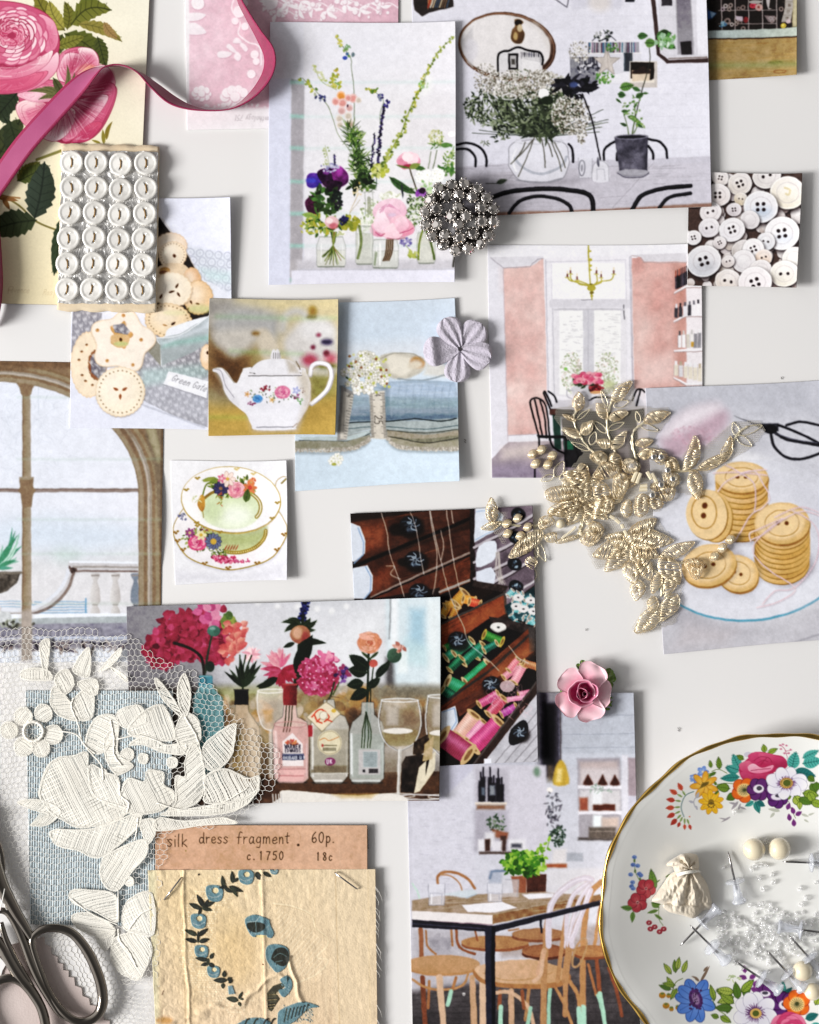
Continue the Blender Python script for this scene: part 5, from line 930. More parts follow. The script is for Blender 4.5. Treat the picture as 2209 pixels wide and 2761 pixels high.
def spool(c,x,y,L,w,ang,col,hi,end='c9a878',a=1.):
 ca,sa=math.cos(math.radians(ang)),math.sin(math.radians(ang)); n=(-sa,ca)
 f=lambda u,v: (x+u*ca+v*n[0],y+u*sa+v*n[1])
 c.poly([f(0,-w/2),f(L,-w/2),f(L,w/2),f(0,w/2)],col); c.poly([f(0,-w*.28),f(L,-w*.28),f(L,0),f(0,0)],hi,a=.8,blur=w*.25)
 for i in range(int(L/4)): c.line([f(i*4+2,-w/2),f(i*4,w/2)],1.3,'000000' if i % 2 else 'ffffff',a=.16)
 for u in (0,L): q=f(u,0); c.ell(q[0],q[1],w*.2,w*.62,end,rot=ang); c.ell(q[0],q[1],w*.1,w*.34,'5a4028',rot=ang,a=.7)

def pr_drawers():
 c=sheet(VI,[(918,55),(1655,18),(1681,1062),(965,1098)],'2c1f1a',r=.78)
 W1,W2,W3='4a2c1e','6b3d22','8a5230'
 def plank(P,col,seedn=40,tex=.14):
  c.poly(P,col,tex=tex); P=np.asarray(P,float); d=P[1]-P[0]
  for i in range(seedn):
   u,v=c.R.random(),c.R.random(); p=P[0]+(P[1]-P[0])*u*.8+(P[3]-P[0])*v; q=p+d*c.R.uniform(.05,.25); c.line([p,q],c.R.uniform(1,3),c.pick(['2a1810','a0683c','5c3820','1a100c']),a=.35)
 plank([(915,90),(1425,10),(1425,110),(940,255)],W1); plank([(935,250),(1415,80),(1415,205),(985,270)],'3a241a'); plank([(940,265),(1415,110),(1415,215),(1000,395)],'4c2e20'); plank([(1000,392),(1425,210),(1425,330),(1010,400)],'5c3522'); plank([(1280,300),(1425,210),(1425,340),(1280,400)],'63381f')
 c.poly([(920,100),(1060,85),(1060,180),(970,220)],W3,a=.7,blur=30,tex=.2); c.poly([(990,300),(1100,250),(1080,350),(1000,390)],W3,a=.6,blur=30,tex=.2)
 c.line([(930,268),(1120,190),(1400,75)],14,'120c0a'); c.line([(1000,395),(1200,300),(1418,205)],9,'8a7c76'); c.line([(1000,400),(1200,310),(1418,216)],6,'1a1210'); c.line([(1280,372),(1418,318)],10,'a09690')
 c.poly([(1402,20),(1425,20),(1430,330),(1405,330)],'2c2220',tex=.2)
 # right bay of grey drawers
 c.poly([(1420,10),(1660,10),(1670,340),(1545,430),(1425,330)],'6a6068',tex=.2)
 for y in (0,62,130,180): c.line([(1420,190+y),(1560,120+y*1.0),(1670,50+y)],10,'b5aeb6'); c.line([(1420,200+y),(1560,130+y),(1670,60+y)],4,'3a3234')
 c.line([(1540,400),(1670,325)],8,'c0bac0'); c.poly([(1425,30),(1500,25),(1540,60),(1530,110),(1420,170)],'d6dde9',sm=0); c.poly([(1440,185),(1505,165),(1510,215),(1490,250),(1430,270)],'d9dfea',sm=3); c.poly([(1428,290),(1490,270),(1508,300),(1500,345),(1430,330)],'d3d9e6'); c.line([(1428,45),(1490,35),(1530,65),(1520,110),(1425,160)],3,'7fa4d0',a=.8)
 for x,y in ((1600,55),(1590,150),(1585,258),(1590,350)): c.ell(x,y,30,26,'1c1c22',rot=20); c.clump(x,y,18,14,12,7,4,['4c5c68','2c3038','8fa4b4'],'e')
 for i in range(14): x=1515+c.R.uniform(-8,10); c.line([(x,210),(x+c.R.uniform(-8,20),300),(x+c.R.uniform(0,30),340)],2.4,'c9c0b8',sm=4,a=.5)
 # labels left
 for P in ([(905,85),(955,105),(978,165),(975,215),(930,250),(905,240)],[(925,275),(985,262),(1008,305),(1005,365),(975,400),(920,400)]): c.poly(P,'d3dae6',sm=0); c.line([(x+(-8 if x > 950 else 0),y+6) for x,y in P[1:5]],5,'7c9cc4',a=.9)
 # knobs
 def knob(x,y,r):
  c.ell(x+6,y+12,r*1.15,r,'120c0a',a=.8,blur=12); c.ell(x,y,r,r*.82,'1c1c22')
  for i in range(7): t=i*.9; c.line([(x+r*.15*math.cos(t),y+r*.1*math.sin(t)),(x+r*.5*math.cos(t+.4),y+r*.4*math.sin(t+.4)),(x+r*.85*math.cos(t),y+r*.65*math.sin(t))],3.5,c.pick(['7c8894','4c5864','a9b6c2']),sm=4)
  c.ell(x-r*.1,y-r*.2,r*.25,r*.15,'8c9aa8',a=.8); c.ell(x,y+r*.45,r*.5,r*.15,'8fa4b8',a=.5,blur=5)
 knob(1160,98,44); knob(1180,240,42); knob(1195,370,40); c.ell(1110,118,36,24,'120c0a',a=.8,blur=8); c.ell(1135,250,26,16,'120c0a',a=.8,blur=6)
 # open orange drawer
 c.poly([(1280,385),(1420,325),(1550,350),(1540,400),(1280,500)],'1c1210'); c.poly([(1420,325),(1560,348),(1545,375),(1410,350)],'3c302c',tex=.2); c.poly([(1430,350),(1500,370),(1400,440),(1290,480),(1290,430)],'2a1a14')
 for x,y,l,w_,a_,cl,h_ in ((1290,470,60,34,-60,'c07a1c','f0b850'),(1330,480,46,30,-70,'a86820','e8a848'),(1345,420,60,50,-50,'b87a28','e8b450'),(1375,400,50,36,10,'d88a2c','f8c468'),(1400,410,46,34,15,'c84a28','f09070'),(1300,430,40,28,-20,'d08a30','f4bc58')): spool(c,x,y,l,w_,a_,cl,h_)
 plank([(1285,505),(1545,372),(1548,460),(1285,600)],'7c4624'); c.line([(1285,503),(1545,378)],9,'4a4644'); c.line([(1545,372),(1550,455)],10,'4a4442'); c.poly([(1400,470),(1540,400),(1545,460),(1400,530)],'a0623a',a=.6,blur=20,tex=.2)
 # teal spools far right
 c.poly([(1545,430),(1672,345),(1676,500),(1560,480)],'22484e',tex=.3)
 for i in range(26): x,y=c.R.uniform(1555,1670),c.R.uniform(385,500); spool(c,x,y,30,22,c.R.uniform(-60,60),c.pick(['2a6a74','3c8c94','1f4f58','6ab4b8']),'a8dce0','d8d4d0')
 for x,y in ((1600,395),(1650,405),(1620,440),(1660,450),(1590,430)): c.ell(x,y,22,15,'d8d6d6'); c.ell(x,y,5,3,'2c2c30')
 # green drawer
 c.poly([(1285,620),(1480,480),(1660,510),(1640,600),(1300,800),(1285,800)],'161010'); c.poly([(1480,470),(1665,508),(1640,545),(1490,500)],'3a302e',tex=.2)
 c.ell(1518,515,32,19,'e2e0dc'); c.ell(1518,515,6,4,'3c3c3c'); c.line([(1490,522),(1518,536),(1548,522)],4,'8c8884',sm=4)
 for x,y,l,w_,a_,cl,h_,e in ((1460,545,80,40,22,'2c6a30','6ab860','b8a04c'),(1430,640,50,34,-60,'1c6a54','58b898','c8b080'),(1305,640,80,40,-35,'1f6a52','50b090','c8b080'),(1340,625,90,38,-38,'2c7a60','68c8a4','d0b888'),(1375,660,110,40,-42,'17604c','4aac8c','c8b080'),(1320,690,70,34,-45,'12503c','3c9c74','c0a878'),(1385,740,120,46,-40,'1c7a50','58c890','d0b888'),(1310,740,80,60,25,'208058','60c090','c8b080'),(1290,770,60,40,30,'145040','3c9478','c8b080'),(1460,610,60,30,-30,'1a5c50','4ca890','d0b888'),(1300,600,60,26,-30,'1c6a3c','70b868','c8b080')): spool(c,x,y,l,w_,a_,cl,h_,e)
 knob(1352,565,38)
 plank([(1285,835),(1640,520),(1668,610),(1285,900)],'6a3e22'); c.line([(1285,832),(1500,680),(1650,540)],10,'3a3432'); c.poly([(1640,510),(1668,515),(1668,610),(1645,620)],'4a4442'); c.poly([(1480,700),(1650,570),(1660,620),(1500,740)],'96603a',a=.6,blur=20,tex=.2)
 # pink drawer
 c.poly([(1285,900),(1560,700),(1680,640),(1680,760),(1420,1080),(1290,1070)],'1a1210'); c.poly([(1285,860),(1345,835),(1355,905),(1320,960),(1285,990)],'d3dae6'); c.line([(1290,862),(1340,845),(1348,900),(1315,950)],4,'7c9cc4')
 plank([(1340,830),(1560,690),(1560,740),(1360,880)],'5c3624'); knob(1490,745,36)
 for x,y,l,w_,a_,cl,h_ in ((1540,720,80,30,-38,'c87484','f4b8c4'),(1580,740,80,34,-60,'d88494','f8c8d0'),(1620,660,60,30,15,'a86a48','d8a880'),(1600,790,80,24,-15,'d06a8c','f4a8c0'),(1440,830,90,34,-30,'b84870','f090b4'),(1480,870,90,44,-48,'b8485c','e88ca0'),(1530,870,70,30,-30,'a8408c','d880c0'),(1550,810,90,20,-8,'d878a0','f8b8d0'),(1355,960,110,62,-52,'d8a08c','f8e0d4'),(1395,975,100,38,-50,'d87ca4','f8c8dc'),(1415,1005,150,66,-45,'b8386c','f080ac'),(1290,960,130,84,35,'8a3050','d87898'),(1560,690,60,26,-50,'d4707c','f4b0b8')): spool(c,x,y,l,w_,a_,cl,h_)
 c.ell(1555,755,30,24,'d8c0c4',a=.8); 
 for i in range(5): c.ell(1555,755,26-4*i,20-3*i,'a08088',ring=2,a=.7)
 plank([(1418,1078),(1676,730),(1680,780),(1450,1078)],'3c2c26'); c.line([(1415,1075),(1674,735)],8,'57504e')
 c.poly([(1450,1078),(1682,775),(1685,1070)],'b5b4bc',tex=.15)
 for i in range(7): x=1500+i*36; c.line([(x,1075),(1682,1075-(1682-x)*1.35+20)],4,'6a666c',a=.7)
 c.poly([(1560,980),(1570,930),(1620,890),(1640,920),(1625,970),(1580,995)],'18181c',sm=3); knob(1605,940,32); c.rect(1460,1050,1490,1075,'e2e4ee')
 # loose threads
 for P in ([(1040,45),(1065,130),(1075,210),(1110,310),(1135,390)],[(1160,45),(1185,120),(1200,220),(1215,300)],[(1238,38),(1250,120),(1268,220),(1262,330),(1250,380)],[(1240,38),(1262,150),(1285,250),(1320,380),(1380,520)],[(1305,30),(1320,130),(1335,240),(1360,360)],[(1285,120),(1295,190),(1285,240)],[(1325,28),(1335,90)],[(1060,265),(1095,270),(1080,300),(1120,320)],[(1380,520),(1400,580),(1470,640),(1520,690)],[(1560,590),(1600,640),(1640,660)]):
  c.line(P,3,'d9d4d0',sm=7,a=.75); c.line([(x+3,y+6) for x,y in P],2,'b0a8a4',sm=7,a=.4)
 for i in range(24): x,y=1540+c.R.uniform(-60,90),800+c.R.uniform(-60,50); c.line([(x,y),(x+c.R.uniform(-30,30),y+20),(x+c.R.uniform(-30,40),y+44)],2,'e8c0cc',sm=4,a=.6)
 c.finish(1.)
 return c

def pr_bottles():
 c=sheet(VI,[(8,435),(1278,388),(1282,1222),(28,1242)],'d3d6dc',r=.75)
 c.corners('77757c','d9e0e6','6a625c','55504e')
 c.poly([(0,380),(420,400),(420,800),(0,800)],'8a888e',a=.7,blur=160); c.poly([(330,400),(1080,380),(1080,760),(400,760)],'d6d7dd',blur=120); c.poly([(380,380),(700,380),(620,700),(400,700)],'cfcfd6',a=.7,blur=90); c.poly([(800,560),(1060,430),(1060,700),(760,700)],'e4e6ea',a=.7,blur=60)
 c.poly([(1060,390),(1285,380),(1285,760),(1070,760)],'cddbe2',blur=14); c.rect(1080,385,1110,640,'e6eaee',blur=14); c.poly([(1160,440),(1220,440),(1220,600),(1150,620)],'94bcd0',a=.8,blur=26); c.poly([(1140,560),(1260,600),(1240,680),(1130,660)],'b8d4da',a=.8,blur=26); c.line([(1080,400),(1075,560)],6,'6a6c70',a=.7,blur=4); c.rect(1230,400,1282,760,'dfe6e8',a=.8,blur=20); c.poly([(1060,640),(1090,640),(1100,780),(1060,780)],'3a3434',a=.8,blur=14); c.rect(1110,600,1150,700,'e8eeee',a=.7,blur=12)
 for x,y in ((540,415),(620,430),(700,432),(780,440),(900,430),(840,450)): c.ell(x,y,12,12,'f4f4f4',a=.6,blur=8)
 # room behind,below
 c.poly([(0,770),(420,760),(420,1250),(0,1250)],'4c443e',blur=30); c.poly([(400,770),(1285,760),(1285,1010),(400,1010)],'8a7458',blur=30,tex=.3); c.poly([(360,760),(640,755),(640,800),(360,820)],'a8b07c',a=.7,blur=26)
 c.clump(820,850,440,90,160,34,22,['b08a58','6a5a44','d8c0a0','4a4034','c8884c','e8e0d4','8a8470'],'e',a=.35)
 c.rect(1000,750,1285,810,'77756c',a=.8,blur=20); c.poly([(900,850),(1285,860),(1285,1000),(900,980)],'4c3a2c',a=.8,blur=26); c.poly([(1020,1000),(1285,960),(1285,1050),(1040,1060)],'b8b0a8',a=.8,blur=20)
 # table
 c.poly([(300,1120),(1285,1100),(1285,1225),(300,1240)],'4c3626',tex=.2); c.poly([(600,1130),(1285,1120),(1285,1180),(600,1190)],'5c4430',a=.8,blur=14); c.rect(380,1010,1020,1130,'6a5840',a=.8,blur=20); c.rect(1000,1020,1130,1120,'8a7c6a',a=.6,blur=20)
 # hydrangea (dark pink)
 HY=['932848','a63456','781c3c','b84a6c','5c142e']
 for i in range(250):
  t=c.R.uniform(0,6.283); q=math.sqrt(c.R.random()); x,y=265+140*q*math.cos(t),545+95*q*math.sin(t)
  if i % 3 == 0: x,y=150+70*q*math.cos(t),610+60*q*math.sin(t)
  if i % 5 == 0: x,y=350+60*q*math.cos(t),600+60*q*math.sin(t)
  an=c.R.uniform(0,90)
  for j in range(3): c.leaf(x,y,c.R.uniform(22,38),c.R.uniform(20,32),an+j*110,c.pick(HY),None,col2=c.pick(HY))
  if i % 4 == 0: c.line([(x-16,y+6),(x+14,y+12)],2,'e488a4',a=.5)
 for i in range(26): x,y=c.R.uniform(180,400),c.R.uniform(450,640); c.leaf(x,y,36,32,c.R.uniform(0,360),'a83c5c',col2='842040')
 for i in range(14): c.leaf(340+c.R.uniform(-30,30),460+c.R.uniform(-20,30),44,34,c.R.uniform(0,360),c.pick(['c86488','d480a0','b04c74']))
 c.line([(200,580),(260,600),(310,640),(320,710)],12,'2c2620',sm=5); c.line([(360,530),(340,600),(325,700)],9,'3a4436',sm=4); c.ell(360,530,27,23,'5f8478',col2='3c5a50',ang=60); c.ell(345,675,18,22,'2c3a30'); c.ell(355,520,12,6,'8cb0a4',a=.7)
 # snapdragon peach
 c.clump(420,490,20,30,14,22,16,['6a7a44','8c9850','55683c'],'e')
 for i in range(46): y=c.R.uniform(500,640); c.leaf(440+c.R.uniform(-36,36),y,36,28,c.R.uniform(0,360),c.pick(['d98478','e8a48c','c8605c','d4746c','f0bca4']),col2='b84c50')
 # carnation + leaves,bottle 2
 for i in range(44): c.leaf(512,625,c.R.uniform(24,44),10,c.R.uniform(0,360),c.pick(['eebcc4','f6dada','dd94a4']))
 for i in range(22): c.leaf(480,760,c.R.uniform(60,130),14,c.R.uniform(-140,-40),c.pick(['232c20','303c2a','1a2018']))
 for x in (468,480,492): c.line([(478,770),(x,690),(x*2-470,630)],6,'2c3824',sm=4)
 # salvia + dahlia + rosebud
 for i in range(80): y=400+c.R.random()*90; c.ell(738-(y-400)*.22+c.R.uniform(-13,13),y,8,5,c.pick(['1c1f44','2c3060','3c4278','12142c']))
 c.line([(725,470),(712,560),(690,740)],11,'26301f',sm=5)
 for a_,l in ((-170,80),(-20,70),(15,60),(160,70),(-150,60),(-40,50)): c.leaf(715,510,l,24,a_,'26301f','45523a',.15)
 c.ell(712,545,42,38,'b88468',col2='7c4438',ang=60); c.ell(700,538,20,24,'d8a888',a=.8,blur=8); c.ell(732,555,14,22,'8a3c3c',a=.7,blur=8); c.leaf(700,590,120,30,-5,'222c1e',bend=-.08); c.leaf(720,620,150,44,100,'1f281c','3c4634'); c.leaf(690,580,50,20,160,'222c1e')
 for i in range(40): c.leaf(630,680,c.R.uniform(50,88),17,c.R.uniform(-190,-50),c.pick(['eec4c8','f6e2dc','d98498','e0a0ac']),col2='c8506c')
 for i in range(40): c.leaf(635,690,c.R.uniform(50,80),18,c.R.uniform(-30,210),c.pick(['b83a58','c85070','9a2444','d97890']),col2='8a1c3c')
 c.leaf(690,700,170,60,-65,'1c241a'); c.leaf(620,720,90,34,150,'1f2a1f'); c.leaf(600,740,70,24,165,'26301f')
 # hydrangea 2
 for i in range(150):
  t=c.R.uniform(0,6.283); q=math.sqrt(c.R.random()); x,y=785+78*q*math.cos(t),715+72*q*math.sin(t); an=c.R.uniform(0,90)
  for j in range(4): c.leaf(x,y,19,17,an+j*90,c.pick(['b84e70','cc6c8c','a03458','b04266','8c284c']))
  c.ell(x,y,3,3,'f4c8d4')
 for i in range(20): c.leaf(820+c.R.uniform(-30,30),635+c.R.uniform(-10,20),30,22,c.R.uniform(0,360),c.pick(['e490ac','d46c90','b0486c']))
 c.clump(885,700,26,34,26,22,16,['5a3c74','7c5a98','3c2850','8a3c60']); c.line([(850,740),(838,790),(830,810)],8,'3c4430',sm=3); c.line([(870,740),(846,790)],6,'4a5438')
 # rose + poppy
 c.line([(990,620),(988,720),(975,980)],9,'1e2a1c',sm=4); c.line([(1080,640),(1040,700),(990,780),(985,980)],7,'24301f',sm=5); c.line([(1010,680),(1000,760),(995,960)],5,'24301f')
 for x,y,l,w_,a_ in ((985,700,80,50,190),(970,740,70,44,170),(990,690,60,40,-130),(985,770,80,46,150),(990,760,60,34,-40),(1020,720,90,34,-50),(985,680,90,50,215)): c.leaf(x,y,l,w_,a_,'1c281c','36442f')
 c.rose(993,578,52,('e8b094','d08468','a04c3c'),sq=.9,rings=4); c.leaf(950,545,60,26,20,'e8a890'); c.leaf(1040,560,50,24,110,'c87860'); c.leaf(960,615,60,12,40,'3c4a30'); c.leaf(1030,615,50,12,140,'3c4a30')
 c.ell(1095,630,30,30,'5c7464',col2='34483c',ang=60); c.clump(1120,600,16,18,12,20,14,['c89080','d8a090','a86a60']); c.ell(1010,662,18,16,'b85a50')
 # glass & bottles
 def bottle(P,col,a=.6,hi=True):
  c.poly(P,col,sm=0,a=a); c.line(list(P)+[P[0]],3.5,'3a3c3c',a=.55); x0=min(p[0] for p in P); x1=max(p[0] for p in P); y0,y1=min(p[1] for p in P),max(p[1] for p in P)
  if hi: c.line([(x0+12,y0+(y1-y0)*.45),(x0+12,y1-30)],6,'f0f2f4',a=.7,blur=3); c.line([(x1-10,y0+(y1-y0)*.5),(x1-10,y1-30)],4,'f0f2f4',a=.6); c.line([(x0+10,y1-4),(x1-10,y1-4)],7,'2c2a28',a=.5)
 bottle([(300,710),(352,710),(355,760),(395,800),(402,900),(400,1180),(290,1180),(275,900),(272,800),(298,760)],'7ab0ba',.9)
 for i in range(16): x=284+i*7.5; c.line([(x,800),(x,900),(x,1150)],3.5,c.pick(['a8d8e0','4c8490','8cc4cc','5f98a4']),a=.7)
 c.rect(298,715,356,750,'3c6c80',a=.7); c.line([(300,760),(290,800),(276,830)],3,'c0e4e8',sm=3)
 bottle([(448,830),(500,830),(504,860),(545,920),(552,1000),(548,1180),(420,1180),(420,980),(430,900),(446,860)],'b8a082',.9); c.poly([(500,860),(548,930),(548,1180),(510,1180)],'d8c8b0',a=.6,blur=12); c.rect(444,768,502,832,'1f1c1c'); c.line([(444,770),(502,770)],6,'3c3838'); c.poly([(430,960),(470,950),(460,1180),(424,1180)],'7c6444',a=.6,blur=14)
 # back wine glass
 c.poly([(540,775),(640,775),(650,860),(620,930),(570,930),(540,860)],'d8cfc4',a=.5,sm=4); c.line([(540,775),(538,850),(560,920),(600,940)],4,'f0ece8',sm=5,a=.9); c.ell(592,775,52,8,'f2eeec',ring=4,a=.9); c.rect(585,930,600,1130,'e0dcd8',a=.6,blur=4); c.poly([(555,850),(600,850),(600,900),(570,910)],'c88c4c',a=.5,blur=10)
 # pink gin
 bottle([(645,830),(695,830),(700,880),(740,900),(748,940),(746,1130),(725,1150),(625,1150),(604,1130),(598,940),(612,900),(640,880)],'dcb8b0',.85); c.rect(642,745,697,832,'8c2f36',col2='5c1c24',ang=0); c.line([(642,748),(697,748)],8,'a84a4c')
 for x in (655,668,680): c.line([(x,835),(x-4,900),(x-12,940)],5,'3a3a2c',sm=3)
 c.ell(672,912,66,12,'b88480',ring=5,a=.8); c.poly([(605,920),(742,920),(744,1120),(724,1145),(626,1145),(606,1120)],'c8888a',a=.35); c.line([(612,940),(618,1110)],10,'f2dcd8',a=.7,blur=4); c.poly([(640,980),(680,945),(722,990),(726,1080),(640,1080)],'ece4e4',a=.92); c.clump(680,985,28,8,26,8,5,['d88458','c85a4c','a86a5c'],'e')
 c.text(648,1008,'WARNER',15,'2c2a38',3.2,adv=.78); c.text(650,1024,'EDWARDS',13,'2c2a38',2.6,adv=.74); c.rect(638,1030,728,1056,'2b3048'); c.line([(640,1034),(726,1034)],2,'8a8ca0'); c.text(642,1053,'RHUBARB GIN',13,'d8dae4',2.2,adv=.66); c.poly([(615,1095),(735,1095),(722,1145),(628,1145)],'e8b4b0',a=.8,blur=8); c.line([(625,1120),(725,1120)],5,'b86a6c',a=.8); c.line([(618,1092),(734,1092)],4,'a86468',a=.7)
 # round label bottle
 bottle([(808,810),(850,810),(856,860),(895,880),(910,920),(906,1120),(880,1152),(775,1152),(752,1120),(752,920),(768,880),(802,860)],'c6c4bc',.8); c.poly([(754,930),(908,930),(904,1110),(756,1110)],'8a8068',a=.5,blur=6); c.ell(832,985,50,50,'d9cfae'); c.ell(832,985,46,46,'8a7c5c',ring=2); c.text(795,982,'Edward',15,'b85c3c',2,adv=.5) if 0 else c.line([(792,975),(812,966),(830,976),(868,962)],3,'c0703c',sm=5)
 for i in range(12): c.line([(806+i*4.6,1006),(806+i*4.6,1018)],2.2,'2c2824')
 for i in range(7): c.line([(800+i*9,996),(806+i*9,996)],4,'5c5440')
 c.rect(800,990,806,1002,'b03a3c'); c.ell(834,1062,22,17,'7c3c64'); c.text(820,1070,'UK',16,'f0e8ec',3,adv=.85); c.line([(760,1110),(905,1110)],5,'e6e2da',a=.8); c.line([(775,1140),(880,1140)],8,'f0eeea',a=.8,blur=3); c.rect(756,1078,902,1108,'4c4030',a=.5,blur=6)
 c.line([(762,900),(762,1090)],7,'f4f4f2',a=.7,blur=3)
 # paper tag
 c.poly([(738,880),(818,818),(876,866),(800,940)],'e2d4b8'); c.line([(738,880),(818,818),(876,866),(800,940),(738,880)],2,'8a7c60')
 for P in ([(760,880),(790,850),(815,860)],[(780,900),(800,885),(840,900)],[(800,850),(830,880),(810,900)],[(770,870),(780,895),(800,905)]): c.line(P,6,'c84a34',sm=5)
 c.ell(806,875,18,18,'e8e0cc'); c.ell(806,875,16,16,'8c8068',ring=2); c.ell(848,856,9,8,'d0a840'); c.line([(820,818),(830,800),(870,800)],3,'5c4c38',sm=3); c.rect(745,915,762,960,'9c2c38',blur=3)
 # clear bottle with rose
 bottle([(962,820),(1012,820),(1014,870),(1045,900),(1056,940),(1052,1130),(1030,1152),(930,1152),(912,1130),(912,940),(925,900),(960,870)],'b9c0be',.75); c.poly([(914,950),(1054,950),(1050,1130),(918,1130)],'9aa49c',a=.5)
 for x in (966,976,990,1000): c.line([(980,860),(x,940),(x-4,1005)],4.5,'28341f',sm=3,a=.85)
 c.rect(950,1012,1038,1115,'c6cccc',a=.95); c.rect(950,1012,1038,1115,'a88c8c',a=.3); c.rect(968,1020,1026,1085,'a8b4b6')
 for i in range(9): c.line([(972,1026+i*6.6),(1022,1026+i*6.6)],2.4,'5c686c',a=.8)
 for i in range(12): c.line([(992+i*3.2,1092),(992+i*3.2,1108)],1.8,'201c20')
 c.text(956,1106,'X',12,'26262a',2) if 'X' in GLY else c.rect(966,1094,976,1106,'2c2c30'); c.line([(920,950),(920,1110)],8,'eef0f2',a=.8,blur=3); c.line([(925,1140),(1035,1140)],8,'dfe4e4',a=.7,blur=3)
 # wine glasses
 def wine(x,y,r,h,stem):
  P=[(x-r*.86,y),(x-r,y+h*.45),(x-r*.75,y+h*.82),(x-r*.2,y+h),(x+r*.2,y+h),(x+r*.75,y+h*.82),(x+r,y+h*.45),(x+r*.86,y)]
  c.poly(P,'b8ad9c',sm=4,a=.5); c.poly([(x-r*.8,y+h*.6),(x+r*.8,y+h*.6),(x+r*.6,y+h*.9),(x-r*.6,y+h*.9)],'8a7a54',a=.6,sm=3); c.ell(x-r*.1,y+h*.62,r*.7,12,'ece8e2',a=.9); c.poly([(x-r*.6,y+h*.15),(x-r*.1,y+h*.1),(x-r*.1,y+h*.5),(x-r*.6,y+h*.5)],'cfc8be',a=.6,blur=12); c.poly([(x+r*.1,y+h*.15),(x+r*.7,y+h*.12),(x+r*.8,y+h*.5),(x+r*.2,y+h*.5)],'6c5a48',a=.45,blur=16)
  S=list(spline(P,False,6)); c.line(S,4.5,'e9ebee',a=.9); c.line([(px+3,py) for px,py in S],2,'3c3834',a=.6); c.ell(x,y,r*.86,7,'eef0f2',ring=4,a=.9)
  c.line([(x,y+h),(x-4,y+h+stem*.5),(x-6,y+h+stem)],14,'c9c6c0',a=.8,blur=3); c.line([(x-4,y+h),(x-8,y+h+stem)],3,'f6f6f6',a=.9); c.ell(x-6,y+h+stem+8,r*.75,9,'e4e2de',a=.6,ring=6)
 wine(1118,812,86,200,180); wine(1300,795,78,240,160); c.ell(1200,1205,90,10,'dfe0e6',a=.8,ring=6)
 # birch log card holder
 c.poly([(1125,1075),(1140,1040),(1200,1030),(1260,1050),(1190,1180),(1180,1190),(1122,1185)],'2c221c',tex=.3); c.poly([(1175,1190),(1195,1085),(1262,1020),(1262,1090),(1200,1180)],'d8ceb4',tex=.1); c.poly([(1225,1055),(1240,1040),(1232,1080),(1222,1120)],'1c1814'); c.poly([(1175,980),(1230,950),(1245,1000),(1200,1035),(1170,1030)],'3c2e20',tex=.4); c.poly([(1218,990),(1255,955),(1250,1050),(1210,1060)],'b8a078',a=.9,tex=.1)
 # napkin,fork
 c.poly([(640,1180),(760,1186),(930,1200),(1060,1190),(1140,1205),(1100,1240),(620,1245),(630,1210)],'e2ddd6',sm=3); c.poly([(840,1195),(1030,1190),(1000,1210),(880,1210)],'c8a868',a=.7,blur=8)
 for i in range(4): c.line([(600+i*12,1195),(604+i*11,1240)],5,'c6c2c0')
 c.rect(28,770,400,1245,'3a322c',a=.25,blur=10)
 c.finish(1.)
 return c

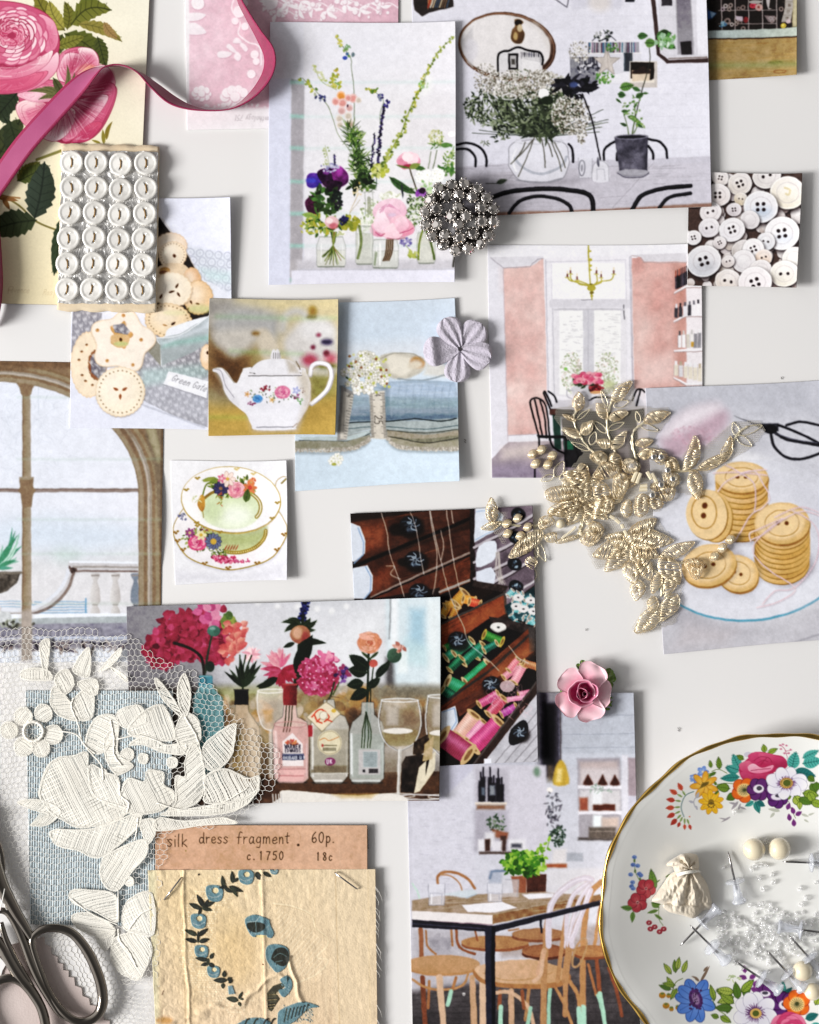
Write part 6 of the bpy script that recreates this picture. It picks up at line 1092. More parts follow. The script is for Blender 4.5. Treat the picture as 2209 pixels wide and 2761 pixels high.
def pr_cafe():
 c=sheet(VL,[(40,183),(1372,185),(1422,2230),(68,2230)],'d3d2dd',r=.7)
 c.corners('c2c2d2','bfc3ce','dad9e2','d8d6de'); c.noise(.03,100)
 c.rect(820,183,960,700,'4a4650',blur=30); c.rect(845,250,915,620,'15131a',a=.92,blur=20); c.rect(870,183,950,250,'8a8890',blur=20); c.rect(940,180,960,560,'6a6c7c',blur=10)
 c.poly([(955,183),(1380,185),(1395,560),(950,560)],'b5bac6',blur=16)
 for y in (330,440,520): c.line([(950,y),(1390,y-10)],3,'8f95a4',a=.7)
 c.rect(950,550,1400,620,'c4c8d4',blur=14); c.rect(240,620,440,900,'c9c8da',blur=10); c.poly([(430,620),(860,620),(880,1200),(440,1100)],'cfccd8',blur=10)
 c.poly([(60,830),(240,830),(440,640),(440,1380),(70,1400)],'d3d2de',blur=10)
 for i in range(70): x,y=c.R.uniform(80,430),c.R.uniform(860,1380); c.line([(x,y),(x+c.R.uniform(20,60),y+c.R.uniform(-4,4))],3,'b4b2c2',a=.4)
 # pendant lamp
 c.line([(945,183),(950,600)],9,'5a5456',blur=4); c.poly([(950,590),(975,620),(998,730),(905,735),(915,640)],'c8a23c',sm=3,blur=8); c.poly([(930,640),(960,640),(955,720),(920,722)],'ecd88c',a=.8,blur=12); c.rect(870,620,905,720,'6a5c44',a=.6,blur=14); c.ell(885,768,18,16,'f6f0ec',blur=8)
 # right hand shelves
 c.poly([(1045,580),(1300,575),(1310,1060),(1060,1060)],'9a949e',blur=10); c.poly([(1060,600),(1285,595),(1290,735),(1065,740)],'b9a9a8',blur=16); c.rect(1065,640,1290,740,'d9d3d8',a=.6,blur=20); c.rect(1050,738,1310,760,'e6e4ec',blur=6); c.rect(1060,765,1300,890,'cfccd0',blur=12); c.rect(1050,888,1310,912,'e6e4ec',blur=6); c.rect(1060,915,1300,1050,'a5a0a8',blur=12); c.rect(1050,1048,1310,1066,'5c5654',blur=8)
 for x in (1110,1195,1268): c.poly([(x-28,735),(x-10,690),(x,675),(x+10,690),(x+28,735)],'4a2a20',sm=3,blur=8)
 c.rect(1060,810,1110,888,'9a5c48',blur=10); c.rect(1140,850,1270,888,'5c3424',blur=8); c.rect(1135,770,1190,850,'e6e8ec',blur=12); c.clump(1180,760,80,20,22,24,10,['6a8a74','8aa090'],a=.5); c.rect(1140,915,1190,990,'e9f0f4',blur=12); c.rect(1190,930,1290,990,'c9b4a8',blur=14); c.rect(1115,985,1275,1055,'6a625c',blur=10); c.line([(1120,1010),(1270,1010)],6,'8a827c',a=.8)
 c.rect(1310,560,1345,1100,'d3d2dc',blur=8); c.rect(1345,575,1400,800,'9c8c94',blur=8); c.rect(1345,800,1400,1100,'c3c2d0',blur=8)
 # left shelves with bottles
 c.rect(440,640,640,850,'b0acb8',a=.7,blur=20)
 for x,h_ in ((475,170),(490,200),(530,200),(552,150),(578,190),(600,140)): c.rect(x-14,840-h_*.75,x+14,838,'26242a',blur=8); c.rect(x-5,830-h_,x+5,845-h_*.72,'26242a',blur=5)
 c.rect(528,740,560,800,'a8b0b8',a=.7,blur=8); c.rect(480,750,500,800,'8a98a4',a=.6,blur=8); c.rect(440,840,630,856,'e0d4c8',blur=4); c.rect(450,856,620,885,'8a6a58',blur=10)
 c.rect(440,890,640,1130,'9d98a6',a=.7,blur=24); c.clump(570,965,66,46,70,20,12,['4a5c48','3a4a3a','6a7a60'],a=.7); c.poly([(540,1000),(640,1020),(630,1060),(560,1050)],'8a5c48',blur=10); c.rect(500,1020,560,1110,'dcdae0',blur=14); c.rect(460,1060,500,1130,'e6e4ea',blur=10); c.rect(500,1060,530,1130,'4a342c',blur=8); c.rect(590,1040,625,1130,'4c3a34',blur=8); c.rect(545,1070,600,1130,'dddae2',blur=10); c.rect(640,1060,740,1120,'e4e2e8',blur=14); c.rect(655,1085,720,1110,'54545c',blur=10); c.rect(465,1132,740,1150,'5f5450',blur=5)
 c.clump(905,900,40,120,50,30,14,['4c4850','6a6670','3a3a40'],a=.6); c.clump(935,1040,42,60,70,22,14,['3a4a40','2c3a30','5a6a58'],a=.8); c.poly([(905,1120),(985,1115),(975,1220),(890,1215)],'dcd8da',blur=14); c.rect(860,1205,985,1228,'a05c3c',blur=8); c.rect(985,1140,1080,1190,'a5a9b4',blur=8); c.ell(808,660,20,28,'5c7c60',a=.8,blur=14)
 # back table & blue chair,basil
 c.poly([(860,1240),(1200,1225),(1200,1400),(880,1400)],'d6d4da',blur=14); c.line([(530,1290),(540,1250),(620,1245)],14,'5a6a88',blur=8); c.rect(525,1250,600,1320,'8a98b0',a=.5,blur=14)
 c.poly([(655,1280),(745,1275),(745,1380),(670,1380)],'8f5d46',blur=4); c.poly([(745,1270),(865,1265),(862,1385),(748,1385)],'53342a',tex=.1,blur=3); c.clump(730,1200,120,66,260,34,24,['6a9a30','88b840','4c7824','a4cc5c','3c6420']); c.clump(845,1130,34,40,18,26,18,['6a9a30','88b840']); c.line([(870,1110),(885,1060)],4,'6a9a30'); c.leaf(875,1075,40,20,-70,'88b840'); c.clump(720,1250,80,20,40,30,20,['3c6420','2c4c18'])
 # near curve chair at back left
 c.line([(222,1320),(222,1280),(260,1255),(340,1262),(400,1295),(440,1350)],17,'a3704e',sm=7,blur=3); c.line([(240,1268),(300,1280),(350,1320),(368,1370)],9,'b08060',sm=6); c.line([(70,1320),(100,1370),(115,1420)],8,'b8dcc8',sm=4,a=.9)
 # table top
 c.poly([(68,1420),(220,1395),(860,1370),(1200,1400),(1180,1420),(560,1530),(68,1490)],'9c8470',tex=.12); c.poly([(68,1482),(545,1510),(545,1565),(68,1535)],'e9e3e3'); c.poly([(545,1510),(1180,1385),(1190,1420),(545,1565)],'8a6a4c',tex=.25); 
 for i in range(50): x,y=c.R.uniform(90,1000),c.R.uniform(1400,1490); c.line([(x,y),(x+c.R.uniform(40,140),y-c.R.uniform(2,12))],3,c.pick(['6f5848','c4b09c','857060']),a=.5)
 c.poly([(365,1450),(600,1430),(690,1465),(560,1495),(400,1490)],'eceaf0',blur=3); c.poly([(720,1385),(900,1378),(930,1400),(760,1415)],'eceaf0',blur=4); c.poly([(240,1385),(430,1355),(460,1380),(400,1410)],'ccd6de',blur=6); c.line([(390,1408),(450,1385)],5,'9ab0c4',a=.8)
 c.line([(68,1538),(545,1566)],5,'6a3c48',a=.7)
 for x0,x1,y0,y1 in ((165,265,1325,1450),(515,605,1325,1430)): c.poly([(x0,y0),(x1,y0),(x1-6,y1),(x0+6,y1)],'dcdce6',a=.7); c.line([(x0,y0),(x0+6,y1),(x1-6,y1),(x1,y0)],3,'8a8a98',a=.7); c.rect(x0+8,y0+50,x1-8,y0+60,'b4b4c2',a=.6); c.line([(x0+20,y0+60),(x0+20,y1-10)],6,'f8f8fc',a=.9); c.line([(x1-20,y0+60),(x1-20,y1-10)],5,'a5a5b4',a=.8)
 c.rect(600,1300,700,1400,'cfcdd4',a=.6,blur=8); c.line([(620,1300),(700,1300),(690,1395)],4,'9a98a4',a=.8); c.rect(865,1330,960,1390,'d4d2da',a=.6,blur=10)
 # floor
 c.poly([(68,1950),(600,1800),(1420,1700),(1425,2230),(68,2230)],'5f5a5c',col2='4a4648',ang=90,tex=.12)
 for i in range(16): c.line([(68,1960+i*26),(1420,1780+i*60)],3,'3a3638',a=.5)
 c.poly([(70,1590),(500,1600),(500,1900),(70,1960)],'b6b2ba',blur=26,a=.95); c.clump(240,1680,60,60,20,30,20,['8a8690','a09ca6'],'e',a=.4); c.poly([(560,1640),(1200,1560),(1200,1740),(600,1760)],'8f7c74',a=.6,blur=26); c.rect(620,1570,1060,1640,'c9c6cf',a=.8,blur=20)
 WD,WL,WK='b3805c','d9b898','8a5a3e'
 def seat(x,y,rx,ry,lt,dk): c.ell(x,y+16,rx,ry,dk); c.ell(x,y,rx,ry,lt,col2=WD,ang=100,tex=.06); c.ell(x,y-2,rx*.85,ry*.8,dk,ring=2.5,a=.5)
 seat(560,1670,200,40,'a87c5c','8a5c40'); seat(850,1720,130,40,'6f4a36','5a3828'); seat(820,1620,160,34,'8f6a54','7a543c')
 for P,w_,cl in (([(330,1600),(350,1700),(440,1740)],16,WK),([(120,1595),(125,1760)],28,'96664a'),([(150,1600),(160,1690),(210,1740)],12,'a3704e'),([(300,1600),(310,1690)],14,'a3704e'),([(440,1600),(455,1660)],12,WK),([(640,1600),(700,1590)],10,'a07050')): c.line(P,w_,cl,sm=4)
 # back chairs right
 for P,w_,cl in (([(1190,1310),(1130,1370),(1100,1480),(1080,1700),(1080,2060)],34,'b5825e'),([(1185,1440),(1160,1600),(1145,1720)],20,WD),([(1200,1560),(1185,1700),(1180,1760)],16,WD),([(1160,1760),(1180,1980)],24,WK),([(1110,1800),(1160,1980)],16,'a3704e'),([(1260,1860),(1310,2100)],20,'80543c'),([(1230,1820),(1290,2000)],14,'80543c')): c.line(P,w_,cl,sm=5)
 seat(1130,1720,110,36,'9c7050','805438'); c.line([(1080,2055),(1085,2230)],34,'a8d8c0'); c.line([(1180,1970),(1225,2230)],26,'a5d6bc',w2=20); c.line([(1165,1980),(1190,2060)],14,'98c8ae')
 # left chair
 for P,w_,cl in (([(130,1880),(150,2230)],30,'7a5038'),([(170,1900),(165,2060)],16,'a3704e'),([(70,1890),(160,1940),(280,1950),(370,1920),(400,1860)],14,WD),([(330,1880),(290,1990)],18,'a3704e')): c.line(P,w_,cl,sm=6)
 c.line([(300,1960),(280,2040)],24,'a5d6bc'); seat(250,1800,220,55,'c39a78',WD); c.line([(230,1880),(260,2230)],40,'d3ae8e',w2=34); c.line([(425,1880),(440,2230)],36,'c49a78'); c.ell(376,1978,9,9,'f4f0f0'); c.ell(376,1980,16,4,'2a2626',a=.5)
 # front chair
 for P,w_,cl in (([(490,1900),(490,2230)],44,'d8b494'),([(655,1960),(660,2230)],34,'c49c7c'),([(760,1950),(740,2130)],20,'a87c5c'),([(590,1960),(585,2060)],24,WK),([(880,1930),(875,1950)],20,WK),([(560,1970),(660,1970),(760,2060),(800,2230)],22,'cfa888'),([(920,1940),(980,2060),(1040,2230)],18,WD),([(1000,1900),(1050,1980),(1060,2080)],22,WD),([(720,1960),(730,2060)],20,'8a5c40')): c.line(P,w_,cl,sm=5)
 c.line([(595,2050),(590,2230)],26,'a5d6bc'); c.line([(770,2060),(740,2230)],22,'98c8ae'); c.line([(885,1940),(875,2150)],22,'98c8ae'); c.line([(1055,2060),(1065,2230)],28,'a8d8c0')
 c.poly([(440,1830),(600,1790),(800,1780),(1000,1850),(950,1930),(720,1945),(520,1925),(445,1880)],'a3724e',sm=5); c.poly([(450,1815),(600,1780),(800,1775),(990,1840),(940,1900),(720,1918),(530,1900),(455,1860)],'d6b08c',sm=5,col2='c0926c',ang=30,tex=.06); c.line([(490,1850),(600,1890),(760,1890),(900,1850)],3,'a3724e',sm=6,a=.7)
 for P,w_ in (([(845,2230),(850,1900),(858,1700),(880,1500),(920,1400),(1010,1320),(1090,1290),(1130,1300)],36),([(930,1900),(955,1700),(985,1500),(1030,1380),(1110,1320)],26),([(965,1900),(1000,1640),(1050,1440),(1120,1330)],24),([(975,2100),(980,1900),(1020,1640),(1080,1480),(1125,1360)],30)):
  c.line(P,w_,'b08060',sm=7); up=[p for p in P if p[1] < 1690]; c.line([(up[0][0]-3,1690)]+up,w_,'cfc6d2',sm=7); c.line([(x-w_*.2,y) for x,y in up],w_*.25,'e6e0ea',sm=7,a=.8)
 c.line([(815,1850),(835,1780),(850,1720)],30,'c89c7c',sm=3); c.line([(790,1900),(830,1860),(840,1780)],22,'d3ac8c',sm=4); c.ell(1060,1730,30,90,'b08868',ring=12,rot=20)
 # black steel leg
 c.poly([(68,1535),(560,1572),(1180,1420),(1180,1450),(560,1610),(68,1580)],'2b2a34'); c.line([(560,1575),(1180,1424)],5,'4c4c5c'); c.poly([(500,1580),(562,1575),(560,2240),(508,2240)],'2f3040'); c.poly([(540,1580),(562,1575),(560,2240),(542,2240)],'17171f'); c.line([(830,1530),(835,1610)],14,'2b2a34')
 c.line([(70,1558),(500,1590)],4,'5a5a6c')
 c.finish(1.1)
 return c

def pr_cookies():
 c=sheet(VH,[(858,130),(1722,82),(1765,1385),(940,1450)],'d9d9e2',r=.66)
 c.corners('c2c3ce','cfd0da','d6d5dc','c9c8d2'); c.noise(.07,70); c.noise(.05,25)
 c.poly([(1000,120),(1722,80),(1722,260),(1300,240),(1000,300)],'bcbeca',a=.6,blur=90); c.poly([(1100,600),(1300,420),(1480,480),(1500,560)],'ededf3',a=.9,blur=30)
 # plate
 P=[(1370+600*math.cos(t),885+400*math.sin(t)) for t in np.linspace(0,6.283,60)]
 c.poly([(1000,1180),(1200,1290),(1400,1330),(1600,1300),(1760,1200),(1760,1450),(920,1460)],'a9a7b0',a=.6,blur=50)
 c.ell(1370,890,540,402,'5b9dba',rot=-5); c.ell(1368,882,537,398,'dfe0ea',rot=-5); c.ell(1360,860,470,320,'d6d7e2',rot=-5,blur=30); c.ell(1300,830,360,220,'dfe0ea',rot=-5,blur=60); c.ell(1560,1120,150,90,'e6e8f2',a=.8,blur=60)
 c.poly([(880,500),(1100,480),(1200,560),(1160,640),(940,760),(900,720)],'d6d7e0',a=.9,blur=40); c.poly([(1450,480),(1722,500),(1722,620),(1580,560)],'c9cad4',a=.6,blur=40)
 # pink twine reel
 c.poly([(930,360),(1040,250),(1180,205),(1240,230),(1260,300),(1220,360),(1100,430),(1000,480),(940,430)],'d0bfca',sm=5,blur=50); c.poly([(960,370),(1080,320),(1240,240),(1255,300),(1160,400),(1010,470),(950,420)],'be9fb0',sm=5,blur=36,a=.8); c.poly([(950,340),(1060,240),(1180,210),(1220,225),(1100,300),(980,360)],'ebe4ec',sm=5,a=.9,blur=40); c.clump(1090,360,110,50,160,8,5,['b58498','d9b4c4','c89cae'],'e',a=.3)
 # scissors in the picture
 c.poly([(1295,262),(1400,300),(1520,300),(1520,340),(1450,335),(1380,300)],'3c3c44',blur=4); c.line([(1560,310),(1630,292),(1725,310)],13,'2b2a30',sm=5); c.line([(1480,350),(1500,420),(1560,470),(1640,478),(1725,450)],14,'2b2a30',sm=6); c.line([(1480,330),(1560,380),(1725,410)],16,'2b2a30',sm=4); c.line([(1520,310),(1600,340),(1725,400)],13,'232228',sm=4); c.ell(1480,330,34,24,'1f1e24'); c.line([(1500,350),(1620,385),(1725,398)],4,'5c5c6a',sm=4)
 CK,CL_,CD='dfb674','efcf98','b8843c'
 def cookie(x,y,rx,ry,rot=0):
  c.ell(x+4,y+12,rx,ry,'a0703a',rot=rot); c.ell(x,y,rx,ry,CK,rot=rot,tex=.05); c.ell(x-rx*.08,y-ry*.08,rx*.9,ry*.86,CL_,rot=rot,blur=14); c.ell(x,y,rx*.62,ry*.62,'a87434',rot=rot,ring=5,a=.85); c.ell(x+2,y+5,rx*.62,ry*.62,'f6dfb4',rot=rot,ring=4,a=.6)
  for s_ in (-1,1): q=math.radians(rot); c.ell(x+s_*rx*.16*math.cos(q),y+s_*rx*.16*math.sin(q),rx*.08,ry*.1,'6a4018')
 def stack(x,y,rx,ry,n,h):
  c.poly([(x-rx,y),(x+rx,y),(x+rx*.98,y+n*h),(x-rx*.98,y+n*h)],'b98a48',a=.6)
  c.ell(x+16,y+n*h+10,rx,ry,'6c6470',a=.5,blur=26)
  for i in range(n,0,-1): c.ell(x+c.R.uniform(-3,3),y+i*h+5,rx,ry,'8a5c28'); c.ell(x+c.R.uniform(-3,3),y+i*h,rx,ry,c.pick(['d6a863','cf9e58','deb274'])); c.ell(x-rx*.3,y+i*h+ry*.5,rx*.5,ry*.4,'ecc88c',a=.5,blur=14)
  cookie(x,y,rx,ry)
 stack(1335,570,132,78,9,27); stack(1538,800,138,104,8,25)
 c.ell(1240,960,100,40,'8c8490',a=.5,blur=26); c.ell(1200,770,92,128,'9a6c34',rot=-8); c.ell(1195,765,92,128,CK,rot=-8); cookie(1160,755,102,128,90-8) if 0 else None
 c.ell(1164,760,104,126,'8a5c28',rot=-6); c.ell(1160,756,103,125,CL_,rot=-6,tex=.05); c.ell(1148,745,62,82,'a87434',rot=-6,ring=6,a=.85); c.ell(1150,712,14,16,'6a4018'); c.ell(1145,762,14,15,'6a4018')
 c.ell(1330,1060,100,92,'77707c',a=.5,blur=26); cookie(1315,1050,106,92,20); c.ell(1180,1020,140,100,'77707c',a=.35,blur=20); cookie(1172,1010,138,104,-14)
 TW='d9b4c0'
 for P in ([(1190,550),(1300,545),(1460,560)],[(1250,505),(1330,550),(1400,610),(1400,740)],[(1460,530),(1360,545),(1260,590),(1215,640)],[(1330,548),(1400,540),(1440,600),(1475,670),(1440,720),(1380,760),(1330,840),(1300,890)],[(1380,885),(1450,850),(1560,770),(1640,740),(1722,760)],[(1560,770),(1480,820),(1400,900),(1400,960),(1480,1040),(1590,1110),(1590,1150),(1500,1200),(1410,1222)],[(1590,735),(1680,790),(1722,870),(1700,1000),(1600,1120),(1500,1140),(1440,1205)],[(1380,890),(1375,850),(1420,830),(1540,775)],[(1500,770),(1620,720),(1722,745)]):
  c.line([(x+4,y+6) for x,y in P],4,'8a7480',sm=7,a=.35,blur=4); c.line(P,5.5,TW,sm=7); S=spline(P,False,22); [c.ell(p[0],p[1],2.2,2.2,'f6eef0',a=.9) for p in S[::2]]
 # cloth below
 c.poly([(920,1290),(1100,1330),(1350,1370),(1722,1240),(1765,1400),(930,1460)],'cfced6',a=.6,blur=40); c.line([(1722,1355),(1560,1410)],8,'8a8894',a=.6,blur=6); c.poly([(1060,1300),(1300,1340),(1250,1400),(1000,1420)],'c6bcc0',a=.5,blur=60)
 c.finish(.8,grain=.035)
 return c
PRINTS=dict(_P1,biscuits=pr_biscuits,teapot=pr_teapot,linen=pr_linen,window=pr_window,teacup=pr_teacup,drawers=pr_drawers,bottles=pr_bottles,cafe=pr_cafe,cookies=pr_cookies)

# ---------------------------------------------------------------- woven,painted and written surfaces
def pr_card():
 c=sheet(VK,[(55,112),(1545,112),(1550,1720),(55,1720)],'cfa07e',r=.9)
 c.corners('cd9f7e','d3a888','cc9b78','cc9b78'); c.noise(.09,60); c.noise(.06,12); c.noise(.05,4)
 c.line([(1340,130),(1355,400)],3,'e0bb9c',a=.6); c.line([(1060,150),(1075,190),(1068,230)],3,'b98a66',a=.7,sm=3); c.line([(60,150),(100,135),(95,160)],6,'7a4a30',sm=3); c.line([(1440,130),(1500,250)],2,'b98a66',a=.4)
 I='43301f'
 c.text(138,262,'silk',84,I,6,hand=.02); c.text(362,238,'dress',72,I,6,hand=.02); c.text(628,240,'fragment',78,I,6,slant=.06,hand=.02); c.ell(1060,250,10,9,I)
 c.text(1155,234,'60p.',74,I,7,adv=.66); c.text(700,354,'c.1750',58,I,7,adv=.78); c.text(1192,358,'18c',54,I,7,adv=.76); c.ell(140,212,4,4,I); c.ell(270,292,5,5,'7a6a3c')
 c.finish(.5,soft=.15)
 return c

def pr_silk():
 c=sheet(VK,[(5,425),(1602,420),(1620,1760),(70,1760)],'dcc8a4',r=.9)
 c.corners('dfcba2','d9c8aa','d9c0a0','d8c2a4'); c.noise(.06,90); c.noise(.05,10,60); c.noise(.04,2.5)
 c.poly([(5,425),(60,425),(90,1760),(40,1760)],'e2dcb8',blur=30); c.poly([(120,600),(520,500),(600,900),(300,1500)],'d8bd8a',a=.4,blur=120); c.ell(640,1000,150,240,'d3b478',a=.5,blur=120); c.ell(560,780,90,110,'d0ba90',a=.5,blur=60); c.ell(120,1480,60,26,'a8703c',a=.7,blur=20); c.poly([(1270,430),(1600,430),(1610,1760),(1330,1760)],'dccbac',a=.6,blur=30)
 for i in range(26): x=c.R.uniform(60,1590); c.line([(x,430),(x+c.R.uniform(10,30),1760)],c.R.uniform(3,10),c.pick(['e8d8b8','cbb48c','e2cfa8']),a=.3,blur=6)
 for x,a_ in ((240,.7),(790,.5),(1320,.6)): c.line([(x,430),(x+14,1000),(x+36,1700)],5,'b89a6c',a=a_,sm=4)
 # dotted ground weave along the garland,and the ghost scallops on the right
 G=spline([(800,440),(560,520),(400,660),(330,860),(330,1080),(430,1250),(620,1400)],False,30)
 for i in range(900):
  p=G[c.R.randrange(len(G))]; x,y=p[0]+c.R.uniform(-110,130),p[1]+c.R.uniform(-60,60); x=round(x/20)*20+(10 if round(y/16) % 2 else 0); y=round(y/16)*16; c.ell(x,y,6,3.5,'f0e6c8',a=.75)
 for i in range(16):
  for j in range(14):
   x,y=900+i*22+j*6,700+i*16+j*34
   if 860 < x < 1220 and 650 < y < 1180: c.line([(x,y),(x+14,y-14)],5,'ece0c4',a=.7)
 c.line([(880,660),(1020,680),(1150,740),(1180,830),(1260,900),(1260,960),(1190,1040),(1270,1060),(1200,1150),(1050,1220)],8,'e9dcbc',sm=6,a=.8); c.line([(890,672),(1030,692),(1160,752),(1190,842),(1270,912),(1270,972)],3,'b09870',sm=6,a=.6)
 B=['66808d','77919c','516b79','8ba2aa','5c7784']; K=['33382f','262a24','3f4438']
 def st(P,cols,dirn=(1,0),a=1.):
  P=np.asarray(P,float); c.poly(P,cols[0],sm=3,a=a); lo,hi=P.min(0),P.max(0)
  for i in range(int((hi[1]-lo[1])*(hi[0]-lo[0])/260)):
   x,y=c.R.uniform(lo[0],hi[0]),c.R.uniform(lo[1],hi[1]); q=np.mean(P,0); x,y=q[0]+(x-q[0])*.7,q[1]+(y-q[1])*.7; c.line([(x,y),(x+12*dirn[0],y+12*dirn[1])],4,c.pick(cols),a=.8)
 def lf(x,y,L,w,an): c.leaf(x,y,L,w,an,c.pick(K),None); c.line([(x,y),(x+L*.7*math.cos(math.radians(an)),y+L*.7*math.sin(math.radians(an)))],3,'57604c',a=.7)
 def blossom(x,y,r):
  st([(x-r,y-r*.8),(x+r*.2,y-r),(x+r,y-r*.6),(x+r*.9,y+r*.6),(x+r*.2,y+r),(x-r*.8,y+r*.6)],B,(.8,.5)); c.ell(x+r*.1,y-r*.35,r*.36,r*.34,'e6d6a8'); c.line([(x-r*.8,y+r*.2),(x,y+r*.5),(x+r*.8,y+r*.1)],3,'d3dcd4',sm=3,a=.7)
 for x,y,r in ((693,475,54),(472,590,60),(360,785,54),(380,1000,48),(465,1140,44),(890,428,30)): blossom(x,y,r)
 c.poly([(565,1240),(600,1235),(618,1295),(570,1300)],'748f9c')
 for x,y,L,w,an in ((600,520,90,34,-95),(540,560,100,34,-100),(570,540,110,34,20),(590,540,90,30,60),(560,540,60,24,170),(540,550,70,30,30),(640,480,50,24,140),
  (750,455,50,40,10),(770,460,40,30,60),(810,440,70,30,30),
  (400,690,110,36,-120),(380,700,100,36,205),(390,680,90,34,-20),(380,690,80,30,15),(360,740,60,24,-70),(400,680,60,24,-60),
  (350,885,100,36,205),(350,890,95,36,-35),(350,930,90,34,195),(360,930,80,34,-15),(355,940,90,18,-90),
  (430,1060,100,34,190),(430,1080,60,28,165),(440,1050,50,30,-60),(430,1080,50,30,30),(420,1100,60,20,-80),
  (560,1200,100,40,180),(540,1180,50,34,-90),(560,1200,40,30,-30),(530,1220,40,30,90),(570,1220,40,24,-40),
  (640,1340,90,40,190),(640,1330,60,24,-60),(640,1350,36,24,60),(650,1330,30,16,0)): lf(x,y,L,w,an)
 # pansies in the middle
 st([(685,770),(740,740),(790,745),(850,770),(870,820),(890,870),(870,905),(820,890),(740,895),(700,840)],B,(0,1)); st([(700,800),(750,790),(820,800),(820,840),(760,865),(710,840)],K+['4a5560'],(0,1)); c.line([(700,790),(760,785),(790,750)],3,'b9ccd0',sm=3); c.line([(760,790),(765,860)],3,'8fb0be'); c.ell(800,890,40,10,'d8c48c')
 st([(835,970),(880,945),(940,950),(990,980),(995,1060),(960,1120),(910,1145),(870,1110),(835,1050)],B,(0,1)); st([(870,1040),(900,980),(960,970),(992,1010),(985,1080),(940,1100),(880,1060)],K,(0,1)); c.line([(885,1040),(930,1010),(975,1030)],3,'7f9aa6',sm=3); c.line([(900,1070),(950,1060)],3,'7f9aa6')
 c.poly([(838,1290),(880,1240),(960,1210),(970,1240),(900,1290),(930,1330),(870,1420),(845,1400)],'4c4a3c'); 
 for i in range(15): c.line([(845,1285+i*9),(925-i*3,1280+i*9)],3.5,c.pick(['6c6a58','2c2c28','b8a47c']))
 st([(930,1195),(980,1165),(1015,1200),(1015,1260),(960,1320),(920,1270),(970,1250)],B,(.5,.8))
 st([(915,1460),(930,1410),(1040,1360),(1110,1350),(1210,1385),(1130,1400),(1080,1450),(1000,1510),(920,1519)],B,(.6,.7)); 
 for i in range(7): x=960+i*26; c.line([(x,1490-i*12),(x+12,1440-i*12),(x+20,1400-i*4)],9,c.pick(K),sm=3,a=.85)
 st([(620,1530),(680,1480),(760,1460),(850,1480),(860,1530)],B,(1,.2)); 
 for x in (700,760,830,880): c.line([(x-20,1530),(x,1480),(x+16,1470)],12,c.pick(K),sm=3)
 c.ell(360,457,7,7,'2a2018'); c.ell(812,1088,6,5,'5a4030'); c.line([(105,1300),(115,1272)],5,'5a4030')
 c.finish(.4,soft=.15); c.a=np.clip(c.a*np.array([1.02,1.0,.97])+.012,0,1)
 return c

def pr_blue():
 c=sheet(VJ,[(140,362),(935,362),(905,1630),(165,1620)],'bccad0',r=1.)
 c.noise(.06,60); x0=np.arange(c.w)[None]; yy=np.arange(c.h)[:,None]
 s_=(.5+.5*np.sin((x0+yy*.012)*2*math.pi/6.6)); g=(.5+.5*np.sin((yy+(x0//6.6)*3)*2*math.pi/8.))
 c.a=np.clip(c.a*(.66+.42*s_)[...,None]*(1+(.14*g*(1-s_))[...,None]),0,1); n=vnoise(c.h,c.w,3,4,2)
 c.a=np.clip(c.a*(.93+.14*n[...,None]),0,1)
 return c

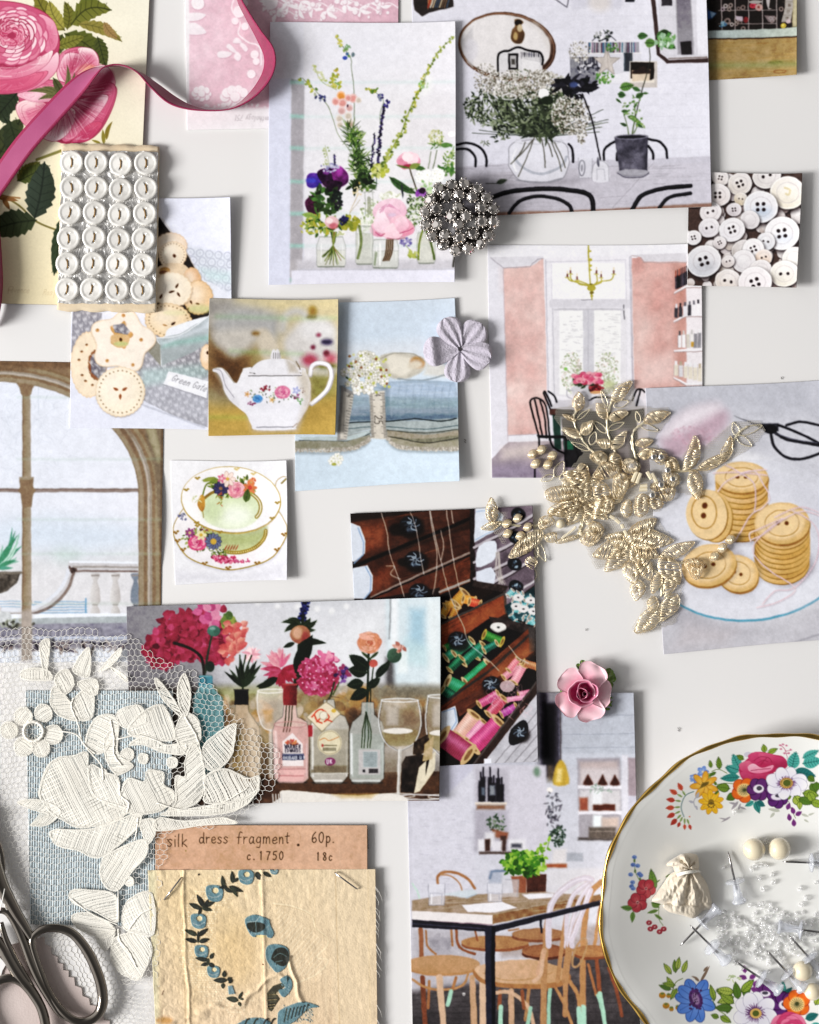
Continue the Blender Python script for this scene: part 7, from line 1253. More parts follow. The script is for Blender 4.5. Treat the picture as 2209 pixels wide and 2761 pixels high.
def pr_dish():
 c=Cv(1590,1950,2640,2980,'f1efeb',r=.72,seed=3); c.view(*VM)
 GR=['8fa838','6f8f2c','b0c050','4f7424']; TL=['2f8a80','1f6a68','4aa89c']
 def lf(x,y,L,w,an,kind=0): c.leaf(x,y,L,w,an,c.pick([GR,TL,['55803a','3c6c30']][kind]),['3f5a14','0f4a48','23441c'][kind],edge='33480f' if kind == 0 else None)
 # ---- spray at the top
 c.line([(960,360),(900,330),(850,345)],4,'4f6a1c',sm=3)
 for a_ in ((845,320,56,30,-100),(905,330,90,44,-95),(850,360,60,30,140),(880,350,60,26,150)): lf(*a_)
 for x,y,r,cl in ((785,348,42,'6f93d8'),(725,395,34,'7fa0dc'),(740,415,22,'5c82c8'),(712,388,22,'6f93d8')): c.flower(x,y,r,5,cl,'e8e8d0',.18,wid=.75,col2='a8c0ec')
 c.flower(795,445,96,7,'e8a82c',None,wid=.42,rot=20,col2='f4cc58',edge='b0701c'); c.poly([(760,470),(780,430),(830,415),(810,450)],'8a7020'); 
 for i in range(6): c.line([(775+i*9,455-i*3),(783+i*9,425)],3,'4c3c10')
 c.flower(845,565,84,9,'efb81c','8a6a14',.25,wid=.45,rot=-15,col2='f6d24a',edge='c0841c',vein='b87814'); c.dotring(845,588,22,16,8,5,'3c3008')
 # coral fuchsia comb
 c.line([(720,490),(660,520),(630,600),(650,670)],7,'6a8a8c',sm=5)
 for i,(x,y,an) in enumerate(((660,520,-120),(640,530,-150),(630,560,-172),(625,600,175),(625,630,155),(630,655,135),(640,670,115),(655,680,90),(672,685,70))): c.leaf(x,y,46,14,an,'7f9a4c'); c.leaf(x+44*math.cos(math.radians(an)),y+44*math.sin(math.radians(an)),62 if i < 6 else 40,36 if i < 6 else 24,an,c.pick(['c8402c','b8341f','d85838']),'8a1c10')
 c.ell(690,670,6,5,'d86848')
 for P in ([(745,520),(720,560),(730,600)],): c.line(P,6,'a8a8b4',sm=3)
 for a_ in ((740,540,50,24,-70),(720,570,40,18,200),(735,590,36,16,70)): c.leaf(*a_,'b4b4c0')
 c.line([(1010,435),(940,430),(890,440)],4,'4f6a1c',sm=3); lf(980,470,100,66,190); lf(880,445,30,20,-110); lf(1020,510,76,60,150); lf(870,510,44,16,-40)
 for a_ in ((1040,560,80,22,130),(1030,580,60,16,190),(1050,600,50,14,20),(1040,620,50,16,-70),(985,670,80,14,150),(960,690,60,10,190)): c.leaf(*a_,'a09aa0')
 # teal leaves
 for a_ in ((1050,330,120,70,-115,1),(1040,350,100,60,200,1),(1050,385,140,60,175,1),(1050,340,100,50,-160,1),(1160,560,90,50,70,1),(1150,560,70,40,150,1),(1170,560,70,44,30,1)): lf(*a_)
 for a_ in ((1230,210,60,44,-100),(1250,215,80,40,-25),(1080,260,60,40,-150)): lf(*a_)
 c.line([(1395,265),(1375,190),(1345,160)],5,'b86a84',sm=3); [c.ell(x,y,9,7,'c97a94') for x,y in ((1340,158),(1360,152),(1385,160),(1415,190),(1345,185),(1400,215),(1370,215))]; c.line([(1375,200),(1420,195)],4,'b86a84'); c.line([(1370,220),(1410,212)],3,'b86a84'); c.ell(1110,225,30,20,'c9c4d4',a=.8)
 # rose
 c.poly([(1055,300),(1110,250),(1130,215),(1200,205),(1300,225),(1360,240),(1395,290),(1370,330),(1300,350),(1260,400),(1170,420),(1080,410),(1045,350)],'c22c5c',sm=5,col2='a01c44',ang=70)
 for P,a_,b_ in (([(1050,290),(1130,270),(1160,330),(1120,360),(1060,340)],'e0708f','c03060'),([(1110,230),(1180,205),(1220,240),(1180,300),(1130,280)],'d44c78','b8285a'),([(1190,215),(1290,225),(1330,270),(1260,300),(1200,260)],'dc5c84','a81c48'),([(1300,240),(1380,260),(1380,310),(1310,320)],'cc3c6c','8c1438'),([(1060,350),(1150,365),(1260,360),(1250,400),(1160,415),(1080,400)],'d04a78','a01c44'),([(1110,310),(1150,290),(1210,320),(1290,300),(1270,340),(1180,360),(1120,345)],'f4c8d4','dc6a90')): c.poly(P,a_,sm=5,col2=b_,ang=80,tex=.06)
 for P in ([(1150,270),(1200,240),(1260,250),(1280,280)],[(1180,285),(1220,265),(1250,275)],[(1200,300),(1240,250)],[(1130,340),(1200,330),(1270,325)]): c.line(P,5,'8c1438',sm=4,a=.8)
 # teal right
 for a_ in ((1420,330,130,90,-75,1),(1500,290,140,90,-10,1),(1440,340,160,80,15,1),(1500,250,130,60,-25,1)): lf(*a_)
 for a_ in ((1540,380,60,50,40),(1560,430,80,60,60),(1600,420,70,60,90),(1420,520,60,30,150)): lf(*a_)
 # orange auricula,purples,anemone
 c.flower(1080,480,84,5,'e2661c',None,wid=.95,rot=10,col2='f4982c',edge='b8441a'); c.ell(1082,480,52,48,'f0cc84',blur=8); [c.line([(1082,480),(1082+42*math.cos(t),480+38*math.sin(t))],3,'5c5c3c') for t in np.linspace(0,6,18)]; c.ell(1085,478,12,11,'3c4020')
 c.flower(1185,475,78,6,'5c2468',None,wid=.9,edge='30103c'); c.ell(1185,470,38,30,'ece6ee',blur=5); c.ell(1190,466,20,17,'43404c'); c.flower(1320,535,72,6,'57206a',None,wid=.9,rot=20,edge='30103c'); c.ell(1318,528,44,24,'e6e0ea',blur=6); c.ell(1325,520,22,12,'3c3844')
 for i,an in enumerate((-75,-20,10,55,100,150,200,250)): q=math.radians(an); x,y=1385+90*math.cos(q),430+56*math.sin(q); c.ell(x,y,64,48,'a5a0b4',rot=an); c.ell(x,y,61,45,'f2f0f6',rot=an,col2='dcd8e6',ang=an+180)
 for i in range(44): q=i*6.283/44; c.line([(1385+26*math.cos(q),430+22*math.sin(q)),(1385+c.R.uniform(52,78)*math.cos(q),430+c.R.uniform(44,58)*math.sin(q))],8,'4c1c54',a=.9,w2=2)
 c.ell(1385,428,46,38,'d9b060'); c.ell(1385,430,44,36,'b0802c',ring=4); c.ell(1388,428,28,24,'4f5c20'); c.dotring(1385,428,36,30,18,3,'3c2c10')
 # leaves below right
 for a_ in ((1440,520,90,70,55),(1470,540,110,60,20),(1500,500,120,66,10),(1540,490,100,60,60),(1560,560,110,60,20),(1480,560,60,40,90)): lf(*a_)
 c.line([(1400,560),(1420,620),(1450,680)],4,'6a7a4c',sm=3); [c.leaf(x,y,52,34,an,'7c3480','4c1c54') for x,y,an in ((1390,620,-70),(1440,650,-110),(1450,660,-30),(1410,700,-100),(1440,740,-95))]
 for a_ in ((1340,630,90,24,190),(1300,640,50,20,130),(1490,650,60,18,20),(1540,660,50,14,-20),(1510,690,40,14,30)): c.leaf(*a_,'b9bcae')
 # ---- left sprig
 c.line([(300,970),(300,1060),(345,1150)],4,'5c7a3c',sm=4)
 for x,y in ((295,960),(285,1015),(318,1022),(268,1085),(340,1090),(330,1080),(282,1140),(275,1170),(285,1185)): c.ell(x,y,18,15,c.pick(['4f6fb8','6f8fd0','5c7cc4'])); c.ell(x-4,y+4,8,6,'3c5498',a=.7)
 for x,y in ((295,985),(300,1060),(335,1120)): c.ell(x,y,8,14,'5c7a3c')
 c.leaf(440,1200,160,60,-100,'6a9430','3c5c18',edge='33501a'); c.leaf(480,1120,60,10,140,'5c7a3c')
 for x,y,r in ((378,1185,66),(318,1285,66)): c.flower(x,y,r,5,'b82c3c','ecd0c4',.16,wid=.95,col2='d05c60',edge='7c1824',rot=x,vein='7c1824'); c.ell(x,y,7,7,'7c1c28'); 
 c.leaf(280,1330,84,40,188,'5f8c34','33501a'); c.leaf(285,1350,78,36,95,'6a9638','33501a')
 for a_ in ((420,1290,60,44,30),(480,1300,66,40,190),(465,1340,80,26,165),(440,1370,70,22,35),(560,1080,50,14,150)): c.leaf(*a_,'6a8f38','33501a')
 c.line([(470,1320),(470,1400),(500,1450)],4,'5c7a3c',sm=3)
 for x,y in ((400,1430),(440,1460),(410,1475),(475,1495),(505,1475)): c.ell(x,y,21,18,'b82c3c',col2='8c1c2c',ang=60); c.ell(x,y,5,5,'e8c0b8')
 # ---- bottom: blue daisy
 for x,y,an in ((590,1790,-95),(560,1800,-125),(600,1770,-80),(640,1790,-70),(575,1900,-120),(560,1910,200),(590,1880,190),(600,1900,120)): lf(x,y,96,40,an)
 c.line([(640,1830),(590,1860),(560,1940)],5,'4f6a1c',sm=3)
 for x,y in ((495,1950),(522,2025),(560,2050),(540,1955),(605,2040)): c.ell(x,y,25 if x < 530 else 17,22 if x < 530 else 15,'e0a01c',col2='a86c10',ang=90); c.ell(x,y-12,14,8,'6a7a2c')
 for a_ in ((765,1860,140,20,-60),(760,1850,50,20,-140),(760,1860,60,20,-10),(750,1830,50,14,200),(790,1780,50,18,-50)): c.leaf(*a_,'7c6450')
 for an in (-115,-60,-20,20,75,110,150,190,215): q=math.radians(an); x,y=735+78*math.cos(q),1985+92*math.sin(q); c.ell(x,y,74,44,'1c3c88',rot=an); c.ell(x,y,70,40,'3f74d0',rot=an,col2='7ca4ec',ang=an+180); c.line([(x-30*math.cos(q),y-30*math.sin(q)),(x+50*math.cos(q),y+50*math.sin(q))],3,'1c3c88',a=.7)
 c.ell(735,1975,46,70,'55206c',rot=-20); [c.ell(735+c.R.uniform(-44,44),1975+c.R.uniform(-76,76),9,7,'3c1450') for i in range(40)]; c.ell(735,1975,24,44,'b89ac0',rot=-20,a=.8,blur=8); [c.ell(735+c.R.uniform(-18,18),1975+c.R.uniform(-38,38),4,4,'2c1038') for i in range(20)]
 c.line([(845,1940),(880,2040),(950,2090)],5,'4f6a1c',sm=3); lf(870,1990,120,44,-105); lf(960,2080,80,50,-85); lf(910,2100,90,50,30); lf(900,2110,60,40,200)
 # bottom group of anemone etc
 for x,y,an in ((1000,1960,200),(1010,1960,160),(1040,1980,-100),(1080,1960,-70),(1010,2010,215),(1000,2040,180),(1060,1930,-45),(1010,1930,190)): lf(x,y,130,60,an)
 for a_ in ((1350,1960,110,60,-85,1),(1360,1970,100,50,-50,1)): lf(*a_)
 c.flower(1230,1940,78,6,'5c2468',None,wid=.9,edge='30103c'); c.ell(1230,1940,40,22,'ece6ee',blur=5); c.ell(1232,1934,22,12,'43404c'); c.flower(1370,2020,96,6,'57206a',None,wid=.9,edge='30103c',rot=12); c.ell(1370,2020,40,34,'e6e0ea',blur=5); c.ell(1372,2014,22,18,'3c3844')
 [c.leaf(x,y,56,36,an,'7c3480','4c1c54') for x,y,an in ((1090,1790,-100),(1100,1830,200),(1120,1830,-30),(1150,1890,-60),(1130,1900,20))]; c.clump(1000,1830,50,16,10,36,10,['c0cc98','a8b888'])
 for i,an in enumerate((-85,-35,15,60,110,160,215,250)): q=math.radians(an); x,y=1160+95*math.cos(q),2075+84*math.sin(q); c.ell(x,y,68,54,'a5a0b4',rot=an); c.ell(x,y,65,51,'f2f0f6',rot=an,col2='dcd8e6',ang=an+180)
 for i in range(44): q=i*6.283/44; c.line([(1160+26*math.cos(q),2075+26*math.sin(q)),(1160+c.R.uniform(56,84)*math.cos(q),2075+c.R.uniform(50,72)*math.sin(q))],8,'4c1c54',a=.9,w2=2)
 c.ell(1165,2080,42,36,'d9b060'); c.ell(1165,2080,24,22,'4f5c20')
 c.flower(1460,2010,92,5,'e2661c',None,wid=.95,rot=40,col2='f4982c',edge='b8441a'); c.ell(1460,2015,54,52,'f0cc84',blur=8); [c.line([(1460,2015),(1460+44*math.cos(t),2015+44*math.sin(t))],3,'5c5c3c') for t in np.linspace(0,6,18)]; c.ell(1460,2010,14,14,'3c4020')
 c.rose(1400,2200,150,('ec8cab','c83c6c','981c44'),rings=5); lf(1560,2160,100,60,20,1); lf(1520,2120,100,60,-20,1); lf(1590,2020,80,50,-60)
 return c

# ---------------------------------------------------------------- geometry helpers
def P3(x,y,z=0.):                     # layout units -> metres
 return np.array([(x-W/2)*U,-(y-H/2)*U,z])
def PX(x,y,z=0.):                     # the point at height z that stands where (x,y) shows
 k = (CH-z)/CH; return np.array([(x-W/2)*U*k,-(y-H/2)*U*k,z])
def vS(v,x,y): return v[0]+x/v[2],v[1]+y/v[2]
def lin(c): c = hx(c).astype(float); return np.where(c <= .04045,c/12.92,((c+.055)/1.055)**2.4)
def link(o,parent=None):
 S.collection.objects.link(o)
 if parent is not None: o.parent = parent; o.matrix_parent_inverse = Matrix.Identity(4)
 return o
def mesh(name,V,F,mats,parent=None,mi=None,col=None,smooth=True,loc=None):
 """V (n,3),F list of index tuples or an (m,4)/(m,3) array; with loc (or a parent) vertices are stored relative to that origin"""
 org = np.zeros(3) if loc is None else np.asarray(loc,float)
 if parent is not None: org = np.array(parent.get('_o',(0,0,0)),float)
 V = np.asarray(V,np.float64)-org
 me = bpy.data.meshes.new(name)
 if isinstance(F,np.ndarray):
  k = F.shape[1]; me.vertices.add(len(V)); me.vertices.foreach_set('co',V.astype(np.float32).ravel())
  me.loops.add(F.size); me.loops.foreach_set('vertex_index',F.astype(np.int32).ravel()); me.polygons.add(len(F))
  me.polygons.foreach_set('loop_start',np.arange(0,F.size,k,dtype=np.int32)); me.polygons.foreach_set('loop_total',np.full(len(F),k,np.int32)); me.update(calc_edges=True)
 else: me.from_pydata([tuple(v) for v in V],[],[tuple(f) for f in F]); me.update()
 for m in (mats if isinstance(mats,(list,tuple)) else [mats]): me.materials.append(m)
 if mi is not None: me.polygons.foreach_set('material_index',np.asarray(mi,np.int32))
 if col is not None:
  a = me.color_attributes.new('Col','FLOAT_COLOR','POINT'); c4 = np.ones((len(V),4),np.float32); c4[:,:3] = col; a.data.foreach_set('color',c4.ravel())
 me.polygons.foreach_set('use_smooth',np.full(len(me.polygons),smooth)); me.validate()
 o = bpy.data.objects.new(name,me)
 if parent is None: o.location = org
 return link(o,parent)
def tag(o,label,cat,group=None,kind=None):
 o['label'] = label; o['category'] = cat
 if group: o['group'] = group
 if kind: o['kind'] = kind
 return o
def empty(name,loc,label,cat,group=None):
 o = bpy.data.objects.new(name,None); o.empty_display_size = .005; o.location = loc; o['_o'] = [float(v) for v in loc]; S.collection.objects.link(o)
 return tag(o,label,cat,group)
class MB:
 def __init__(s): s.V = []; s.F = []; s.n = 0; s.C = []
 def add(s,V,F,c=None):
  V = np.asarray(V,float); s.V.append(V); s.F += [tuple(int(i)+s.n for i in f) for f in F]; s.n += len(V); s.C.append(np.tile(lin(c) if c is not None else np.ones(3),(len(V),1))); return s
 def tube(s,P,r,k=6,closed=False,cap=True,r2=None,flat=1.,c=None,up=None):
  P = np.asarray(P,float); n = len(P)
  if n < 2: return s
  T = np.roll(P,-1,0)-np.roll(P,1,0)
  if not closed: T[0] = P[1]-P[0]; T[-1] = P[-1]-P[-2]
  T /= np.linalg.norm(T,axis=1)[:,None]+1e-12
  Z = np.array([0,0,1.]); A = np.cross(T,Z); L = np.linalg.norm(A,axis=1)[:,None]; A = np.where(L > .05,A/(L+1e-9),np.array([1.,0,0])); B = np.cross(A,T)
  R_ = np.asarray(r,float)*np.ones(n) if r2 is None else np.linspace(r,r2,n)
  t = np.arange(k)*2*math.pi/k
  V = P[:,None]+R_[:,None,None]*(A[:,None]*np.cos(t)[None,:,None]+B[:,None]*np.sin(t)[None,:,None]*flat)
  F = []; m = n if closed else n-1
  for i in range(m):
   a = i*k; b = ((i+1) % n)*k
   F += [(a+j,a+(j+1) % k,b+(j+1) % k,b+j) for j in range(k)]
  if cap and not closed: F += [tuple(range(k))[::-1],tuple((n-1)*k+j for j in range(k))]
  return s.add(V.reshape(-1,3),F,c)
 def sphere(s,c0,r,u=10,v=6,sz=1.,c=None,j=0.):
  V = [(0,0,1)]+[(math.sin(math.pi*i/v)*math.cos(2*math.pi*q/u),math.sin(math.pi*i/v)*math.sin(2*math.pi*q/u),math.cos(math.pi*i/v)) for i in range(1,v) for q in range(u)]+[(0,0,-1)]
  F = [(0,1+q,1+(q+1) % u) for q in range(u)]+[(1+(i-1)*u+q,1+i*u+q,1+i*u+(q+1) % u,1+(i-1)*u+(q+1) % u) for i in range(1,v-1) for q in range(u)]+[(len(V)-1,1+(v-2)*u+(q+1) % u,1+(v-2)*u+q) for q in range(u)]
  return s.add(np.array(V)*r*np.array([1,1,sz])+np.asarray(c0),F,c)
 def lathe(s,prof,c0=(0,0,0),u=24,M=None,c=None):
  V = np.array([(r*math.cos(2*math.pi*q/u),r*math.sin(2*math.pi*q/u),z) for r,z in prof for q in range(u)])
  if M is not None: V = V@np.asarray(M).T
  F = [(i*u+q,i*u+(q+1) % u,(i+1)*u+(q+1) % u,(i+1)*u+q) for i in range(len(prof)-1) for q in range(u)]
  return s.add(V+np.asarray(c0),F,c)
 def build(s,name,mat,parent=None,smooth=True,col=False,loc=None):
  return mesh(name,np.concatenate(s.V),s.F,mat,parent,col=np.concatenate(s.C) if col else None,smooth=smooth,loc=loc)
def dup(o,loc,parent=None,rot=None):
 c = o.copy(); S.collection.objects.link(c); c.location = loc
 if rot is not None: c.rotation_euler = rot
 if parent: c.parent = parent
 for ch in o.children:
  d = ch.copy(); S.collection.objects.link(d); d.parent = c
 return c
def grid_faces(nu,nv):
 i,j = np.meshgrid(np.arange(nv-1),np.arange(nu-1),indexing='ij'); a = (i*nu+j).ravel()
 return np.stack([a,a+nu,a+nu+1,a+1],1)      # winding gives +Z for y-down layout

# ---------------------------------------------------------------- materials
def mat(name,base=(.8,.8,.8),rough=.5,metal=0.,spec=.5,attr=False,noise=None,bump=None,coat=0.,trans=0.,ior=1.45,sheen=0.,var=None,alpha=1.,gain=1.):
 """noise=(scale,colour2,lo,hi); bump=(scale,strength,distance); var=amount of per-object brightness change"""
 m = bpy.data.materials.new(name); m.use_nodes = True; t = m.node_tree; b = t.nodes['Principled BSDF']; L = t.links.new
 b.inputs['Base Color'].default_value = (*[float(v) for v in base],1); b.inputs['Roughness'].default_value = rough; b.inputs['Metallic'].default_value = metal
 b.inputs['Specular IOR Level'].default_value = spec; b.inputs['Coat Weight'].default_value = coat; b.inputs['Coat Roughness'].default_value = .08; b.inputs['Transmission Weight'].default_value = trans; b.inputs['IOR'].default_value = ior
 b.inputs['Sheen Weight'].default_value = sheen; b.inputs['Alpha'].default_value = alpha
 cur = None; tc = t.nodes.new('ShaderNodeTexCoord')
 if attr: n = t.nodes.new('ShaderNodeVertexColor'); n.layer_name = 'Col'; cur = n.outputs[0]
 if noise:
  n = t.nodes.new('ShaderNodeTexNoise'); n.inputs['Scale'].default_value = noise[0]; n.inputs['Detail'].default_value = 5; L(tc.outputs['Object'],n.inputs['Vector'])
  r = t.nodes.new('ShaderNodeMapRange'); L(n.outputs[0],r.inputs[0]); r.inputs[1].default_value = noise[2]; r.inputs[2].default_value = noise[3]
  x = t.nodes.new('ShaderNodeMix'); x.data_type = 'RGBA'; L(r.outputs[0],x.inputs[0]); x.inputs[6].default_value = (*base,1); x.inputs[7].default_value = (*noise[1],1)
  if cur: L(cur,x.inputs[6]); 
  if cur and len(noise) > 4: x.blend_type = 'MULTIPLY'
  cur = x.outputs[2]
 if var:
  oi = t.nodes.new('ShaderNodeObjectInfo'); r = t.nodes.new('ShaderNodeMapRange'); L(oi.outputs['Random'],r.inputs[0]); r.inputs[3].default_value = 1-var; r.inputs[4].default_value = 1
  x = t.nodes.new('ShaderNodeVectorMath'); x.operation = 'SCALE'; L(r.outputs[0],x.inputs['Scale'])
  if cur: L(cur,x.inputs[0])
  else: x.inputs[0].default_value = base
  cur = x.outputs[0]
 if cur: L(cur,b.inputs['Base Color'])
 if bump:
  n = t.nodes.new('ShaderNodeTexNoise'); n.inputs['Scale'].default_value = bump[0]; n.inputs['Detail'].default_value = 4; L(tc.outputs['Object'],n.inputs['Vector'])
  q = t.nodes.new('ShaderNodeBump'); q.inputs['Strength'].default_value = bump[1]; q.inputs['Distance'].default_value = bump[2]; L(n.outputs[0],q.inputs['Height']); L(q.outputs[0],b.inputs['Normal'])
 return m
M = dict(
 table=mat('white_table',(.80,.785,.775),.32,spec=.35,noise=(6,(.77,.765,.765),.3,.7),bump=(900,.05,.0002)),
 print=mat('printed_paper',attr=True,rough=.6,spec=.14,bump=(2600,.10,.0002)),
 paper=mat('paper_edge',(.82,.81,.80),.7,spec=.2),board=mat('grey_board',(.16,.13,.11),.85),
 cloth=mat('painted_cloth',attr=True,rough=.7,spec=.25,sheen=.3,bump=(1500,.35,.0004)),
 china=mat('china_glaze',attr=True,rough=.16,spec=.5,coat=.4),gold=mat('gilding',(.62,.40,.10),.22,1.,noise=(90,(.30,.17,.03),.5,.75)),
 lace=mat('cotton_lace',(.90,.875,.80),.85,spec=.15,sheen=.4,noise=(60,(.86,.825,.74),.35,.7),bump=(3000,.5,.0003)),
 veil=mat('lace_ground',(.90,.875,.80),.9,spec=.1,alpha=.5),tulle=mat('tulle_thread',(.86,.835,.78),.8,spec=.2),tulle2=mat('fine_tulle_thread',(.55,.50,.42),.7,spec=.3),
 zari=mat('gold_thread',(.94,.82,.60),.26,.6,noise=(220,(.68,.54,.34),.42,.66)),zaric=mat('gold_cord',(.88,.79,.58),.3,.6),
 steel=mat('old_steel',(.25,.225,.195),.09,1.,noise=(40,(.19,.165,.14),.4,.8)),pin=mat('pin_steel',(.35,.34,.34),.16,1.),
 silver=mat('silver_foil',(.80,.79,.77),.2,1.),foil=mat('crumpled_foil',(.90,.885,.86),.3,.75),gem=mat('rhinestone_facets',(.86,.81,.77),.03,1.,var=.45),prong=mat('silver_prong',(.50,.47,.44),.2,1.),dark=mat('blackened_setting',(.045,.038,.034),.35,.6),
 pearlb=mat('mother_of_pearl',(.92,.90,.86),.12,spec=.7,coat=.8,noise=(260,(.72,.70,.66),.45,.62),var=.1),hole=mat('button_hole',(.12,.08,.05),.8),thread=mat('ochre_thread',(.24,.14,.045),.8),
 cream=mat('cream_card',(.72,.60,.43),.75,noise=(40,(.64,.49,.31),.4,.75),bump=(500,.3,.0004)),
 felt=mat('lilac_felt',(.56,.52,.60),.95,spec=.1,sheen=.6,noise=(500,(.46,.425,.50),.35,.7),bump=(1300,.7,.0006)),
 rosec=mat('glazed_porcelain',attr=True,rough=.22,coat=.3),pearl=mat('pearl',(.78,.69,.50),.14,spec=.8,coat=1.),glass=mat('clear_glass',(.97,.97,.97),.03,spec=.9,trans=.35,ior=1.5,alpha=.42,coat=1.),plastic=mat('clear_plastic',(.86,.89,.97),.05,spec=.8,trans=.5,ior=1.46,alpha=.6,coat=.6),
 satin=mat('satin_ribbon_back',(.40,.075,.19),.4,spec=.4,sheen=.2,noise=(60,(.33,.05,.15),.35,.7),bump=(2500,.25,.0003)),
 velvet=mat('crimson_velvet',(.27,.012,.07),.45,spec=.4,sheen=.25,noise=(700,(.20,.008,.05),.3,.7),bump=(2500,.25,.0003)),ribedge=mat('ribbon_woven_edge',(.30,.008,.07),.6,bump=(2500,.6,.0005)),
 scrap=mat('blush_leatherette',(.62,.53,.50),.75,noise=(30,(.56,.46,.43),.35,.7),bump=(1400,.3,.0004)),muslin=mat('cream_muslin',(.74,.66,.54),.7,sheen=.3,noise=(60,(.62,.53,.40),.4,.8),bump=(1400,.5,.0005)),lint=mat('dark_lint',(.08,.07,.06),.9))

# ---------------------------------------------------------------- heights of what already lies on the table
HR = 8; HM = np.zeros((int(H/HR)+90,int(W/HR)+90))
def stamp(x0,y0,x1,y1,z): HM[max(0,int(y0/HR)+40):int(y1/HR)+41,max(0,int(x0/HR)+40):int(x1/HR)+41] = np.maximum(HM[max(0,int(y0/HR)+40):int(y1/HR)+41,max(0,int(x0/HR)+40):int(x1/HR)+41],z)
def smooth_hm(r=5):
 A = HM.copy()
 for ax in (0,1):
  A = np.max([np.roll(A,k,ax) for k in range(-r,r+1)],0)
 for ax in (0,1): A = np.mean([np.roll(A,k,ax) for k in range(-r,r+1)],0)
 return A
def hz(A,x,y):
 X = np.clip(np.asarray(x)/HR+40,0,A.shape[1]-2); Y = np.clip(np.asarray(y)/HR+40,0,A.shape[0]-2); i,j = X.astype(int),Y.astype(int); f,g = X-i,Y-j
 return (A[j,i]*(1-f)+A[j,i+1]*f)*(1-g)+(A[j+1,i]*(1-f)+A[j+1,i+1]*f)*g

# ---------------------------------------------------------------- the table
mesh('table',[(-1.4,-1.4,0),(1.4,-1.4,0),(1.4,1.4,0),(-1.4,1.4,0)],[(0,1,2,3)],M['table'])['kind'] = 'structure'

# ---------------------------------------------------------------- printed sheets
def sample(c,X,Y):
 x = np.clip((X-c.x0)*c.r,0,c.w-1.001); y = np.clip((Y-c.y0)*c.r,0,c.h-1.001); i,j = x.astype(int),y.astype(int); f,g = (x-i)[...,None],(y-j)[...,None]; A = c.a
 v = (A[j,i]*(1-f)+A[j,i+1]*f)*(1-g)+(A[j+1,i]*(1-f)+A[j+1,i+1]*f)*g
 return np.where(v <= .04045,v/12.92,((v+.055)/1.055)**2.4)
def surf(name,c,z,mt,label,cat,thick=.25,disp=None,parent=None,edge='paper',step=None,gain=1.0,group=None,wob=0.,seed=1):
 """a sheet lying at height z (mm),lifted by disp(u,v,X,Y) mm,coloured by the painting c"""
 q = np.array(c.quad); st = step or 1/c.r*.98
 nu = int(max(np.hypot(*(q[1]-q[0])),np.hypot(*(q[2]-q[3])))/st)+2; nv = int(max(np.hypot(*(q[3]-q[0])),np.hypot(*(q[2]-q[1])))/st)+2
 u,v = np.meshgrid(np.linspace(0,1,nu),np.linspace(0,1,nv)); u_,v_ = u[...,None],v[...,None]
 XY = (q[0]*(1-u_)+q[1]*u_)*(1-v_)+(q[3]*(1-u_)+q[2]*u_)*v_
 if wob:                                              # hand cut: edges bow a little
  XY[...,0] += wob*np.sin(v*3.1+seed)*np.abs(2*u-1)**3*np.sign(u-.5); XY[...,1] += wob*np.sin(u*3.6+seed*2)*np.abs(2*v-1)**3*np.sign(v-.5)
 X,Y = XY[...,0],XY[...,1]; zz = (z+(disp(u,v,X,Y) if disp else 0*u))*MM
 V = np.stack([(X-W/2)*U,-(Y-H/2)*U,zz],-1).reshape(-1,3); col = sample(c,X,Y)*gain; lm = col.mean(-1,keepdims=True); col = np.clip(lm+(col-lm)*.92,0,.9).reshape(-1,3)
 F = grid_faces(nu,nv); idx = np.arange(nu*nv).reshape(nv,nu); ring = np.concatenate([idx[0,:-1],idx[:-1,-1],idx[-1,:0:-1],idx[:0:-1,0]]); n = len(V)
 V2 = V[ring].copy(); V2[:,2] = np.maximum(V2[:,2]-thick*MM,.00002); m = len(ring); j = np.arange(m)
 F2 = np.stack([ring[j],n+j,n+(j+1) % m,ring[(j+1) % m]],1)[:,::-1]
 V = np.concatenate([V,V2]); col = np.concatenate([col,np.tile([.8,.8,.8],(m,1))]); F = np.concatenate([F,F2]); mi = np.zeros(len(F),np.int32); mi[-m:] = 1
 loc = P3(q[:,0].mean(),q[:,1].mean(),0)
 if parent is None: o = tag(mesh(name,V,F,[M[mt],M[edge]],None,mi,col,loc=loc),label,cat,group)
 else: o = mesh(name,V,F,[M[mt],M[edge]],parent,mi,col)
 stamp(q[:,0].min(),q[:,1].min(),q[:,0].max(),q[:,1].max(),z)
 return o
def curl(tl=0,tr=0,br=0,bl=0,L=0,R_=0,T=0,B=0,n=.12,seed=0):
 def f(u,v,X,Y):
  z = tl*((1-u)*(1-v))**2+tr*(u*(1-v))**2+br*(u*v)**2+bl*((1-u)*v)**2+L*(1-u)**5+R_*u**5+T*(1-v)**5+B*v**5
  return z+n*(1+np.sin(u*5+seed)*np.cos(v*4+seed*1.7))
 return f
GP = 'printed pictures on the table'
def pr(name,c,z,d,label,**k): return surf(name,c,z,'print',label,k.pop('cat','picture print'),disp=d,**k)
pr('botanical_card',pr_rosecard(),1.3,curl(n=.03,R_=.2),'cream botanical card printed with big pink roses and dark leaves, under the ribbon',thick=1.2,edge='board',cat='card')
pr('embossed_card',pr_pinkcard(),.7,curl(n=.05,br=.2),'pink card with white embossed flower pattern under the looping ribbon',thick=.5,cat='card',wob=2)
pr('picture_print',pr_shelf(),.4,curl(R_=2.6,br=1,n=.1),'print of dark cubbyhole shelves with thread spools over a brown wooden board',group=GP,wob=1)
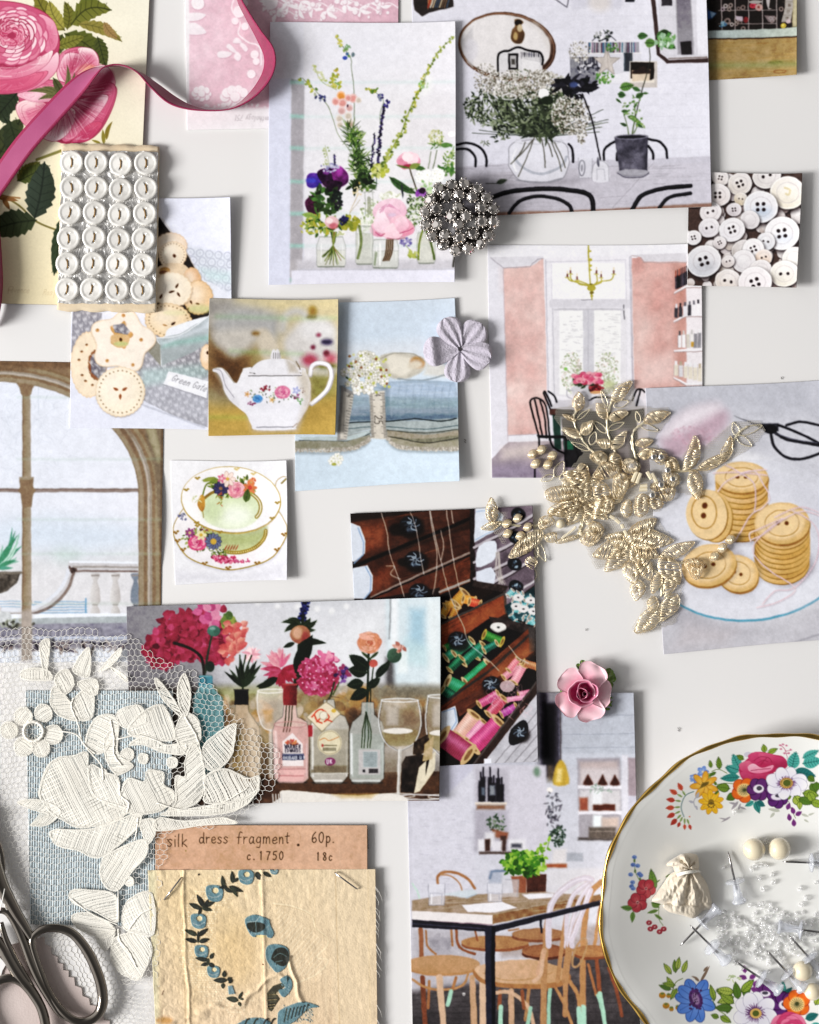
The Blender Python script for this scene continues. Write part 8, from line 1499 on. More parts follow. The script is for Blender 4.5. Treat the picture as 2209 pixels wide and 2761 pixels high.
pr('picture_print',pr_window(),.25,lambda u,v,X,Y: .05+1.1*u**6*np.clip(1-((v-.52)/.16)**2,0,1),'tall print of an arched brown window looking onto a pale stone balustrade',group=GP,wob=2)
pr('picture_print',pr_pinkroom(),.4,lambda u,v,X,Y: .1+1.2*u**5*np.clip(1-v*1.5,0,1),'print of a pink walled dining room with a yellow chandelier',group=GP,wob=3)
pr('picture_print',pr_cafe(),.35,curl(R_=2.0,tr=1.,n=.15),'large print of a cafe with bentwood chairs, long table and green basil',group=GP,wob=3)
pr('picture_print',pr_dining(),1.2,curl(R_=1.6,tr=1.2,B=.8,n=.15),'print of a glass vase bouquet on a grey table below an oval mirror',group=GP,wob=3)
pr('picture_print',pr_linen(),.45,curl(br=3.2,R_=1.0,n=.15),'pale blue print of folded linen tied with a tape measure and white blossom',group=GP,wob=3)
pr('picture_print',pr_biscuits(),.75,lambda u,v,X,Y: .1+3.2*u**5*np.clip(1-v*1.55,0,1),'print of pale biscuits in a tin and on grey patterned cloth',group=GP,wob=2)
pr('picture_print',pr_teacup(),.35,curl(R_=1.8,br=1.6,n=.15),'small square print of a gold rimmed floral teacup on its saucer',group=GP,wob=3)
pr('picture_print',pr_drawers(),1.1,curl(R_=1.6,br=2.2,n=.15),'print of wooden drawers full of green and pink thread spools',group=GP,wob=2)
pr('picture_print',pr_cookies(),1.0,curl(n=.15,L=.3),'print of stacked button shaped biscuits on a white plate',group=GP,wob=3)
pr('picture_print',pr_wild(),1.9,curl(R_=1.9,B=.3,L=.2,n=.15),'print of wildflowers, foxglove and peonies in glass jars on a shelf',group=GP,wob=3)
pr('picture_print',pr_buttons(),2.0,curl(R_=2.2,br=1.5,n=.1),'small square print of heaped white shirt buttons',group=GP,wob=2)
pr('picture_print',pr_teapot(),1.8,curl(R_=1.7,tr=1,n=.1),'small print of a white floral teapot against a blurred golden background',group=GP,wob=3)
pr('picture_print',pr_bottles(),1.9,curl(R_=1.6,tr=.8,B=.4,n=.1),'wide print of crimson flowers standing in glass bottles beside wine glasses',group=GP,wob=3)

# ---------------------------------------------------------------- blue ribbed fabric with a pinked edge
A_ = smooth_hm(5)
def f_blue(u,v,X,Y): return hz(A_,X,Y)/1.+.10*np.sin((X+Y*.012)*2*math.pi/6.6)+.25*np.sin(u*6)*np.cos(v*5)
cb = pr_blue(); surf('ribbed_fabric',cb,.45,'cloth','pale blue ribbed fabric swatch under the cream lace','fabric swatch',thick=.35,disp=f_blue,edge='paper')

# ---------------------------------------------------------------- polygon helpers
R = random.Random(7)
def inside(P,x,y):
 P = np.asarray(P,float); Q = np.roll(P,-1,0); c = False
 for (a,b),(d,e_) in zip(P,Q):
  if (b > y) != (e_ > y) and x < (d-a)*(y-b)/(e_-b)+a: c = not c
 return c
def scan(P,ang,step,jit=0.):
 """parallel segments of the polygon P at angle ang"""
 P = np.asarray(P,float); ca,sa = math.cos(math.radians(ang)),math.sin(math.radians(ang)); Rm = np.array([[ca,sa],[-sa,ca]]); Q = P@Rm.T; N = np.roll(Q,-1,0); out = []
 y = Q[:,1].min()+step*.5
 while y < Q[:,1].max():
  yy = y+R.uniform(-jit,jit)*step; xs = sorted((a[0]+(b[0]-a[0])*(yy-a[1])/(b[1]-a[1])) for a,b in zip(Q,N) if (a[1] > yy) != (b[1] > yy))
  for i in range(0,len(xs)-1,2): out.append((np.array([xs[i],yy])@Rm,np.array([xs[i+1],yy])@Rm))
  y += step
 return out
def hexes(poly,s,drop=0.):
 """edges of a honeycomb net clipped to poly (layout units,s = cell width)"""
 P = np.asarray(poly); lo,hi = P.min(0),P.max(0); a = s/math.sqrt(3); E = set(); K = lambda x,y: (round(x*2)/2,round(y*2)/2)
 for j in range(int((hi[1]-lo[1])/(1.5*a))+2):
  for i in range(int((hi[0]-lo[0])/s)+2):
   cx,cy = lo[0]+i*s+(s/2 if j % 2 else 0),lo[1]+j*1.5*a
   if not inside(P,cx,cy): continue
   C_ = [K(cx+a*math.sin(k*math.pi/3),cy+a*math.cos(k*math.pi/3)) for k in range(6)]
   for k in range(6): E.add(tuple(sorted((C_[k],C_[(k+1) % 6]))))
 return sorted(E)
def net(E,zf,w,wob=1.,seed=0):
 E = np.array(E); D = E[:,1]-E[:,0]; L = np.linalg.norm(D,axis=1)[:,None]+1e-6; N = np.stack([-D[:,1],D[:,0]],1)/L*w/2
 f = lambda p: p+wob*np.stack([np.sin(p[:,1]*.05+seed)+.6*np.sin(p[:,0]*.13),np.cos(p[:,0]*.043+seed)+.6*np.cos(p[:,1]*.11)],1)*3
 A,B = f(E[:,0]),f(E[:,1]); V2 = np.stack([A+N,B+N,B-N,A-N],1).reshape(-1,2); z = zf(V2[:,0],V2[:,1]); k = w*U*.5
 n = len(V2); V = np.stack([(V2[:,0]-W/2)*U,-(V2[:,1]-H/2)*U,z],1); mid = (A+B)/2
 Vt = np.repeat(np.stack([np.concatenate([A,B])[:,0],np.concatenate([A,B])[:,1]],1),1,0); zt = zf(Vt[:,0],Vt[:,1])+k*1.6; T = np.stack([(Vt[:,0]-W/2)*U,-(Vt[:,1]-H/2)*U,zt],1); m = len(A); i = np.arange(m)
 F = np.concatenate([np.stack([4*i,n+i,n+m+i,4*i+1],1),np.stack([n+i,4*i+3,4*i+2,n+m+i],1)])
 return np.concatenate([V,T]),F
def lift(P,z): P = np.asarray(P,float); return np.stack([(P[:,0]-W/2)*U,-(P[:,1]-H/2)*U,z*np.ones(len(P))],1)
def cord(b,P,zf,r,closed=True,k=5,sub=4,c=None,tw=0.):
 Q = spline(P,closed,sub); z = zf(Q[:,0],Q[:,1])+r*U*.6
 V = lift(Q,z)
 if tw: t = np.arange(len(Q)); V[:,0] += np.sin(t*1.9)*tw*U; V[:,2] += np.cos(t*1.9)*tw*U*.6
 b.tube(V,r*U,k,closed,c=c)

# ---------------------------------------------------------------- silk fragment stapled to its card
root = empty('fabric_sample_card',P3(720,2480,0),'buff card reading silk dress fragment, with a cream and blue woven silk swatch stapled on','sample card')
A_ = smooth_hm(4)
pcard = surf('card',pr_card(),2.6,'print','','',thick=1.6,parent=root,edge='board',step=1.6)
csk = pr_silk()
def dsilk(u,v,X,Y):
 k_ = sample(csk,X,Y); emb = .32*((k_[...,2] > k_[...,0]*1.05) | (k_.mean(-1) < .09))
 n = vnoise(u.shape[0],u.shape[1],26,5,4); n2 = vnoise(u.shape[0],u.shape[1],9,8,3,22); n3 = vnoise(u.shape[0],u.shape[1],60,9,3)
 return emb+1.1*np.abs(n-.5)*(1.2-u)+.18*n2+.9*np.exp(-((u-.62+.1*n3-.1*v)/.012)**2)*(v > .45)*(v < .7)+.5*np.exp(-((u-.17+.03*n3)/.008)**2)+.5*np.exp(-((u-.5)/.01)**2)+.9*(1-u)**12+.8*np.exp(-((v-.75+.5*(u-.4)+.2*n3)/.02)**2)*(u < .6)
surf('silk_swatch',csk,2.75,'cloth','','',thick=.3,disp=dsilk,parent=root,edge='cloth',step=1.35)
for a_,b_ in (((118,632),(238,478)),((1318,442),(1474,556))):
 b = MB(); p,q = np.array(vS(VK,*a_)),np.array(vS(VK,*b_)); b.tube(lift([p,p*.97+q*.03,p*.5+q*.5,p*.03+q*.97,q],np.array([3.4,4.3,4.6,4.3,3.4])*MM),2.2*U,8); b.build('staple',M['pin'],root)
b = MB(); b.tube([P3(*vS(VK,1549,150),.0014),P3(*vS(VK,1553,280),.0014)],2.2*U,8); b.sphere(P3(*vS(VK,1549,146),.0014),3.5*U); tag(b.build('dressmaking_pin',M['pin'],loc=P3(993,2240,0)),'short steel pin lying against the upper right edge of the buff sample card','pin')
b = MB()
for i in range(16): y = R.uniform(480,1500); x = 1604+(y-425)*.015; b.tube(lift([vS(VK,x-6,y),vS(VK,x+R.uniform(12,30),y+R.uniform(10,60)),vS(VK,x+R.uniform(10,46),y+R.uniform(60,120))],np.array([3.1,2.4,1.6])*MM),.5*U,4)
b.build('frayed_threads',M['tulle'],root)

# ---------------------------------------------------------------- cotton lace
LP = [[(220,110),(270,90),(265,200),(250,290),(225,200)],[(125,255),(200,240),(270,260),(275,305),(135,300)],[(400,230),(480,130),(490,250),(470,290),(410,270)],[(590,190),(655,130),(650,170),(600,230),(540,260),(560,230)],[(600,240),(640,250),(690,290),(680,310)],
 [(275,400),(300,340),(380,420),(430,520),(330,500),(285,450)],[(310,270),(370,250),(400,330),(350,380),(300,320)],[(420,320),(520,300),(525,380),(470,380)],[(390,430),(480,340),(510,400),(500,500),(440,520)],
 [(220,880),(290,740),(370,720),(470,700),(480,800),(520,930),(660,980),(700,1010),(560,1080),(420,1090),(300,1030),(240,960)],[(290,1110),(420,1110),(560,1090),(740,1020),(750,1080),(560,1250),(420,1220),(300,1180)],[(100,960),(230,950),(330,1010),(260,1080),(170,1080),(270,1030),(180,1000)],
 [(490,760),(570,800),(640,830),(650,940),(680,1000),(560,960),(490,880)],[(570,620),(640,560),(640,700),(720,760),(640,810),(580,740)],[(470,600),(530,500),(620,500),(640,580),(560,690),(480,680)],[(640,470),(760,440),(790,530),(690,560),(650,540)],[(690,580),(780,470),(880,440),(930,530),(940,620),(800,620)],
 [(700,650),(800,600),(900,650),(1000,640),(990,700),(880,690),(780,650)],[(660,900),(700,830),(780,850),(800,790),(880,800),(890,870),(940,900),(930,960),(840,1010),(720,1020),(670,960)],[(1000,740),(1050,640),(1100,760),(1105,880),(1060,960),(900,1010),(950,960),(950,820),(1000,820)],
 [(950,560),(1000,480),(1070,520),(1080,620),(1010,700),(950,620)],[(960,340),(1000,270),(1030,380),(1010,490),(970,440)],[(840,290),(900,350),(960,440),(980,500),(900,430),(860,370)],[(1090,700),(1130,620),(1260,540),(1270,580),(1250,700),(1180,780),(1110,770)],
 [(1110,820),(1220,780),(1330,830),(1390,820),(1390,890),(1300,950),(1120,960),(1110,900)],[(870,1020),(1100,980),(1300,940),(1390,890),(1340,960),(1240,1010),(1060,1030)],[(550,1290),(600,1230),(780,1160),(790,1240),(700,1350),(640,1430),(560,1400)],[(760,1060),(840,1050),(840,1130),(800,1180),(770,1120)],
 [(385,1440),(470,1430),(620,1460),(630,1600),(500,1540),(400,1500)],[(390,1570),(500,1560),(620,1640),(560,1690),(430,1640)],[(660,1600),(700,1480),(820,1450),(830,1660),(700,1650)],[(600,1760),(640,1680),(780,1660),(820,1760),(760,1900),(680,1890),(620,1840)],[(520,1680),(620,1660),(570,1760)],[(860,1040),(1000,1060),(1200,1040),(1270,1070),(1100,1080),(860,1110)]]
circ = lambda x,y,r,n=10,q=1.: [(x+r*math.cos(t*6.2832/n),y+r*q*math.sin(t*6.2832/n)) for t in range(n)]
LP += [circ(x,y,r) for x,y,r in ((130,500,48),(238,482,48),(55,575,46),(290,598,52),(130,665,50),(225,672,48),(775,725,28),(932,745,30),(690,705,36),(700,1385,26),(560,800,0.1+20))]
NP = [(-60,20),(250,30),(700,60),(800,150),(1000,260),(1120,300),(1280,520),(1500,680),(1490,830),(1400,950),(1250,1060),(900,1110),(850,1500),(850,1950),(700,1960),(560,1760),(420,1640),(330,1650),(200,1640),(120,1560),(60,1400),(-60,1250)]
A_ = smooth_hm(5); toL = lambda P: [vS(VJ,*p) for p in P]
zl = lambda x,y: (hz(A_,x,y)+.75+.35*np.sin(np.asarray(x)*.021)*np.cos(np.asarray(y)*.017))*MM
root = empty('cotton_lace',P3(300,2150,0),'cream cotton lace with rose motifs and open hexagonal net over the pale blue fabric','lace')
V,F = net(hexes(toL(NP),16.5),zl,1.25,1.3); mesh('net',V,F,M['tulle'],root)
NP2 = [(-60,300),(150,280),(260,900),(200,1640),(420,1640),(840,1960),(830,2200),(600,2200),(-60,1300)]
V,F = net([e_ for e_ in hexes(toL(NP2),15) if not inside(toL(NP),*e_[0])],lambda x,y: zl(x,y)-.0004,1.1,1.4,2); mesh('net',V,F,M['tulle'],root)
for n_,P in enumerate(LP):
 b = MB(); S_ = spline(toL(P),True,5); m = S_.mean(0); sz = np.ptp(S_,0).max(); d0 = (.35+.35*min(sz/150,1))
 zz = lambda x,y: zl(x,y)+(.30+.25*d0)*MM; an = (62+n_*23) % 180 if n_ % 3 else 64
 n__ = len(S_); S_ = np.array([m+(p-m)*(1+(.05 if sz > 60 else .02)*abs(math.sin(i*math.pi/6))) for i,p in enumerate(S_)])
 if sz > 26 and n_ not in (21,22,23,24):               # dense ground between the threads
  k = len(S_); Q = np.concatenate([m+(S_-m)*t for t in (.04,.35,.7,.98)]); b2 = MB(); b2.add(lift(Q,zz(Q[:,0],Q[:,1])-.04*MM),[(i*k+j,(i+1)*k+j,(i+1)*k+(j+1) % k,i*k+(j+1) % k) for i in range(3) for j in range(k)]+[tuple(range(k))[::-1]])
  b2.build('lace_ground',M['veil'],root)
 for a_,c_ in scan(S_,an,3.9,.3):                     # weft threads
  if sz > 60 and R.random() < .08: a_ = a_+(c_-a_)*R.uniform(.2,.6)
  L_ = np.linalg.norm(c_-a_)
  if L_ < 2: continue
  k = max(2,int(L_/14)+1); t = np.linspace(0,1,k+1)[:,None]; Q = a_*(1-t)+c_*t; w = R.uniform(2.3,3.7); nn = np.array([-(c_-a_)[1],(c_-a_)[0]])/L_*w/2; Q = Q+nn*.5*np.sin(t*9+n_)
  z = zz(Q[:,0],Q[:,1])+R.uniform(0,.05)*MM; Vv = np.concatenate([lift(Q+nn,z),lift(Q,z+.04*MM),lift(Q-nn,z)]); k += 1
  b.add(Vv,[(i,k+i,k+i+1,i+1) for i in range(k-1)]+[(k+i,2*k+i,2*k+i+1,k+i+1) for i in range(k-1)])
 for a_,c_ in scan(S_,an+90,11,.3):                     # sparse warp
  Q = np.array([a_,(a_+c_)/2,c_]); b.tube(lift(Q,zz(Q[:,0],Q[:,1])-.05*MM),.8*U,4)
 for i in range(0,len(S_)):                               # buttonhole stitched edge
  p,q = S_[i],S_[(i+1) % len(S_)]; L_ = np.linalg.norm(q-p); m_ = max(1,int(L_/2.3))
  for k in range(m_):
   a_ = p+(q-p)*(k+R.random()*.6)/m_; c_ = m-a_; c_ = a_+c_/(np.linalg.norm(c_)+1e-6)*R.uniform(5,8.5); nn = np.array([-(c_-a_)[1],(c_-a_)[0]]); nn = nn/(np.linalg.norm(nn)+1e-6)*1.15; a_ = a_-(c_-a_)*.12
   z = float(zz(a_[0],a_[1]))+.12*MM; b.add(np.concatenate([lift([a_+nn,c_+nn*.4],z),lift([a_*.6+c_*.4],z+.12*MM),lift([a_-nn,c_-nn*.4],z)]),[(0,2,1),(0,3,2),(2,3,4),(1,2,4)])
 cord(b,[(x+R.uniform(-2,2),y+R.uniform(-2,2)) for x,y in toL(P)],lambda x,y: zz(x,y)+.02*MM,.85,tw=1.3,sub=7)
 b.build('lace_petal',M['lace'],root)
for P in ([(400,400),(390,450),(425,540),(450,640),(520,700)],[(340,580),(420,600),(480,680),(550,760),(560,840)],[(690,1010),(700,960),(655,920),(650,850)],[(750,1040),(740,1120),(730,1160)],[(640,1430),(640,1600)],[(640,1640),(650,1700),(700,1760),(740,1840)],[(390,1480),(500,1560),(640,1620)],[(700,1640),(760,1560),(820,1530)],[(600,520),(620,620),(620,700),(660,760)],[(1000,500),(1060,600),(1090,700)],[(1110,960),(1200,960),(1340,880)],[(850,960),(1000,1000),(1200,990)],[(640,620),(760,600),(880,640)]): b = MB(); cord(b,toL(P),lambda x,y: zl(x,y)+.5*MM,1.9,False,tw=1.1,sub=8); cord(b,toL(P),lambda x,y: zl(x,y)+.4*MM,1.9,False,tw=-1.4,sub=7); b.build('stem_cord',M['lace'],root)
b = MB(); cord(b,toL(circ(185,580,52,12)),lambda x,y: zl(x,y)+.4*MM,4.5,tw=1.)
for i in range(14): t = i*.449; cord(b,toL([(185+30*math.cos(t),580+30*math.sin(t)),(185+46*math.cos(t),580+46*math.sin(t))]),lambda x,y: zl(x,y)+.4*MM,1.2,False,sub=1)
b.build('flower_ring',M['lace'],root)

# ---------------------------------------------------------------- pinked scraps and scissors
def zig(P,n,a):
 out = []
 for p,q in zip(P[:-1],P[1:]):
  p,q = np.array(p,float),np.array(q,float); d = q-p; L_ = np.linalg.norm(d); m = max(1,int(L_/n)); nn = np.array([d[1],-d[0]])/L_
  for i in range(m): out += [p+d*i/m,p+d*(i+.55)/m+nn*a]
 return out+[np.array(P[-1],float)]
def flat(name,P,z,th,mt,label,cat):
 P = [vS(VN,*p) for p in P]; n = len(P); V = np.concatenate([lift(P,z*MM),lift(P,(z-th)*MM)]); return tag(mesh(name,V,[tuple(range(n))[::-1]]+[(i,(i+1) % n,n+(i+1) % n,n+i) for i in range(n)]+[tuple(range(n,2*n))],M[mt],smooth=False,loc=P3(*np.mean(P,0))),label,cat)
flat('leather_scrap',zig([(540,1100),(700,1340),(900,1590),(1080,1840),(1330,2110)],105,-46)+[np.array(p) for p in ((1330,2300),(-80,2300),(-80,1250),(300,1150))],1.0,.8,'scrap','blush pink scrap with a zigzag pinked edge under the scissor handles','leather scrap')
flat('leather_scrap',[(-70,1300),(10,1345),(45,1380),(80,1430),(40,1500),(20,1570),(-70,1640)],1.9,.8,'paper','small white scrap left of the scissor handles at the photo edge','leather scrap')
root = empty('dressmaking_scissors',P3(120,2560,0),'large steel dressmaking scissors with looped handles, lying at the lower left corner','scissors')
def bar(name,Ps):
 b = MB()
 for P,r,cl in Ps:
  Q = spline([vS(VN,x,y) for x,y in P],cl,9); rr = np.interp(np.linspace(0,1,len(Q)),np.linspace(0,1,len(r)),r); b.tube(lift(Q,(5.2 if cl else 5.0)*MM),rr*U*1.12,16,cl,flat=.8)
 return b.build(name,M['steel'],root)
bar('handle',[([(430,1070),(530,990),(650,965),(800,985),(930,1060),(1060,1220),(1160,1410),(1240,1640),(1262,1850),(1210,2000),(1090,2085),(950,2090),(820,2010),(700,1870),(600,1700),(520,1500),(450,1300),(415,1160)],[9,10,11,12,13,13,13,12,11,10,9,8,8,9],True),
 ([(-60,150),(30,430),(130,620),(230,800),(330,960),(425,1120)],[20,19,16,14,12,9],False),([(-20,770),(60,760),(140,800),(230,940),(310,1130),(400,1370),(500,1590),(620,1800),(740,1990),(860,2060)],[7,8,10,11,11,12,12,11,9,7],False)])
bar('handle',[([(-80,980),(0,1120),(90,1260),(190,1440),(290,1590),(400,1720),(500,1880),(560,2040),(580,2200)],[9,12,14,14,14,13,12,12,12],False),([(-190,1790),(-90,1680),(0,1610),(110,1575),(220,1585),(330,1650),(430,1770),(520,1920),(570,2100),(600,2330),(540,2520),(400,2590),(230,2570),(60,2430),(-90,2220),(-190,2000)],[11,11,11,12,12,12,12,12,12,11],True),([(40,900),(90,1090),(180,1290),(290,1480),(420,1680)],[6,8,9,8,6],False)])
for x0,x1,z in ((-75,-900,5.6),(-40,-700,3.4)):
 b = MB(); Q = spline([vS(VN,x0+60,330),vS(VN,x0-40,60),vS(VN,x0-180,-330),vS(VN,x0*.4+x1*.6,-1400),vS(VN,x1,-2700)],False,8); b.tube(lift(Q,z*MM),np.interp(np.linspace(0,1,len(Q)),[0,.2,.4,1],[15,30,34,3])*U,12,flat=.09); b.build('blade',M['steel'],root)
b = MB(); b.lathe([(0,7.4),(24,7.4),(28,6.6),(28,2.5),(0,2.5)],u=20); b.V[0] = b.V[0]*np.array([U,U,MM])+P3(*vS(VN,-235,-340)); b.build('pivot_screw',M['steel'],root)
b = MB(); b.tube([P3(-30,2300,.006),P3(8,2386,.0065),P3(22,2440,.006),P3(60,2500,.0045),P3(88,2512,.003)],1.3*U,6); b.tube([P3(22,2388,.0078),P3(10,2446,.0078)],1.4*U,6); tag(b.build('loose_thread',M['tulle'],loc=P3(20,2400,0)),'white loose thread trailing across the scissor blade','thread')
HM[int(2500/HR)+40:,:int(260/HR)+40] += 5

# ---------------------------------------------------------------- card of pearl buttons
root = empty('button_card',P3(295,615,0),'ivory card of twenty four mother of pearl buttons sewn on silver foil','button card')
def blob(P,z,th,mt,name,par,crink=0.,step=4.):
 P = np.array(P,float); lo,hi = P.min(0),P.max(0)
 n = len(P); m = P.mean(0); rings = np.linspace(0,1,max(4,int(np.ptp(P,0).max()/2/step))); V = []; F = []
 for t in rings: V += [m+(p-m)*t for p in P]
 V = np.array(V); nz_ = np.array([pnoise((x*.07,y*.07,z))+.45*pnoise((x*.22,y*.22,z)) for x,y in V])*crink if crink else 0; Z = z*MM+nz_*MM; k = len(rings)
 F = [(i*n+j,i*n+(j+1) % n,(i+1)*n+(j+1) % n,(i+1)*n+j) for i in range(k-1) for j in range(n)]; V3 = np.concatenate([lift(V,Z),lift(P,(z-th)*MM)])
 F = [f[::-1] for f in F]; F += [((k-1)*n+j,(k-1)*n+(j+1) % n,k*n+(j+1) % n,k*n+j)[::-1] for j in range(n)]
 return mesh(name,V3,F,M[mt],par,smooth=not crink)
def edgepts(P,n,wob=0.,f=0.):
 out = []
 for p,q in zip(P,P[1:]+P[:1]):
  for i in range(n): t = i/n; out.append((p[0]+(q[0]-p[0])*t+R.uniform(-wob,wob),p[1]+(q[1]-p[1])*t+R.uniform(-wob,wob)+(f*abs(math.sin(t*math.pi*4)) if abs(q[0]-p[0]) > abs(q[1]-p[1]) else 0)*(-1 if q[0] > p[0] else 1)))
 return out
blob([vS(VA,*p) for p in edgepts([(385,893),(980,905),(962,1910),(357,1898)],40,1.5,10)],3.0,1.9,'cream','card',root,step=10)
blob([vS(VA,*p) for p in edgepts([(386,935),(975,940),(958,1862),(362,1858)],44,2.5,6)],3.5,.3,'foil','foil',root,crink=.32,step=2.5)
b = MB(); b.lathe([(0,.80),(.62,.82),(.72,.84),(.79,.98),(.92,1.02),(1,.8),(.98,.3),(.8,0),(0,0)],u=36); ub = np.concatenate(b.V)*np.array([5.1,5.1,1.6])*MM
def drill(o,holes,r):
 c = MB(); [c.lathe([(0,-.01),(r,-.01),(r,.01),(0,.01)],(x,y,0),12) for x,y in holes]; k = c.build('cutter',M['hole']); md = o.modifiers.new('b','BOOLEAN'); md.object = k; md.operation = 'DIFFERENCE'; md.solver = 'EXACT'
 me = bpy.data.meshes.new_from_object(o.evaluated_get(bpy.context.evaluated_depsgraph_get())); o.modifiers.clear(); o.data = me; bpy.data.objects.remove(k)
 me.polygons.foreach_set('use_smooth',np.ones(len(me.polygons),bool)); [me.materials.append(None) for _ in range(0)]
b0 = mesh('button',ub,b.F,M['pearlb']); drill(b0,[(0,.0016),(0,-.0016)],.0005)
b = MB(); b.tube([(0,.0016,-.0003),(0,.0016,.0010),(.0001,.0011,.0014),(.0001,-.0011,.0014),(0,-.0016,.0010),(0,-.0016,-.0003)],.00032,6); b.tube([(.0003,.0017,-.0003),(.0004,.0013,.0011),(-.0001,-.0012,.0012),(-.0003,-.0017,-.0003)],.00028,6); t0 = b.build('thread',M['thread'])
BX = [(452,1005),(600,1005),(750,1015),(902,1010),(450,1158),(600,1160),(748,1170),(902,1162),(440,1312),(590,1310),(742,1322),(896,1315),(432,1468),(586,1462),(738,1475),(887,1472),(425,1622),(580,1620),(730,1625),(885,1628),(423,1778),(572,1778),(725,1780),(880,1780)]
rl = np.array(root['_o'])
for i,p in enumerate(BX):
 q = P3(*vS(VA,*p),.0040)-rl; o = b0 if i == 0 else b0.copy(); t = t0 if i == 0 else t0.copy(); 
 if i: S.collection.objects.link(o); S.collection.objects.link(t); o.parent = root
 o.parent = root; o.location = q; o.rotation_euler = (R.uniform(-.07,.07),R.uniform(-.07,.07),R.uniform(-.22,.18)); t.parent = o

# ---------------------------------------------------------------- rhinestone brooch
bc = (1130+835/7.5,470+865/7.5); root = empty('rhinestone_brooch',P3(*bc,0),'round silver rhinestone brooch with a dark openwork centre, over two prints','brooch')
ST = [(400,290),(660,230),(925,190),(1170,290),(1370,470),(1500,690),(1500,970),(1410,1230),(1240,1400),(1000,1500),(740,1530),(490,1430),(270,1250),(140,1020),(130,760),(220,520),(560,450),(815,400),(1090,460),(1265,680),(1265,960),(1085,1190),(820,1290),(530,1230),(350,1010),(350,700),(800,660),(640,850),(960,850),(810,1020)]
b = MB()
for r in (1.,): b.tube([P3(bc[0]+78*math.cos(t),bc[1]+78*math.sin(t),.0052) for t in np.linspace(0,6.283,48,False)],16*U,10,True,flat=.5)
b.lathe([(0,.0048),(22*U,.0048),(26*U,.0068),(22*U,.0078),(0,.0078)],P3(*bc,0),20)
for a_ in (0,90,180,270): t = math.radians(a_); b.tube([P3(bc[0]+20*math.cos(t),bc[1]+20*math.sin(t),.007),P3(bc[0]+64*math.cos(t),bc[1]+64*math.sin(t),.0062)],4*U,8)
b.build('setting',M['dark'],root)
g = MB()
def gem(s,rr,hh):
 n = 8; ri = [(0,hh,1),(rr*.52,hh,n),(rr*.82,hh*.62,n*2),(rr,hh*.15,n),(rr*.9,-hh*.2,n)]; V = [(0,0,hh)]; 
 for k,(r,z,m) in enumerate(ri[1:]): V += [(r*math.cos(2*math.pi*(i+(.5 if k % 2 else 0))/n),r*math.sin(2*math.pi*(i+(.5 if k % 2 else 0))/n),z) for i in range(n)]
 F = [(0,1+i,1+(i+1) % n) for i in range(n)]
 for k in range(3):
  a_,c_ = 1+k*n,1+(k+1)*n
  for i in range(n):
   j = (i+1) % n
   F += [(a_+i,c_+i,a_+j),(c_+i,c_+j,a_+j)] if k % 2 == 0 else [(a_+i,c_+i,c_+j),(a_+i,c_+j,a_+j)]
 return s.add(V,F)
gem(g,15.5*U,9*U); gm = g.build('rhinestone',M['gem'],smooth=False); pr_ = MB()
for i in range(8): t = i*math.pi/4+.2; pr_.sphere((16*U*math.cos(t),16*U*math.sin(t),3.5*U),3.1*U,8,5)
pr_.lathe([(12*U,-9*U),(16.5*U,-4*U),(17*U,1*U),(15*U,2*U)],u=20); pm = pr_.build('prongs',M['prong'])
for i,(x,y) in enumerate(ST):
 q = np.array((bc[0]+(x-835)/7.5,bc[1]+(y-865)/7.5)); h_ = .0082 if i < 16 else (.0092 if i < 26 else .0098); o,t = (gm,pm) if i == 0 else (gm.copy(),pm.copy())
 if i: S.collection.objects.link(o); S.collection.objects.link(t); o.parent = root
 o.parent = root; o.location = PX(q[0],q[1],h_)-np.array(root['_o']); o.rotation_euler = (R.uniform(-.5,.5),R.uniform(-.5,.5),R.uniform(0,3)); t.parent = o

# ---------------------------------------------------------------- felt flower
fc = (1510,350); root = empty('felt_flower',P3(*vS(VF,*fc),0),'pale lilac felt flower with five ribbed petals beside the linen print','felt flower')
for (an,L_,w,z0,fold) in ((174,215,172,2.6,.9),(242,200,150,3.0,0),(311,192,160,2.2,0),(20,188,165,3.2,0),(97,195,152,2.2,0)):
 V = []; nu,nv = 40,34; ca,sa = math.cos(math.radians(an)),math.sin(math.radians(an))
 for sgn in (1,-1):
  for i in range(nv):
   for j in range(nu):
    u = i/(nv-1); v = j/(nu-1)*2-1; wd_ = w/2*max(.16,1.03*math.sin(min(1,u*.9+.16)*math.pi*.58))*(math.sqrt(max(0,1-max(0,(u-.62)/.38)**2.3)) if u > .62 else 1); x = 12+u*(L_-12); y = v*wd_
    gz = .42*math.sin(v*8.5+u)*(1-.45*u)*(1-abs(v)**6) if not fold else .35*math.sin(v*5+u*3)*(1-u)
    z = z0+sgn*.75*math.sqrt(max(0,1-abs(v)**4))*math.sqrt(max(.02,1-u**7))+gz+1.9*u*(1-.55*abs(v)**2)+.5*abs(v)+(1.8*math.exp(-((u-.72)/.14)**2)*fold)+.16*pnoise((x*.09,y*.09,an))
    V.append(P3(*vS(VF,fc[0]+x*ca-y*sa,fc[1]+x*sa+y*ca),max(z,.4)*MM))
 G = grid_faces(nu,nv); n = nu*nv; idx = np.arange(n).reshape(nv,nu); ring = np.concatenate([idx[0,:-1],idx[:-1,-1],idx[-1,:0:-1],idx[:0:-1,0]]); rr = np.roll(ring,-1)
 mesh('petal',V,np.concatenate([G[:,::-1],G+n,np.stack([ring,rr,rr+n,ring+n],1)]),M['felt'],root)

